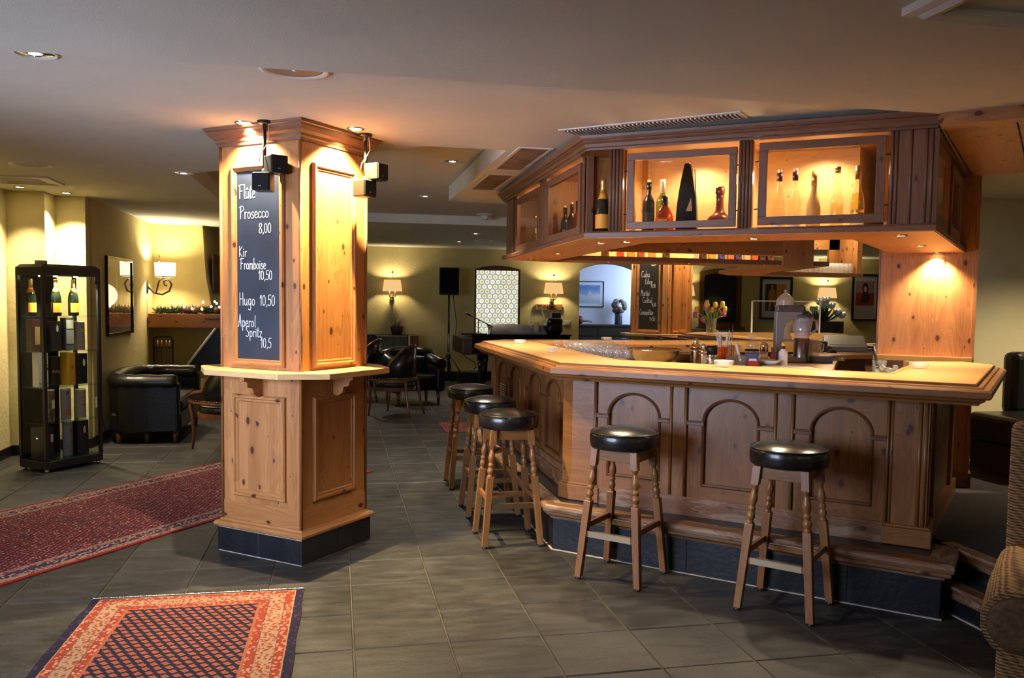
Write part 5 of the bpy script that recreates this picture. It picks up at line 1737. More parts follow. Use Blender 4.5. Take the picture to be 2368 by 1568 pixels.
shaker(2.612, 5.80, .95, 'taller steel cocktail shaker beside the bowls')
shaker(2.610, 5.66, .78, 'shorter steel cocktail shaker in front of the taller one')
mt = thing('mixing_tin', 'steel mixing tin with black rim right of the shakers', 'mixing tin', (2.67, 5.65, BZ))
obj('tin', MB().lathe([(.0, 0), (.030, 0), (.033, .01), (.040, .13)], 20, (2.67, 5.65, BZ)), MAT['steel'], mt)
obj('band', MB().lathe([(.0405, .085), (.0415, .13), (.038, .145), (0, .146)], 20, (2.67, 5.65, BZ)), MAT['black_plastic'], mt)

oc_ = thing('straw_cup', 'orange cup full of clear drinking straws', 'cup', (2.83, 5.80, BZ))
obj('cup', MB().lathe([(.0, 0), (.026, 0), (.040, .13), (.037, .13), (.024, .005)], 20, (2.83, 5.80, BZ), caps=False), MAT['orange_plastic'], oc_)
for k in range(14):
    a = random.random() * 6.28
    r0, r1 = random.uniform(0, .018), random.uniform(.015, .06)
    obj('straw', MB().tube([(2.83 + r0 * math.cos(a), 5.80 + r0 * math.sin(a), BZ + .02), (2.83 + r1 * math.cos(a), 5.80 + r1 * math.sin(a), BZ + random.uniform(.21, .26))], .0032, 6), MAT['straw'], oc_)

def tumb(x, y, r0, r1, h, lb, fill=None, z=BZ, nm='tall_glass'):
    b = thing(nm, lb, 'glass', (x, y, z))
    obj('glass_body', MB().lathe([(.0, .0), (r0, 0), (r1, h), (r1 - .003, h), (r0 - .003, .008), (0, .008)], 18, (x, y, z), caps=False), MAT['tumbler'], b)
    return b


g_ = tumb(2.95, 5.92, .028, .034, .14, 'tall glass with a long bar spoon right of the orange cup')
obj('bar_spoon', MB().tube([(2.955, 5.92, BZ + .01), (2.965, 5.915, BZ + .30)], .003, 6), MAT['steel'], g_)
g_ = tumb(2.87, 5.57, .036, .042, .09, 'short glass holding a muddler and a spoon')
obj('muddler', MB().tube([(2.87, 5.57, BZ + .01), (2.82, 5.57, BZ + .17)], .010, 8), MAT['straw'], g_)
g_ = tumb(2.72, 5.52, .05, .062, .05, 'low glass bowl before the orange cup', nm='glass_bowl')
g_ = tumb(2.80, 5.60, .03, .036, .08, 'short glass with coloured paper strips')
obj('paper_strip', MB().box(2.785, 2.80, 5.595, 5.60, BZ + .01, BZ + .09), MAT['red'], g_)

bx_ = thing('salt_box', 'small blue and red box on the work bench', 'box', (2.93, 5.53, BZ), math.radians(-30))
MX = RZ((2.93, 5.53, BZ), math.radians(-20))
obj('carton', MB().box(-.038, .038, -.022, .022, 0, .10), MAT['blue_print'], bx_, MX, bevel=.002)
obj('red_print', MB().box(-.0385, .0385, -.0228, -.022, .002, .042), MAT['red'], bx_, MX)
obj('white_print', MB().prism([(-.03, .045), (.03, .045), (.024, .062), (-.024, .062)], .0222, .0232), MAT['paper'], bx_, MX @ FR((0, 0, 0), (1, 0)))
jr = thing('glass_jar', 'clip-top glass jar with black band', 'jar', (3.10, 5.86, BZ))
obj('glass_body', MB().lathe([(.0, 0), (.045, 0), (.048, .01), (.048, .09), (.035, .11), (.04, .115), (.045, .15), (.03, .17), (0, .17)], 18, (3.10, 5.86, BZ), caps=False), MAT['tumbler'], jr)
obj('band', MB().lathe([(.049, .095), (.054, .1), (.054, .108), (.04, .112)], 18, (3.10, 5.86, BZ), caps=False), MAT['black_plastic'], jr)
gt = thing('strainer', 'flat steel cocktail strainer with looped handle standing upright', 'strainer', (3.12, 5.72, BZ))
obj('disc', MB().box(-.035, .035, -.003, .003, 0, .10), MAT['tumbler'], gt, RZ((3.12, 5.72, BZ), -.3), bevel=.002)
obj('handle', MB().tube([(-.02, 0, .09), (-.012, 0, .12), (-.014, 0, .17), (0, 0, .185), (.014, 0, .17), (.012, 0, .12), (.02, 0, .09)], .003, 6), MAT['chrome'], gt, RZ((3.12, 5.72, BZ), -.3))

nk = thing('napkin_tray', 'white napkins laid flat on the work bench', 'napkin', (3.0, 5.45, BZ))
obj('sheet', MB().box(-.42, .35, -.10, .12, .0, .006), MAT['paper'], nk, RZ((2.98, 5.44, BZ), math.radians(-12)))
obj('top_sheet', MB().box(-.05, .22, -.08, .05, .006, .012), MAT['white_china'], nk, RZ((3.05, 5.48, BZ), math.radians(-4)))
for x, y, s, lb in ((3.10, 5.60, 1.0, 'white oval dish on the napkins'), (3.12, 5.72, .9, 'second white dish stacked behind the oval dish')):
    d_ = thing('white_dish', lb, 'dish', (x, y, BZ + .012), group='white dishes on the napkins')
    obj('dish_body', MB().lathe([(.0, 0), (.05, 0), (.085, .03), (.082, .032), (.048, .006), (0, .006)], 24, (x, y, BZ + .013), caps=False), MAT['white_china'], d_)
sb = thing('sauce_bottle', 'small sauce bottle with paper label and yellow cap', 'bottle', (3.232, 5.634, BZ))
obj('glass', MB().lathe([(.0, 0), (.030, 0), (.032, .005), (.032, .10), (.014, .125), (.012, .15), (0, .15)], 16, (3.232, 5.634, BZ)), P('bitters_glass', (.12, .04, .01), .1), sb)
obj('label', MB().lathe([(.0325, .005), (.0325, .10), (.0125, .128)], 16, (3.232, 5.634, BZ), caps=False), MAT['paper'], sb)
obj('cap', MB().lathe([(.013, .148), (.014, .152), (.013, .172), (0, .173)], 12, (3.232, 5.634, BZ)), MAT['tulip_y'], sb)
pm = thing('pepper_mill', 'dark pepper mill with steel top behind the white dishes', 'mill', (3.25, 5.95, BZ))
obj('body', MB().lathe([(.0, 0), (.034, 0), (.034, .02), (.026, .05), (.033, .09), (.03, .10)], 16, (3.25, 5.95, BZ)), MAT['mahogany'], pm)
obj('top', MB().lathe([(.03, .10), (.031, .14), (.02, .155), (.008, .158), (.008, .172), (0, .173)], 16, (3.25, 5.95, BZ)), MAT['steel'], pm)
tb_ = thing('hot_sauce', 'little red and green sauce bottle beside the pepper mill', 'bottle', (3.31, 5.93, BZ))
obj('glass', MB().lathe([(.0, 0), (.017, 0), (.018, .07), (.008, .09), (.008, .11), (0, .11)], 12, (3.31, 5.93, BZ)), MAT['red'], tb_)
obj('cap', MB().lathe([(.009, .10), (.009, .122), (0, .123)], 10, (3.31, 5.93, BZ)), MAT['leaf'], tb_)

# tall grey mixer with blender jug
mx = thing('bar_mixer', 'tall grey bar mixer with dark head beside a blender', 'mixer', (3.50, 6.02, BZ), math.radians(-20))
MM = RZ((3.47, 6.03, BZ), math.radians(-18))
obj('stand', MB().prism([(-.08, 0), (-.03, 0), (-.02, .26), (.0, .31), (.04, .335), (.12, .345), (.12, .40), (-.08, .40)], -.05, .05), MAT['grey_plastic'], mx, MM @ FR((0, 0, 0), (1, 0)), bevel=.006)
obj('head', MB().box(-.075, .13, -.055, .055, .395, .45), MAT['dark_grey'], mx, MM, bevel=.008)
obj('base', MB().box(-.08, .16, -.07, .07, 0, .04), MAT['grey_plastic'], mx, MM, bevel=.01)
bl = thing('blender', 'blender with ribbed glass jug on a steel base', 'blender', (3.60, 6.0, BZ))
obj('motor_base', MB().lathe([(.0, 0), (.07, 0), (.072, .02), (.062, .06), (.060, .185), (.055, .19)], 20, (3.60, 6.0, BZ)), P('dark_steel', (.25, .22, .20), .25, .9), bl)
obj('jug', MB().lathe([(.05, .19), (.056, .20), (.082, .36), (.078, .36), (.052, .21), (0, .205)], 12, (3.60, 6.0, BZ), caps=False), MAT['crystal'], bl)
obj('lid', MB().lathe([(.084, .355), (.084, .375), (.05, .385), (.045, .405), (0, .405)], 20, (3.60, 6.0, BZ)), MAT['dark_grey'], bl)
obj('handle', MB().tube([(3.67, 6.0, BZ + .34), (3.715, 5.99, BZ + .33), (3.725, 5.99, BZ + .26), (3.66, 6.0, BZ + .22)], .011, 8), MAT['crystal'], bl)

# beer mugs in a grey rack
mg = thing('beer_mug', 'mug', 'mug', group='upturned beer mugs in the grey rack')
obj('glass_body', MB().lathe([(.043, 0), (.041, .02), (.040, .12), (.036, .125), (0, .127)], 10, caps=False), MAT['crystal'], mg)
obj('handle', MB().tube([(.040, 0, .03), (.072, 0, .04), (.074, 0, .09), (.040, 0, .10)], .007, 6), MAT['crystal'], mg)
for k, (x, y, lb) in enumerate(((3.66, 6.10, 'upturned beer mug, left one in the grey rack'), (3.75, 6.07, 'upturned beer mug, right one in the grey rack'), (3.78, 6.20, 'upturned beer mug at the back of the grey rack'))):
    if k == 0:
        move(mg, (x, y, BZ + .05), -.3)
        mg['label'] = lb
    else:
        dup(mg, (x, y, BZ + .05), -.3 - k * .2, lb)
rk = thing('mug_rack', 'shallow grey drip rack under the beer mugs', 'rack', (3.72, 6.08, BZ))
obj('tray', MB().box(-.15, .15, -.11, .13, 0, .05), MAT['grey_plastic'], rk, RZ((3.72, 6.08, BZ), math.radians(-12)), bevel=.006)
tg = thing('ice_tongs', 'steel tongs lying across a white napkin right of the mug rack', 'tongs', (4.0, 6.25, BZ))
obj('arms', MB().tube([(3.90, 6.28, BZ + .03), (4.12, 6.18, BZ + .012)], .008, 6).tube([(3.92, 6.30, BZ + .03), (4.13, 6.21, BZ + .012)], .008, 6), MAT['steel'], tg)
nk2 = thing('napkin', 'white folded napkin at the right end of the work bench', 'napkin', (4.05, 6.3, BZ))
obj('sheet', MB().box(-.13, .13, -.13, .10, 0, .008), MAT['paper'], nk2, RZ((4.03, 6.30, BZ), .9))

# clear ice bin and pot with tongs in the right corner
ib = thing('ice_bin', 'clear plastic ice bin full of ice cubes in the right corner', 'ice bin', (3.66, 4.98, 1.05))
MI = RZ((3.66, 4.99, 1.05), math.radians(-22))
m = MB()
for x0, x1, y0, y1 in ((-.14, .14, -.10, -.096), (-.14, .14, .096, .10), (-.14, -.136, -.1, .1), (.136, .14, -.1, .1)):
    m.box(x0, x1, y0, y1, 0, .17)
m.box(-.14, .14, -.1, .1, 0, .004).box(-.12, .12, -.09, .09, .17, .178)
obj('bin', m, MAT['glass'], ib, MI, bevel=.002)
m = MB()
for k in range(26):
    x, y, z = random.uniform(-.115, .115), random.uniform(-.075, .075), random.uniform(.01, .12)
    st = len(m.v)
    m.box(-.014, .014, -.014, .014, -.014, .014)
    m.xf(Matrix.Translation((x, y, z)) @ Matrix.Rotation(random.random() * 3, 4, (random.random(), random.random(), 1)), st)
obj('ice', m, MAT['crystal'], ib, MI, kind='stuff')
gj = tumb(3.84, 5.36, .045, .05, .10, 'glass pot with a black-handled tool beside the ice bin', z=1.09, nm='tool_glass')
obj('tool', MB().tube([(3.84, 5.36, 1.10), (3.80, 5.38, 1.29)], .011, 8), MAT['black_plastic'], gj)

# beer tap tower on the far arm
bt = thing('beer_tower', 'cream ceramic beer tower with brass band and two taps', 'beer tap', (4.62, 9.0, 1.2))
B0 = (4.88, 8.50, 1.2)
obj('column', MB().lathe([(.0, 0), (.085, 0), (.09, .02), (.07, .05), (.055, .09), (.06, .16), (.085, .20), (.09, .215)], 24, B0), MAT['ceramic'], bt)
obj('brass_band', MB().lathe([(.092, .21), (.098, .22), (.092, .235), (.092, .30), (.10, .315), (.098, .325)], 24, B0), MAT['brass'], bt)
obj('dome', MB().lathe([(.098, .325), (.09, .345), (.092, .36), (.10, .372), (.10, .395), (.094, .41), (.10, .42), (.09, .45), (.06, .49), (.03, .51), (.012, .52), (.016, .535), (.014, .55), (0, .56)], 24, B0), MAT['ceramic'], bt)
for dx, dy in ((.16, -.06), (.05, -.12)):
    tpx = obj('tap', MB().tube([(B0[0] + dx * .5, B0[1] + dy * .5, 1.2 + .27), (B0[0] + dx * 1.25, B0[1] + dy * 1.25, 1.2 + .27), (B0[0] + dx * 1.5, B0[1] + dy * 1.5, 1.2 + .24), (B0[0] + dx * 1.6, B0[1] + dy * 1.6, 1.2 + .15)], .012, 8), MAT['brass'], bt)
    obj('tap_handle', MB().lathe([(.008, 0), (.010, .03), (.016, .06), (.014, .085), (0, .095)], 12, (B0[0] + dx * 1.2, B0[1] + dy * 1.2, 1.2 + .28)), MAT['black_plastic'], tpx)

# till and its neighbours
tl = thing('cash_till', 'grey touch-screen till on the inner bench', 'till', (5.25, 8.05, 1.1))
MTl = RZ((5.32, 8.02, 1.1), math.radians(-28))
m = MB()
i = m.add([(-.22, -.16, 0), (.22, -.16, 0), (.22, .16, 0), (-.22, .16, 0), (-.21, -.15, .05), (.21, -.15, .05), (.21, .16, .17), (-.21, .16, .17)])
for q in ((3, 2, 1, 0), (4, 5, 6, 7), (0, 1, 5, 4), (1, 2, 6, 5), (2, 3, 7, 6), (3, 0, 4, 7)):
    m.face([i + k for k in q], [(0, 0)] * 4)
tcase = obj('case', m, MAT['grey_plastic'], tl, MTl, bevel=.015)
obj('screen', MB().quad((-.16, -.10, .072), (.16, -.10, .072), (.16, .13, .161), (-.16, .13, .161)), P('screen', (.16, .19, .20), .2), tcase, MTl)
cd = thing('customer_display', 'black box with folding display left of the till', 'display', (4.95, 8.1, 1.1))
obj('case', MB().box(-.10, .10, -.08, .10, 0, .11), MAT['dark_grey'], cd, RZ((4.98, 8.0, 1.1), -.5), bevel=.01)
obj('paper_roll', MB().box(-.08, .06, -.04, .06, .11, .118), MAT['white_china'], cd, RZ((4.96, 8.0, 1.1), -.5))
ms = thing('computer_mouse', 'black computer mouse before the till', 'mouse', (4.96, 7.75, 1.1))
obj('shell', MB().ell((4.98, 7.72, 1.1), (.055, .035, .035), 12, 8), MAT['black_plastic'], ms)
for k, (x, y, a, w_, mt_, lb) in enumerate(((5.72, 8.10, .3, .12, 'paper', 'white slips of paper stacked right of the till'), (5.80, 8.20, -.4, .10, 'dark_grey', 'dark notebook on the papers right of the till'), (5.66, 8.02, .9, .05, 'blue_print', 'small blue box on the papers right of the till'), (5.86, 8.28, .1, .09, 'cream', 'cream leaflets fanned at the bench edge'))):
    pp = thing('paper_stack', lb, 'papers', (x, y, 1.1))
    obj('sheets', MB().box(-w_, w_, -.08, .08, 0, .02), MAT[mt_], pp, RZ((x, y, 1.1 + k * .016), a))
    obj('top_sheet', MB().box(-w_ * .9, w_ * .9, -.07, .07, .02, .023), MAT['paper'], pp, RZ((x, y, 1.1 + k * .016), a + .2))

lamp('shelf_lamp', 'POINT', (6.2, 9.70, 2.45), 5, WARM2, shadow_soft_size=.05)  # lamp without a fitting, added to light the far shelf tumblers
# tumblers stacked on the far canopy shelf
tm2 = thing('shelf_tumbler', 'clear tumbler in the stacked rows on the far canopy shelf', 'glass', group='tumblers on the far canopy shelf')
obj('glass_body', MB().lathe([(.034, 0), (.036, .001), (.033, .06), (.031, .13), (0, .13)], 12, caps=False), MAT['crystal'], tm2)
first = True
for a in range(9):
    for b in range(3):
        x, y = 6.0 + a * .062 + b * .03, 9.74 + b * .08
        if first:
            move(tm2, (x, y, ZS))
            first = False
        else:
            dup(tm2, (x, y, ZS), a * .4 + b)
for a in range(4):
    dup(tm2, (5.93 + a * .075, 10.0, ZS), a, 'tall clear glass left of the stacked tumblers on the far canopy shelf', 'tall glasses left of the stacked tumblers', scale=1.55)

# tulips in a glass vase
tv = thing('tulip_vase', 'clear vase of yellow and pink tulips on the far bar arm', 'flowers', (4.75, 10.2, 1.2))
V0 = Vector((4.72, 10.02, 1.2))
obj('vase', MB().lathe([(.0, 0), (.055, 0), (.062, .01), (.066, .21), (.062, .21), (.056, .015), (0, .012)], 18, V0, caps=False), MAT['tumbler'], tv)
FLW = [(-.19, .36, 'tulip_y'), (-.14, .45, 'tulip_y'), (-.10, .40, 'tulip_p'), (-.05, .47, 'tulip_y'), (-.02, .41, 'tulip_p'), (.05, .36, 'tulip_y'), (.07, .44, 'tulip_y'), (.12, .38, 'tulip_d'), (.16, .45, 'tulip_y'), (.19, .37, 'tulip_y'), (.24, .30, 'tulip_p'), (.03, .30, 'tulip_y'), (-.22, .27, 'tulip_p'), (.15, .30, 'tulip_d')]
for k, (dx, dz, c) in enumerate(FLW):
    dy = random.uniform(-.1, .1)
    tip = V0 + Vector((dx * .85, dy, dz * .8))
    obj('stem', MB().tube([V0 + Vector((dx * .15, dy * .2, .02)), V0 + Vector((dx * .35, dy * .4, .2)), tip], .006, 6), MAT['stem_green'], tv)
    m = MB()
    for p_ in range(6):
        a = p_ * PI / 3
        st = len(m.v)
        m.ell((0, 0, 0), (.020, .010, .042), 6, 5)
        m.xf(Matrix.Translation(tip + Vector((.018 * math.cos(a), .018 * math.sin(a), .025))) @ Matrix.Rotation(a + PI / 2, 4, 'Z'), st)
    obj('tulip', m, MAT[c], tv)
for k in range(9):
    a = k * .7
    d = Vector((math.cos(a) * .12, math.sin(a) * .1, .30 + .05 * math.sin(k)))
    obj('leaf', MB().tube([V0 + d * .2, V0 + d * .6 + Vector((0, 0, .06)), V0 + d], [.012, .022, .003], 6, flat=.25), MAT['stem_green'], tv)

# ================================================================== glass display cabinet on the left
VC = Vector((-2.53, 8.03))          # near vertical edge
va = (Vector((-2.80, 8.26)) - VC).normalized()
vb = (Vector((-2.172, 8.504)) - VC).normalized()
VW, VD = .585, .36
va = Vector((-vb.y, vb.x))
VM = Matrix(((vb.x, va.x, 0, VC.x), (vb.y, va.y, 0, VC.y), (0, 0, 1, 0), (0, 0, 0, 1)))   # local x along the long front, local y along the short side
vt = thing('display_cabinet', 'narrow black-framed glass display cabinet with bottles and whisky boxes', 'display cabinet', (VC.x, VC.y, 0))
bk = MAT['black_metal']
m = MB().box(0, VW, 0, VD, .03, .10)
obj('base', m, bk, vt, VM, bevel=.004)
for x, y in ((.03, .03), (VW - .03, .03), (.03, VD - .03), (VW - .03, VD - .03)):
    obj('foot', MB().lathe([(.018, 0), (.018, .03), (0, .03)], 12, (x, y, 0)), MAT['chrome'], vt, VM)
H1 = 1.86
m = MB().box(0, VW, 0, VD, H1 - .10, H1 - .03)
m.prism(rect(0, VW, 0, VD), H1 - .03, H1 - .03)
i = m.add([(0, 0, H1 - .03), (VW, 0, H1 - .03), (VW, VD, H1 - .03), (0, VD, H1 - .03), (.03, .03, H1), (VW - .03, .03, H1), (VW - .03, VD - .03, H1), (.03, VD - .03, H1)])
for k in range(4):
    l = (k + 1) % 4
    m.face((i + k, i + l, i + 4 + l, i + 4 + k), [(0, 0)] * 4)
m.face((i + 4, i + 5, i + 6, i + 7), [(0, 0)] * 4)
obj('top', m, bk, vt, VM)
for x, y in ((0, 0), (VW - .028, 0), (0, VD - .028), (VW - .028, VD - .028)):
    obj('post', MB().box(x, x + .028, y, y + .028, .10, H1 - .10, g='z'), bk, vt, VM)
obj('back_panel', MB().box(.028, .40, VD - .006, VD, .10, H1 - .10), P('back_grey', (.004, .004, .004), .5, spec=.2), vt, VM)
obj('back_glass', MB().box(.40, VW - .028, VD - .006, VD, .10, H1 - .10), MAT['glass'], vt, VM)
obj('front_glass', MB().box(.028, VW - .028, .006, .010, .10, H1 - .10), MAT['glass'], vt, VM)
obj('side_glass', MB().box(.006, .010, .028, VD - .028, .10, H1 - .10), MAT['glass'], vt, VM)
obj('side_glass', MB().box(VW - .010, VW - .006, .028, VD - .028, .10, H1 - .10), MAT['glass'], vt, VM)
obj('lock', MB().box(VW - .06, VW - .03, -.004, .006, H1 - .17, H1 - .10), bk, vt, VM)
SHZ = [.105, .425, .745, 1.065, 1.37]
SHZ = [.105, .44, .76, 1.08, 1.40]
for z in SHZ[1:]:
    obj('shelf', MB().box(.012, VW - .012, .014, VD - .01, z - .008, z), MAT['shelf_glass'], vt, VM)
obj('shelf', MB().box(.012, VW - .012, .014, VD - .01, .10, .105), MAT['shelf_glass'], vt, VM)
m = MB()
for x, y in ((.10, .16), (.20, .10), (.42, .12)):
    m.lathe([(.018, 0), (.018, -.01), (0, -.011)], 12, (x, y, H1 - .10))
obj('lamp_disc', m, MAT['bulb'], vt, VM)
for x, y, e in ((.15, .026, 16.0), (.42, .026, 16.0)):
    p = VM @ Vector((x, y, H1 - .125))
    lamp('cabinet_lamp', 'SPOT', p, e, SOFT, spot_size=math.radians(120), spot_blend=.6, shadow_soft_size=.02, to=(p.x, p.y, 0))
AV = math.atan2(vb.y, vb.x)


def vput(key, x, y, z, lb, s=1.0, rz=0):
    p = VM @ Vector((x, y, z))
    return put(key, p, lb, AV + rz, s)


vput('champagne', .065, .25, SHZ[4], 'champagne bottle at the left of the display cabinet top shelf')
vput('champagne', .20, .10, SHZ[4], 'champagne bottle with glaring lit neck in the display cabinet')
vput('champagne', .39, .12, SHZ[4], 'champagne bottle at the right of the display cabinet top shelf')


def carton(x, y, z, w_, d_, h_, mat, lb, rz=0, cyl=False, extra=None, txt=None):
    p = VM @ Vector((x, y, z))
    r = thing('whisky_tube' if cyl else 'whisky_box', lb, 'box', p, AV + rz, group='whisky cartons in the display cabinet')
    M = RZ(p, AV + rz)
    if cyl:
        b = obj('carton', MB().lathe([(.0, .001), (w_, .001), (w_, h_ - .012), (w_ * 1.02, h_ - .012), (w_ * 1.02, h_), (0, h_)], 24), mat, r, M)
    else:
        b = obj('carton', MB().box(-w_, w_, -d_, d_, .001, h_, g='z'), mat, r, M, bevel=.0015)
    F = M @ FR((0, -(w_ if cyl else d_), 0), (1, 0))
    if extra:
        for mt_, x0, x1, z0, z1, kind_ in extra:
            if cyl:
                m = MB()
                k = 6
                i = len(m.v)
                a0, a1 = -PI / 2 + math.asin(max(-.95, x0 / w_)), -PI / 2 + math.asin(min(.95, x1 / w_))
                for j in range(k + 1):
                    a = a0 + (a1 - a0) * j / k
                    m.v += [(w_ * 1.01 * math.cos(a), w_ * 1.01 * math.sin(a), z0), (w_ * 1.01 * math.cos(a), w_ * 1.01 * math.sin(a), z1)]
                for j in range(k):
                    m.face((i + 2 * j, i + 2 * j + 2, i + 2 * j + 3, i + 2 * j + 1), [(0, 0)] * 4, True)
                obj('print', m, mt_, b, M)
            elif kind_ == 'oval':
                cx_, cz_ = (x0 + x1) / 2, (z0 + z1) / 2
                m = MB().prism([(cx_ + (x1 - x0) / 2 * math.cos(2 * PI * k / 16), cz_ + (z1 - z0) / 2 * math.sin(2 * PI * k / 16)) for k in range(16)], .0005, .0015)
                obj('print', m, mt_, b, F)
            else:
                obj('print', MB().box(x0, x1, z0, z1, .0005, .0015), mt_, b, F)
    if txt:
        m = MB()
        write(m, txt[0], txt[1], txt[2], txt[3], txt[4], 1.0, .002)
        obj('lettering', m, txt[5], b, F)
    return r


CW, CK, CR, CY = P('box_white', (.62, .60, .56), .5), P('box_black', (.012, .012, .013), .35), MAT['cream'], P('box_yellow', (.68, .32, .015), .45)
INK, OVL, BUR = P('ink', (.10, .09, .08), .6), P('oval_label', (.66, .60, .52), .6), P('box_burgundy', (.05, .015, .015), .4)
GRY = P('box_grey', (.10, .10, .10), .5)
s3, s2, s1, s0 = SHZ[3], SHZ[2], SHZ[1], SHZ[0]
carton(.06, .22, s3, .04, .04, .285, BUR, 'dark burgundy box with gold label on the second shelf', extra=[(MAT['gold_foil'], -.01, .035, .06, .22, 'r')])
carton(.205, .16, s3, .05, .05, .27, CK, 'black box with oval label at the left of the second shelf', extra=[(OVL, .0, .022, .17, .235, 'oval')])
carton(.335, .14, s3, .04, .04, .30, GRY, 'grey and silver box in the middle of the second shelf', extra=[(P('silver_print', (.34, .33, .30), .5), -.038, .038, .06, .19, 'r'), (CR, -.036, .036, .2, .28, 'r')])
carton(.46, .14, s3, .047, .047, .265, CR, 'cream tube with small print on the second shelf', cyl=True, extra=[(INK, -.03, .03, .17, .174, 'r'), (INK, -.02, .02, .145, .148, 'r'), (INK, -.03, .03, .10, .106, 'r'), (INK, -.015, .015, .185, .195, 'r')])
carton(.085, .17, s2, .045, .045, .31, CW, 'tall white box with brown bands on the third shelf', extra=[(GRY, .0, .045, .19, .20, 'r'), (P('brown_print', (.12, .06, .03), .5), 0, .045, .15, .175, 'r'), (GRY, -.045, .045, .03, .036, 'r')])
carton(.225, .20, s2, .045, .045, .265, P('box_charcoal', (.03, .03, .026), .5), 'charcoal box with white lettering on the third shelf', txt=('Ardbeg'.replace('A', 'A'), -.038, .12, .026, .0035, MAT['chalk']))
carton(.335, .14, s2, .045, .045, .30, CY, 'bright yellow carton on the third shelf', rz=.3, extra=[(INK, -.008, .012, .15, .17, 'r'), (P('ochre', (.45, .20, .01), .5), -.03, .035, .185, .189, 'r')])
carton(.465, .15, s2, .048, .048, .285, CK, 'black box with pale oval label at the right of the third shelf', extra=[(OVL, -.002, .022, .165, .235, 'oval')])
carton(.145, .13, s1, .036, .036, .29, P('box_map', (.42, .38, .28), .6, var=.5, vs=18), 'pale mottled tube behind the post on the fourth shelf', cyl=True, extra=[(CR, -.01, .03, .12, .2, 'r')])
carton(.315, .15, s1, .044, .044, .285, CW, 'white tube with red and brown picture on the fourth shelf', cyl=True, extra=[(P('russet', (.40, .08, .04), .5), -.03, .03, .04, .075, 'r'), (INK, -.02, 0.0, .235, .26, 'r'), (INK, -.01, .03, .20, .204, 'r')])
carton(.46, .14, s1, .047, .047, .27, CR, 'cream tube with small print on the fourth shelf', cyl=True, extra=[(INK, -.025, .03, .19, .196, 'r'), (INK, -.02, .03, .12, .126, 'r'), (INK, -.01, .03, .15, .153, 'r')])
carton(.115, .17, s0, .055, .05, .29, CK, 'black box with white label on the bottom shelf', extra=[(CW, .02, .045, .15, .22, 'r')])
carton(.32, .14, s0, .044, .044, .32, CW, 'white tube with dark band on the bottom shelf', cyl=True, extra=[(INK, -.043, .043, .08, .10, 'r'), (INK, -.01, .035, .22, .25, 'r')])
carton(.455, .16, s0, .058, .058, .31, CK, 'large black box with pink oval label on the bottom shelf', extra=[(P('pink_label', (.55, .36, .32), .6), .0, .026, .19, .26, 'oval')])
ld = thing('power_adapter', 'black power adapter with blue light at the foot of the display cabinet', 'adapter', VM @ Vector((.02, .12, .105)))
obj('case', MB().box(.014, .05, .05, .22, .105, .40), CK, ld, VM)
obj('blue_light', MB().box(.0125, .014, .13, .14, .30, .306), MAT['led'], ld, VM)
so_ = thing('wall_socket', 'white wall socket with black plug right of the display cabinet', 'socket', (-2.5, 9.9, .44))
obj('plate', MB().box(-2.515, -2.503, 9.55, 9.66, .40, .51), MAT['white_paint'], so_, bevel=.002)
obj('plug', MB().ell((-2.49, 9.60, .455), (.02, .02, .02), 8, 6), MAT['black_plastic'], so_)
obj('cord', MB().tube([(-2.48, 9.60, .455), (-2.45, 9.55, .44), (-2.44, 9.52, .36), (-2.45, 9.50, .2)], .006, 6), MAT['black_plastic'], so_)
sb_ = thing('small_boxes', 'two small grey boxes lying on top of the display cabinet', 'box', VM @ Vector((.2, .3, H1)))
obj('grey_box', MB().box(.16, .24, .26, .32, H1, H1 + .04), P('box_top_grey', (.35, .33, .30), .6), sb_, VM)

# ================================================================== picture, sconce, fireplace
def frame_pic(name, lb, M, w_, h_, bar, mats, glaze=True, depth=.03):
    r = thing(name, lb, 'picture', M @ Vector((w_ / 2, 0, 0)))
    fr_ = obj('frame', MB().sweep(rect(0, w_, 0, h_), [(0, 0), (0, depth), (-bar, depth), (-bar, 0)], closed=True), mats[0], r, M, bevel=.003)
    obj('mount', MB().box(bar * .9, w_ - bar * .9, bar * .9, h_ - bar * .9, .002, .006), mats[1], r, M)
    return r


FP = FR((-2.512, 10.0, 1.135), (0, 1))
pc = frame_pic('framed_picture', 'black-framed poster on the left wall before the sconce', FP, 1.17, .90, .035, (MAT['black_lacquer'], P('mount_grey', (.38, .36, .30), .8)))
obj('print', MB().box(.13, 1.04, .12, .78, .006, .008), P('print_brown', (.12, .055, .03), .7, var=.8, vs=3), pc, FP)
obj('orange_print', MB().box(.13, 1.04, .12, .36, .008, .009), P('print_orange', (.40, .11, .02), .7, var=.3, vs=6), pc, FP)
obj('figure_print', MB().prism([(.42, .20), (.52, .20), (.55, .40), (.50, .62), (.44, .70), (.40, .45)], .0085, .0095), P('print_cream', (.40, .27, .12), .7), pc, FP)
obj('glazing', MB().box(.03, 1.14, .03, .87, .014, .016), thin_glass('picture_glass', (1, 1, 1), .9, base=.03), pc, FP)

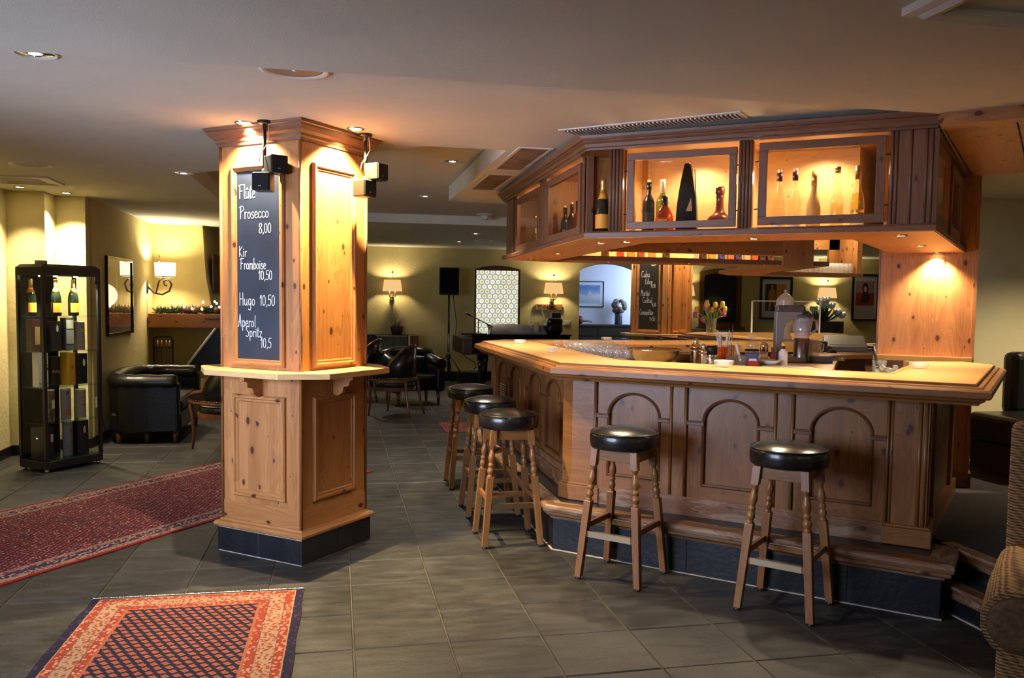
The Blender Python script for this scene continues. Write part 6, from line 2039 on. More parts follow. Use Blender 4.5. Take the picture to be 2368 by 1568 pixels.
sn = thing('wall_sconce', 'scrolled iron wall lamp with glowing white shade by the fireplace', 'wall lamp', (-2.5, 12.1, 1.9))
SX, SY = -2.28, 12.08
obj('shade', MB().lathe([(.13, -.095), (.135, .095)], 20, (SX, SY, 1.955), caps=False), MAT['shade_hot'], sn)
obj('shade_rim', MB().lathe([(.132, -.10), (.137, -.094), (.132, -.088)], 20, (SX, SY, 1.955), caps=False), MAT['brass'], sn)
sc_pts = [(-2.50, SY, 1.72), (-2.42, SY, 1.64), (-2.32, SY, 1.62), (-2.23, SY, 1.67), (-2.20, SY, 1.76), (-2.24, SY, 1.83), (-2.30, SY, 1.80), (-2.29, SY, 1.75), (-2.26, SY, 1.74)]
obj('scroll', MB().tube(sc_pts, .012, 8).tube([(-2.40, SY, 1.64), (-2.36, SY, 1.80), (-2.30, SY, 1.87)], .010, 8), MAT['iron'], sn)
obj('back_plate', MB().ell((-2.505, SY, 1.72), (.012, .04, .09), 10, 8), MAT['iron'], sn)
obj('finial', MB().lathe([(.004, .09), (.012, .12), (.004, .15), (.014, .18), (0, .21)], 8, (-2.36, SY, 1.955)), MAT['brass'], sn)
lamp('sconce_lamp', 'POINT', (SX, SY, 1.97), 22, WARM2, shadow_soft_size=.05, parent=sn)

mtl = thing('mantel_beam', 'heavy oak mantel beam on the yellow chimney breast', 'mantel', (-2.0, 12.3, 1.17))
obj('beam', MB().box(-2.50, -1.50, 12.05, 12.50, 1.172, 1.362, g='x'), MAT['mantel_oak'], mtl, bevel=.006)
obj('end_block', MB().box(-1.50, -1.42, 12.10, 12.50, 1.10, 1.362, g='z'), MAT['mantel_oak'], mtl, bevel=.006)
obj('notch_board', MB().box(-1.78, -1.50, 12.03, 12.055, 1.30, 1.362, g='x'), MAT['mantel_oak'], mtl, bevel=.004)  # strip of the same oak along the beam's upper front edge
gl = thing('fir_garland', 'fir garland with cones and small lights along the mantel beam', 'garland', (-1.95, 12.2, 1.36))
m = MB()
for k in range(900):
    t = random.random()
    x = -2.42 + t * .95
    base_ = Vector((x, 12.14 + random.uniform(-.04, .08), 1.365 + random.uniform(0, .05 + .05 * t)))
    d = Vector((random.uniform(-1, 1), random.uniform(-1, .6), random.uniform(-.5, 1))).normalized() * random.uniform(.04, .09)
    m.tube([base_, base_ + d], [.007, .001], 4, caps=False)
obj('needles', m, MAT['fir'], gl, kind='stuff')
for k, (x, z) in enumerate(((-2.02, 1.425), (-1.99, 1.42), (-1.90, 1.41), (-1.80, 1.43), (-1.62, 1.42))):
    obj('pine_cone', MB().ell((x, 12.06, z), (.035, .035, .045), 10, 8), P('cone_brown', (.12, .04, .025), .6, var=.5, vs=60), gl)
for x, z in ((-2.075, 1.51), (-2.03, 1.46), (-1.93, 1.435), (-1.80, 1.43), (-1.785, 1.525), (-1.68, 1.465), (-1.635, 1.535), (-1.61, 1.51), (-1.575, 1.46)):
    obj('light_bulb', MB().ell((x, 12.0, z), (.014, .014, .018), 8, 6), MAT['candle'], gl)
lamp('garland_lamp', 'POINT', (-2.0, 11.9, 1.60), .8, WARM2, shadow_soft_size=.15, parent=gl)

ft = thing('fire_tool_stand', 'black iron fire tool stand beside the fireplace', 'fire tools', (-2.32, 12.1, 0))
obj('hoop', MB().tube([(-2.44, 12.1, 0), (-2.44, 12.1, 1.02), (-2.41, 12.1, 1.05), (-2.23, 12.1, 1.05), (-2.20, 12.1, 1.02), (-2.20, 12.1, 0)], .012, 8).tube([(-2.44, 12.1, .90), (-2.20, 12.1, .90)], .006, 6), MAT['iron'], ft)
obj('foot', MB().box(-2.48, -2.16, 12.0, 12.2, 0, .03), MAT['iron'], ft)
for x in (-2.39, -2.34, -2.28, -2.24):
    tl_ = obj('tool', MB().tube([(x, 12.1, .2), (x, 12.1, .90)], .006, 6), MAT['iron'], ft)
    obj('grip', MB().tube([(x, 12.1, .90), (x, 12.1, 1.0)], .010, 8), MAT['brass'], tl_)

fh = thing('fire_hood', 'slanted black iron fire hood with pale stone edge', 'fireplace', (-1.55, 12.1, 0))
m = MB().prism([(-1.98, .68), (-1.93, .60), (-1.40, .60), (-1.40, 1.17), (-1.62, 1.17)], -.02, .25)
obj('hood', m, MAT['black_plastic'], fh, FR((0, 12.2, 0), (1, 0)))
m = MB()
m.tube([(-1.62, 1.17, .255), (-1.98, .68, .255), (-1.93, .60, .255)], .018, 6)
obj('edge_strip', m, MAT['grey_cloth'], fh, FR((0, 12.2, 0), (1, 0)))
obj('hearth', MB().box(-2.0, -1.3, 12.0, 12.5, 0, .60), MAT['wall_yellow'], fh)

FS = FR((-1.775, 12.75, 1.70), (0, -1))
cpn = thing('carved_panel', 'dark carved wooden panel on the side of the chimney breast', 'picture', (-1.77, 13.2, 1.7))
FS = FR((-1.745, 12.75, 1.66), (0, 1)) @ Matrix.Rotation(PI, 4, 'Y') @ Matrix.Translation((-.9, 0, 0))
obj('board', MB().box(0, .9, 0, .56, .0, .03, g='x'), MAT['mahogany'], cpn, FS, bevel=.006)
obj('raised_field', MB().box(.08, .82, .07, .49, .03, .04, g='x'), MAT['mahogany'], cpn, FS, bevel=.006)

# ================================================================== chesterfield tub sofa
sf = thing('chesterfield_sofa', 'black leather chesterfield sofa with rolled arms along the left wall', 'sofa', (-2.05, 10.2, 0))
L_ = MAT['sofa_leather']
x0, x1, y0, y1 = -2.42, -1.68, 9.52, 11.0
obj('frame', MB().box(x0 + .04, x1 + .02, y0 + .03, y1 - .03, .14, .34), L_, sf, bevel=.03)
path = [(x1 - .02, y0 + .05, .66), (x0 + .30, y0 + .04, .665), (x0 + .12, y0 + .10, .67), (x0 + .05, y0 + .28, .68), (x0 + .04, y0 + .6, .69), (x0 + .04, y1 - .6, .69), (x0 + .05, y1 - .28, .68), (x0 + .12, y1 - .10, .67), (x0 + .30, y1 - .04, .665), (x1 - .02, y1 - .05, .66)]


def smooth3(pts, n=4):
    out = []
    P_ = [Vector(p) for p in pts]
    for k in range(len(P_) - 1):
        a, b, c, d = P_[max(k - 1, 0)], P_[k], P_[k + 1], P_[min(k + 2, len(P_) - 1)]
        for j in range(n):
            t = j / n
            out.append(.5 * ((2 * b) + (c - a) * t + (2 * a - 5 * b + 4 * c - d) * t * t + (-a + 3 * b - 3 * c + d) * t ** 3))
    return out + [P_[-1]]


sp_ = smooth3(path, 6)
obj('rolled_top', MB().tube(sp_, [.088 if k % 3 else .083 for k in range(len(sp_))], 14), L_, sf)
m = MB().sweep([(p.x, p.y) for p in smooth3(path, 3)], [(.06, .14), (.065, .62), (.05, .68), (-.07, .68), (-.06, .14)])
obj('wall_panel', m, L_, sf)
for xx, yy in ((x1 - .02, y0 + .05), (x1 - .02, y1 - .05)):
    obj('arm_front', MB().box(xx - .02, xx + .025, yy - .07, yy + .07, .14, .66), L_, sf, bevel=.02)
obj('seat_cushion', MB().box(x0 + .16, x1 + .02, y0 + .14, y1 - .14, .34, .47), L_, sf, bevel=.045)
bt_ = MB()
for k in range(8):
    for j in range(2):
        bt_.ell((x0 + .135, y0 + .30 + k * .125 + j * .06, .60 - j * .09), (.010, .014, .014), 8, 6)
for k in range(4):
    bt_.ell((x0 + .35 + k * .09, y1 - .135, .60), (.014, .01, .014), 8, 6)
obj('tufting_button', bt_, L_, sf, kind='stuff')
for xx, yy in ((x1 - .05, y0 + .08), (x0 + .12, y0 + .08), (x0 + .40, y0 + .08), (x1 - .05, y1 - .08), (x0 + .12, y1 - .08)):
    obj('foot', MB().lathe([(.022, 0), (.028, .05), (.032, .14), (0, .14)], 10, (xx, yy, 0)), MAT['mahogany'], sf)

# ================================================================== leather tub chairs with wooden frames
def make_tub():
    r = thing('tub_chair', 'chair', 'chair', group='black leather tub chairs with reddish wooden frames')
    wd = MAT['mahogany']
    # local: chair faces +y, back at -y
    n = 18
    pts = []
    for k in range(n + 1):
        a = PI + PI * k / n          # back half circle
        x, y = .30 * math.cos(a), .27 * math.sin(a)
        hgt = .62 + .34 * (math.sin(PI * k / n)) ** .8
        pts.append((x, y, hgt))
    fl = [(-.31, .26, .56), (-.315, .14, .60)]
    full = fl + pts + [(-x, y, z) for x, y, z in fl[::-1]]
    # leather shell from the seat up to the rail
    m = MB()
    i = len(m.v)
    for x, y, z in full:
        for s_, zz in ((1.0, .50), (1.0, z), (.86, z), (.86, .50)):
            m.v.append((x * s_, (y if y > 0 else y * s_), zz))
    for k in range(len(full) - 1):
        for j in range(4):
            l = (j + 1) % 4
            m.face((i + 4 * k + j, i + 4 * k + l, i + 4 * (k + 1) + l, i + 4 * (k + 1) + j), [(0, 0)] * 4, True)
    obj('backrest', m, MAT['black_leather'], r)
    obj('top_rail', MB().tube([(x * .96, y * .96 if y < 0 else y, z + .006) for x, y, z in smooth3(full, 2)], .021, 8), wd, r)
    obj('lower_rail', MB().tube([(x, y, .50) for x, y, z in full], .016, 8), wd, r)
    nails = MB()
    sf3 = smooth3(full, 3)
    for x, y, z in sf3:
        nails.ell((x * 1.035, y * 1.035 if y < 0 else y, .527), (.006, .006, .006), 6, 4)
    obj('nail_trim', nails, MAT['brass'], r, kind='stuff')
    seat = [(.30 * math.cos(2 * PI * k / 20), .02 + .28 * math.sin(2 * PI * k / 20)) for k in range(20)]
    obj('seat', MB().prism(seat, .40, .475), MAT['black_leather'], r, bevel=.03, seg=3)
    obj('seat_rail', MB().sweep(seat, [(.012, .35), (.014, .40), (-.04, .40), (-.04, .35)], closed=True), wd, r)
    for sx in (-1, 1):
        obj('leg', MB().tube([(sx * .27, .24, .56), (sx * .30, .26, .46), (sx * .28, .25, .36), (sx * .265, .26, .15), (sx * .27, .28, 0)], [.016, .02, .022, .016, .012], 8), wd, r)
        obj('leg', MB().tube([(sx * .18, -.235, .50), (sx * .19, -.25, .36), (sx * .20, -.29, .12), (sx * .22, -.33, 0)], [.016, .02, .016, .012], 8), wd, r)
    return r


tub = make_tub()
move(tub, (.80, 11.62, 0), math.radians(58))
tub['label'] = 'leather tub chair seen from behind, right of the near column'
dup(tub, (.42, 13.4, 0), math.radians(62), 'leather tub chair half hidden behind the other one right of the column')
dup(tub, (-1.10, 9.10, 0), math.radians(35), 'leather tub chair half hidden by the left edge of the near column')

# tufted wing chair behind
wc = thing('tufted_armchair', 'black tufted leather armchair behind the tub chair', 'armchair', (1.15, 12.75, 0))
MWc = RZ((1.12, 12.85, 0), math.radians(15))
obj('seat', MB().box(-.30, .36, -.30, .30, .22, .46), L_, wc, MWc, bevel=.05)
obj('backrest', MB().box(-.34, .36, .18, .36, .2, .74), L_, wc, MWc, bevel=.07, seg=3)
obj('rolled_top', MB().tube([(-.42, .26, .74), (-.2, .28, .78), (.2, .28, .79), (.42, .24, .76)], [.07, .085, .085, .07], 12), L_, wc, MWc)
for sx in (-.34, .36):
    obj('arm', MB().box(sx - .08, sx + .08, -.32, .30, .2, .62), L_, wc, MWc, bevel=.05)
    obj('arm_roll', MB().tube([(sx, -.33, .62), (sx, .2, .68), (sx + .03, .24, .74)], [.085, .085, .08], 12), L_, wc, MWc)
for sx, sy in ((-.3, -.26), (.34, -.26), (-.3, .26), (.34, .26)):
    obj('leg', MB().tube([(sx, sy, .22), (sx, sy, 0)], [.035, .018], 8), MAT['mahogany'], wc, MWc)

# ================================================================== far wall
def sconce(x, lb, e=9, y=16.5):
    r = thing('wall_sconce', lb, 'wall lamp', (x, y, 1.63), group='brass wall lamps with rectangular shades')
    m = MB()
    z0, z1 = 1.765, 1.985
    i = m.add([(x - .185, y - .22, z0), (x + .185, y - .22, z0), (x + .185, y - .06, z0), (x - .185, y - .06, z0), (x - .155, y - .20, z1), (x + .155, y - .20, z1), (x + .155, y - .07, z1), (x - .155, y - .07, z1)])
    for k in range(4):
        l = (k + 1) % 4
        m.face((i + k, i + l, i + 4 + l, i + 4 + k), [(0, 0)] * 4)
    obj('shade', m, MAT['shade'], r)
    obj('bracket', MB().tube([(x, y - .01, 1.62), (x, y - .10, 1.60), (x, y - .14, 1.66)], .014, 8).tube([(x, y - .14, 1.66), (x, y - .14, 2.10)], .006, 6).ell((x, y - .02, 1.62), (.045, .02, .06), 10, 8).ell((x, y - .14, 2.13), (.02, .02, .03), 8, 6), MAT['brass'], r)
    for s_ in (-.055, .055):
        obj('candle_arm', MB().tube([(x, y - .12, 1.64), (x + s_, y - .14, 1.66), (x + s_, y - .14, 1.78)], .010, 8), MAT['brass'], r)
    obj('drip_tray', MB().lathe([(.07, 1.675), (.075, 1.685), (0, 1.685)], 14, (x, y - .14, 0)), MAT['brass'], r)
    lamp('sconce_lamp', 'POINT', (x, y - .14, 1.90), e, WARM2, shadow_soft_size=.04, parent=r)
    return r


sconce(1.045, 'brass wall lamp with rectangular shade on the far wall left of the loudspeaker', 11)
sconce(4.27, 'brass wall lamp with rectangular shade above the TERRASSE sign', 14)
sconce(7.10, 'brass wall lamp half hidden by the far column', 10)
sconce(10.39, 'brass wall lamp between the two framed posters', 16)

sg = thing('terrace_sign', 'small wooden wall sign reading TERRASSE beside the hurricane glass', 'sign', (4.2, 16.48, 1.43))
MS = FR((3.93, 16.49, 1.435), (1, 0))
obj('board', MB().box(0, .55, 0, .115, 0, .02, g='x'), MAT['sign_wood'], sg, MS, bevel=.003)
m = MB()
write(m, 'TERRASSE', .035, .03, .06, .012, 1.15, .021, curve=False)
obj('lettering', m, MAT['iron'], sg, MS)

# loudspeaker on a tripod
pa = thing('tripod_speaker', 'black loudspeaker on a tripod stand before the far wall', 'loudspeaker', (2.06, 15.7, 0))
MPA = RZ((2.05, 15.6, 0), math.radians(-6))
obj('cabinet', MB().prism([(-.19, -.14), (.19, -.14), (.13, .16), (-.13, .16)], 1.70, 2.21), MAT['black_plastic'], pa, MPA, bevel=.02)
obj('front_grille', MB().box(-.165, .165, -.148, -.139, 1.73, 2.18), P('grille_black', (.004, .004, .004), .8, spec=.1), pa, MPA, bevel=.004)
obj('pole', MB().tube([(0, 0, 1.72), (0, 0, .85)], .018, 10).tube([(0, 0, .98), (0, 0, .12)], .024, 10), MAT['black_metal'], pa, MPA)
obj('collar', MB().lathe([(.035, .50), (.04, .52), (.04, .60), (.03, .62)], 12), MAT['black_metal'], pa, MPA)
for k in range(3):
    a = math.radians(200 + k * 120)
    dx, dy = math.cos(a), math.sin(a)
    lg = obj('leg', MB().tube([(dx * .03, dy * .03, .58), (dx * .50, dy * .50, .02)], .014, 8), MAT['black_metal'], pa, MPA)
    obj('brace', MB().tube([(0, 0, .14), (dx * .26, dy * .26, .30)], .009, 6), MAT['black_metal'], lg, MPA)
cbl = thing('speaker_cable', 'thin black cable hanging from the loudspeaker down to the floor box', 'cable', (2.3, 15.6, 0))
obj('wire', MB().tube([(2.12, 15.55, 1.72), (2.18, 15.5, 1.2), (2.16, 15.5, .8), (2.35, 15.5, .55), (2.52, 15.4, .45), (2.55, 15.4, .32)], .008, 6), MAT['black_plastic'], cbl)
fb_ = thing('floor_monitor', 'low black amplifier box on the floor by the piano leg', 'amplifier', (2.45, 15.4, 0))
obj('case', MB().box(2.22, 2.66, 15.2, 15.6, 0, .28), MAT['black_plastic'], fb_, bevel=.02)
obj('grille', MB().box(2.25, 2.63, 15.192, 15.201, .03, .25), P('grille_black2', (.01, .01, .01), .7), fb_)
obj('plug_pile', MB().tube([(2.42, 15.35, .30), (2.5, 15.4, .34), (2.58, 15.35, .32), (2.5, 15.3, .31), (2.62, 15.33, .30)], .018, 6), MAT['white_paint'], fb_)

# grand piano
pn_ = thing('grand_piano', 'black lacquered grand piano before the bullseye window', 'piano', (3.0, 14.0, 0))
bl_ = MAT['black_lacquer']
rim = [(2.25, 14.05), (3.98, 14.05), (3.98, 14.85), (3.6, 15.35), (3.0, 15.45), (2.6, 15.40), (2.25, 15.35)]
obj('case', MB().prism(rim, .68, 1.00), bl_, pn_, bevel=.008)
obj('lid', MB().prism([(x + (.02 if x > 3 else -.02), y + (-.02 if y < 14.5 else .02)) for x, y in rim], 1.0, 1.03), bl_, pn_, bevel=.006)
obj('key_slip', MB().box(2.08, 2.26, 14.02, 15.3, .68, .98), MAT['dark_oak'], pn_, bevel=.02)
obj('music_shelf', MB().box(2.05, 2.5, 14.0, 14.3, 1.02, 1.045), bl_, pn_, bevel=.004)
for x, y in ((2.42, 14.2), (3.85, 14.3), (2.7, 15.3)):
    lg = obj('leg', MB().tube([(x, y, .70), (x, y, .45), (x, y, .10)], [.085, .055, .04], 4), bl_, pn_)
    obj('castor', MB().ell((x, y, .05), (.03, .03, .05), 8, 6), MAT['brass'], lg)
cl = thing('piano_cloth', 'grey cloth folded in a long roll on the piano lid', 'cloth', (2.9, 14.5, 1.03))
m = MB()
prof = []
i = len(m.v)
nn_ = 22
for k in range(nn_ + 1):
    t = k / nn_
    x = 2.62 + t * 1.0
    for j in range(9):
        a = PI * j / 8
        h_ = (.165 - .02 * t) * (1 + .06 * math.sin(9 * t + j))
        m.v.append((x + .02 * math.sin(j), 14.55 - .16 * math.cos(a) * (1 + .05 * math.sin(13 * t)), 1.032 + h_ * math.sin(a) ** .55))
for k in range(nn_):
    for j in range(8):
        m.face((i + k * 9 + j, i + k * 9 + j + 1, i + (k + 1) * 9 + j + 1, i + (k + 1) * 9 + j), [(0, 0)] * 4, True)
m.face([i + j for j in range(9)], [(0, 0)] * 9)
m.face([i + nn_ * 9 + j for j in range(9)][::-1], [(0, 0)] * 9)
obj('folds', m, MAT['grey_cloth'], cl)
hg = thing('hurricane_glass', 'clear hurricane glass with a cream candle on the piano', 'candle glass', (3.27, 14.2, 1.03))
H0 = (3.42, 14.25, 1.03)
obj('glass_body', MB().lathe([(.0, .0), (.10, .0), (.085, .02), (.075, .04), (.08, .08), (.125, .18), (.135, .26), (.115, .36), (.09, .42), (.095, .49), (.105, .52), (.102, .52)], 24, H0, caps=False), thin_glass('hurricane', (.98, .98, .96), .6, white=.03), hg)
obj('candle', MB().lathe([(.0, .04), (.045, .04), (.045, .20), (.01, .20), (0, .195)], 16, H0), MAT['cream'], hg)
bg_ = thing('gig_bag', 'slouched black bag lying on the piano lid', 'bag', (3.75, 14.4, 1.03))
obj('body', MB().box(3.60, 3.90, 14.2, 14.55, 1.03, 1.25), MAT['black_leather'], bg_, bevel=.07, seg=3)
obj('flap', MB().box(3.61, 3.89, 14.18, 14.4, 1.20, 1.31), MAT['black_leather'], bg_, bevel=.045)
obj('box_top', MB().box(3.76, 3.93, 14.5, 14.65, 1.03, 1.40), MAT['black_plastic'], bg_, bevel=.01)
mc = thing('microphone_stand', 'small black microphone on a slanted boom at the piano end', 'microphone', (2.35, 14.2, 1.03))
obj('stand', MB().tube([(2.37, 14.15, 1.03), (2.37, 14.15, 1.27)], .008, 6).tube([(2.31, 14.15, 1.03), (2.37, 14.15, 1.07), (2.43, 14.15, 1.03)], .006, 6), MAT['black_metal'], mc)
obj('boom', MB().tube([(2.20, 14.15, 1.36), (2.62, 14.15, 1.15)], .009, 6), MAT['black_metal'], mc)
obj('microphone', MB().tube([(2.14, 14.15, 1.39), (2.24, 14.15, 1.34)], [.018, .012], 8), MAT['black_plastic'], mc)

# bench seat along the far wall with a pot of twigs
bq = thing('banquette', 'green-backed banquette with red wooden end before the far wall', 'bench', (.9, 16.1, 0))
obj('backrest', MB().box(-1.4, .70, 15.85, 16.1, .35, .95), MAT['black_leather'], bq, bevel=.03)
obj('green_back', MB().box(.70, 1.32, 15.87, 16.1, .35, .92), MAT['green_cloth'], bq, bevel=.02)
obj('end_panel', MB().box(1.33, 1.50, 15.75, 16.3, 0, .93), MAT['mahogany'], bq, bevel=.004)
obj('edge_strip', MB().box(1.315, 1.335, 15.74, 15.80, .0, .93), MAT['cream'], bq)
obj('seat', MB().box(-1.4, 1.32, 15.35, 15.9, .1, .48), MAT['black_leather'], bq, bevel=.03)
obj('top_board', MB().box(-1.4, 1.50, 16.05, 16.45, .90, .935), MAT['black_lacquer'], bq)
tw = thing('twig_pot', 'dark pot with dry twigs and tags on the banquette', 'plant pot', (1.1, 16.15, .935))
obj('pot', MB().lathe([(.0, 0), (.09, 0), (.12, .10), (.13, .16), (.11, .16), (0, .10)], 14, (1.12, 16.15, .937)), P('pot_dark', (.05, .025, .018), .6), tw)
for k in range(14):
    a = k * 2.4
    d = Vector((math.cos(a) * .14, math.sin(a) * .08, random.uniform(.16, .34)))
    obj('twig', MB().tube([(1.12, 16.15, 1.04), Vector((1.12, 16.15, 1.0)) + d], [.008, .004], 5), MAT['dry'], tw)
for k, (dx, dz) in enumerate(((-.08, .2), (0.0, .24), (.08, .2))):
    obj('tag', MB().box(1.12 + dx - .02, 1.12 + dx + .02, 16.06, 16.065, .935 + dz, .935 + dz + .05), MAT['paper' if k == 1 else 'orange_label'], tw)
sw = thing('light_switch', 'pale light switch on the far wall by the side room opening', 'light switch', (4.6, 16.49, 1.1))
obj('plate', MB().box(4.52, 4.66, 16.488, 16.5, 1.13, 1.22), MAT['white_paint'], sw, bevel=.003)
obj('rocker', MB().box(4.55, 4.63, 16.483, 16.489, 1.145, 1.205), MAT['cream'], sw)

# ================================================================== side room behind the arch
MB_ = FR((5.35, 19.19, 1.49), (1, 0))
pb_ = frame_pic('framed_picture', 'thin-framed blue seascape in the side room', MB_, .90, .62, .022, (MAT['black_lacquer'], P('mount_pale', (.62, .66, .72), .8)), depth=.02)
m_, nt, b_, o_ = nodes('seascape')
tc = nd(nt, 'ShaderNodeTexCoord').outputs['Object']
sp = nd(nt, 'ShaderNodeSeparateXYZ', i_Vector=tc)
nz_ = nd(nt, 'ShaderNodeTexNoise', i_Vector=tc, i_Scale=5.0, i_Detail=4.0).outputs[0]
f_ = mth(nt, 'ADD', mth(nt, 'DIVIDE', sp.outputs[1], .62), mth(nt, 'MULTIPLY', mth(nt, 'SUBTRACT', nz_, .5), .5))
nt.links.new(ramp(nt, f_, [(.1, (.30, .42, .52)), (.3, (.42, .48, .50)), (.45, (.55, .50, .50)), (.55, (.22, .34, .55)), (.75, (.10, .18, .40)), (.95, (.25, .38, .62))]), b_.inputs['Base Color'])
obj('seascape', MB().box(.09, .81, .09, .53, .006, .008), m_, pb_, MB_)
sbd = thing('sideboard', 'dark carved oak sideboard in the side room', 'sideboard', (6.1, 18.9, 0))
obj('carcass', MB().box(5.1, 6.78, 18.75, 19.15, 0, 1.04), MAT['dark_oak'], sbd)
obj('top', MB().box(5.06, 6.82, 18.70, 19.18, 1.04, 1.09), MAT['dark_oak'], sbd, bevel=.008)
for k in range(2):
    obj('drawer', MB().box(5.16 + k * .82, 5.92 + k * .82, 18.735, 18.752, .82, 1.0), MAT['dark_oak'], sbd, bevel=.006)
for k in range(4):
    dr = obj('door', MB().box(5.16 + k * .41, 5.53 + k * .41, 18.735, 18.752, .12, .78), MAT['dark_oak'], sbd, bevel=.006)
    obj('carving', MB().box(5.22 + k * .41, 5.47 + k * .41, 18.725, 18.737, .2, .70), MAT['dark_oak'], dr, bevel=.01)
vs_ = thing('dried_flowers', 'silver vase with a ball of dried grey flowers on the sideboard', 'flowers', (6.55, 18.9, 1.09))
obj('vase', MB().lathe([(.0, 0), (.09, 0), (.095, .02), (.085, .20), (.095, .30), (0, .30)], 14, (6.55, 18.95, 1.09)), MAT['dark_grey'], vs_)
m = MB()
for k in range(60):
    v = Vector((random.gauss(0, 1), random.gauss(0, 1), random.gauss(0, 1))).normalized()
    m.ell((6.55 + v.x * .16, 18.95 + v.y * .14, 1.52 + v.z * .15), (.05, .05, .045), 6, 5)
obj('bloom', m, MAT['dry'], vs_, kind='stuff')
ap = thing('red_ornament', 'dark red fruit ornament at the left end of the sideboard', 'ornament', (5.55, 18.9, 1.09))
obj('fruit', MB().ell((5.56, 18.85, 1.19), (.09, .09, .10), 12, 8), MAT['tulip_d'], ap)
obj('twig', MB().tube([(5.62, 18.85, 1.16), (5.75, 18.85, 1.17), (5.86, 18.85, 1.15)], .02, 6), MAT['dry'], ap)

# ================================================================== far wall right of the column
def poster(lb, x0, x1, z0, z1, y=16.49):
    M = FR((x0, y, z0), (1, 0))
    r = frame_pic('framed_poster', lb, M, x1 - x0, z1 - z0, .045, (MAT['black_lacquer'], P('mount_white', (.55, .54, .50), .8)))
    return r, M


r, M = poster('black-framed poster of an orange-suited figure on the far wall', 8.86, 9.62, 1.285, 2.20)
obj('dark_print', MB().box(.13, .39, .18, .76, .006, .008), P('poster_black', (.03, .025, .02), .7), r, M)
obj('orange_print', MB().box(.39, .63, .18, .76, .006, .008), P('poster_orange', (.55, .20, .02), .7, var=.2, vs=4), r, M)
obj('figure_print', MB().prism([(.20, .20), (.26, .20), (.30, .44), (.36, .22), (.38, .22), (.37, .48), (.36, .62), (.30, .66), (.24, .64), (.20, .55), (.22, .42)], .008, .0095), P('poster_suit', (.42, .15, .03), .7), r, M)
obj('head_print', MB().prism([(.29 + .035 * math.cos(k * .6), .70 + .045 * math.sin(k * .6)) for k in range(10)], .008, .0095), P('poster_skin', (.30, .16, .09), .7), r, M)
r, M = poster('black-framed red poster of a dark-haired figure beside the tall panel', 11.06, 11.72, 1.27, 2.30)
obj('pale_print', MB().box(.10, .55, .14, .88, .006, .007), P('poster_pink', (.42, .20, .17), .7), r, M)
obj('red_print', MB().box(.10, .55, .34, .62, .007, .008), P('poster_red', (.42, .03, .02), .7), r, M)
obj('white_print', MB().box(.10, .55, .14, .34, .007, .008), P('poster_white', (.55, .50, .44), .7), r, M)
obj('hair_print', MB().prism([(.33 + .08 * math.cos(k * .45), .72 + .12 * math.sin(k * .45)) for k in range(14)], .008, .009), P('poster_hair', (.03, .02, .02), .7), r, M)
obj('face_print', MB().prism([(.33 + .045 * math.cos(k * .45), .70 + .07 * math.sin(k * .45)) for k in range(14)], .009, .010), P('poster_face', (.50, .32, .25), .7), r, M)
obj('body_print', MB().prism([(.22, .40), (.42, .40), (.46, .56), (.38, .64), (.28, .62), (.24, .52)], .008, .009), P('poster_dress', (.04, .03, .03), .7), r, M)
pl = thing('flower_planter', 'grey slate planter with white flowers and dark leaves behind the counter', 'planter', (8.9, 14.2, 0))
obj('box', MB().box(8.55, 9.25, 14.0, 14.4, 0, 1.30), P('planter_slate', (.06, .06, .055), .6, var=.4, vs=8), pl)
m = MB()
for k in range(70):
    a, rr_ = random.random() * 6.28, random.random() * .34
    p0 = Vector((8.9 + rr_ * math.cos(a) * .5, 14.2 + rr_ * math.sin(a) * .4, 1.30))
    d = Vector((math.cos(a) * rr_ * 1.2, math.sin(a) * .2, random.uniform(.08, .30)))
    m.tube([p0, p0 + d * .5, p0 + d], [.006, .035, .004], 5, flat=.25)
obj('foliage', m, MAT['fir'], pl, kind='stuff')
for x, z in ((8.82, 1.66), (8.95, 1.70), (9.06, 1.60), (8.70, 1.52), (9.18, 1.48), (9.28, 1.42), (8.9, 1.58)):
    m = MB()
    for p_ in range(6):
        a = p_ * PI / 3
        st = len(m.v)
        m.ell((0, 0, 0), (.045, .02, .07), 6, 5)
        m.xf(Matrix.Translation((x + .04 * math.cos(a), 14.12 + .03 * math.sin(a), z)) @ Matrix.Rotation(a, 4, 'Z') @ Matrix.Rotation(.5, 4, 'Y'), st)
    obj('white_flower', m, MAT['white_flower'], pl)
ac = thing('acrylic_screen', 'clear acrylic screen with pale edges standing on the far counter', 'screen', (6.4, 10.7, 1.2))
obj('sheet', MB().box(5.55, 6.58, 10.52, 10.53, 1.2, 1.64), MAT['glass'], ac)
m = MB().box(5.545, 5.56, 10.515, 10.535, 1.2, 1.645).box(6.57, 6.585, 10.515, 10.535, 1.2, 1.645).box(5.545, 6.585, 10.515, 10.535, 1.635, 1.645)
obj('edge', m, P('acrylic_edge', (.75, .74, .68), .4), ac)
fb2 = thing('dark_flower_pot', 'dark vase with one pink bloom behind the tulips', 'flowers', (5.6, 12.2, 0))
obj('vase', MB().lathe([(.0, .0), (.16, .0), (.18, .6), (.14, 1.20), (0, 1.20)], 14, (5.62, 12.4, 0)), MAT['dark_grey'], fb2)
obj('bloom', MB().ell((5.68, 12.3, 1.33), (.07, .07, .07), 10, 8), MAT['tulip_p'], fb2)

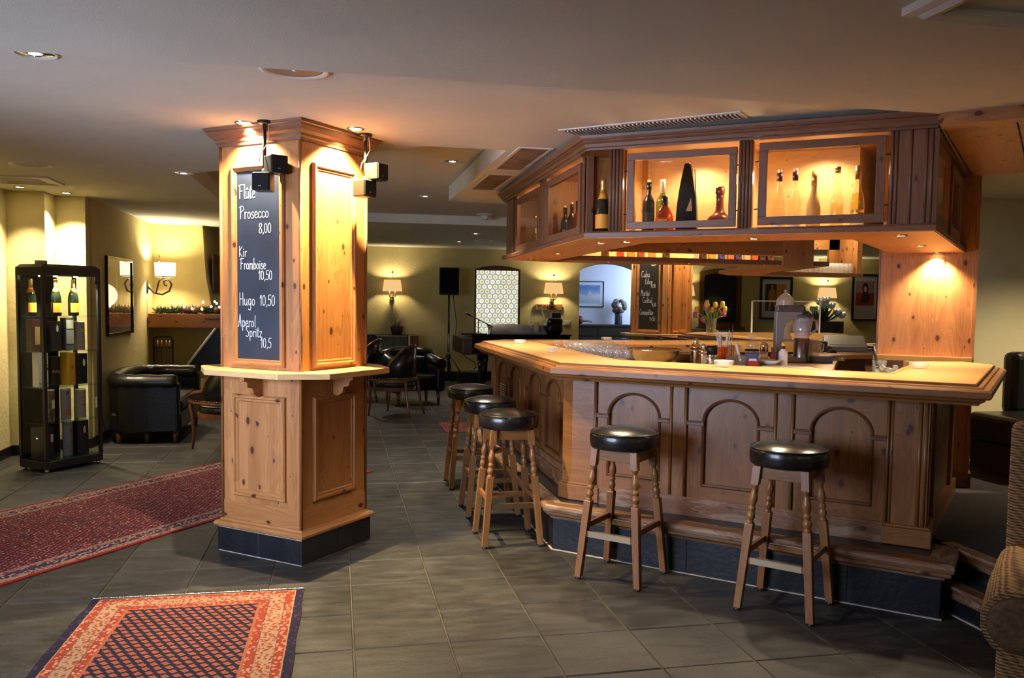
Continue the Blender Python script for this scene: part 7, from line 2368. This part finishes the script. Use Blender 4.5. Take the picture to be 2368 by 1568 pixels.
# ================================================================== right edge: bench and wicker chair
bn = thing('leather_bench', 'black leather bench with upright backrest on the raised platform', 'bench', (5.6, 5.5, .3))
obj('seat', MB().box(4.96, 7.4, 5.08, 5.80, .52, .75), MAT['black_leather'], bn, bevel=.05, seg=3)
obj('apron', MB().box(5.0, 7.4, 5.14, 5.78, .30, .54), P('bench_apron', (.020, .010, .008), .7), bn)
obj('backrest', MB().box(5.42, 7.4, 5.80, 5.98, .70, 1.22), MAT['black_leather'], bn, bevel=.06, seg=3)
m = MB()
for k in range(9):
    m.tube([(5.25 + k * .14, 5.085, .73), (5.30 + k * .14, 5.075, .60)], [.012, .003], 6)
obj('pleat', m, MAT['black_leather'], bn, kind='stuff')

wk = thing('wicker_armchair', 'woven brown high-backed armchair at the right edge', 'armchair', (3.0, 2.4, 0))
# local: x to the viewer's right, y to the back
MK = Matrix(((.7071, .7071, 0, 2.58), (-.7071, .7071, 0, 2.82), (0, 0, 1, 0), (0, 0, 0, 1)))
obj('backrest', MB().box(.02, .80, .30, .42, .25, 1.09), MAT['wicker'], wk, MK, bevel=.035, seg=3)
for x_ in (.10, .72):
    ar = obj('arm', MB().tube([(x_, -.38, .44), (x_, .0, .45), (x_, .32, .47)], [.125, .125, .11], 18), MAT['wicker'], wk, MK)
    obj('arm_scroll', MB().lathe([(.105, 0), (.10, .012), (.07, .016), (.0, .01)], 20), P('wicker_dark', (.08, .04, .015), .8, var=.4, vs=60), ar, MK @ Matrix.Translation((x_, -.382, .44)) @ Matrix.Rotation(PI / 2, 4, 'X'))
    obj('side', MB().box(x_ - .07, x_ + .07, -.36, .40, .06, .42), MAT['wicker'], wk, MK, bevel=.02)
obj('seat', MB().box(.12, .72, -.36, .34, .22, .44), P('wicker_cushion', (.20, .11, .045), .9, var=.4, vs=50), wk, MK, bevel=.05, seg=3)
for x_, y_ in ((.08, -.32), (.74, -.32), (.08, .36), (.74, .36)):
    obj('leg', MB().box(x_ - .025, x_ + .025, y_ - .025, y_ + .025, 0, .10), MAT['mahogany'], wk, MK)

# unseen wall lamps added on the wall behind the camera as soft fill
for x_, lb in ((-1.2, 'unseen brass wall lamp added for fill behind the viewer, at the window'), (2.2, 'unseen brass wall lamp added for fill behind the viewer, in the middle'), (5.4, 'unseen brass wall lamp added for fill behind the viewer, at the platform')):
    r = sconce(x_, lb, 24, -3.0)
    r.rotation_euler.z = PI
    r.location.x, r.location.y = x_, -3.0
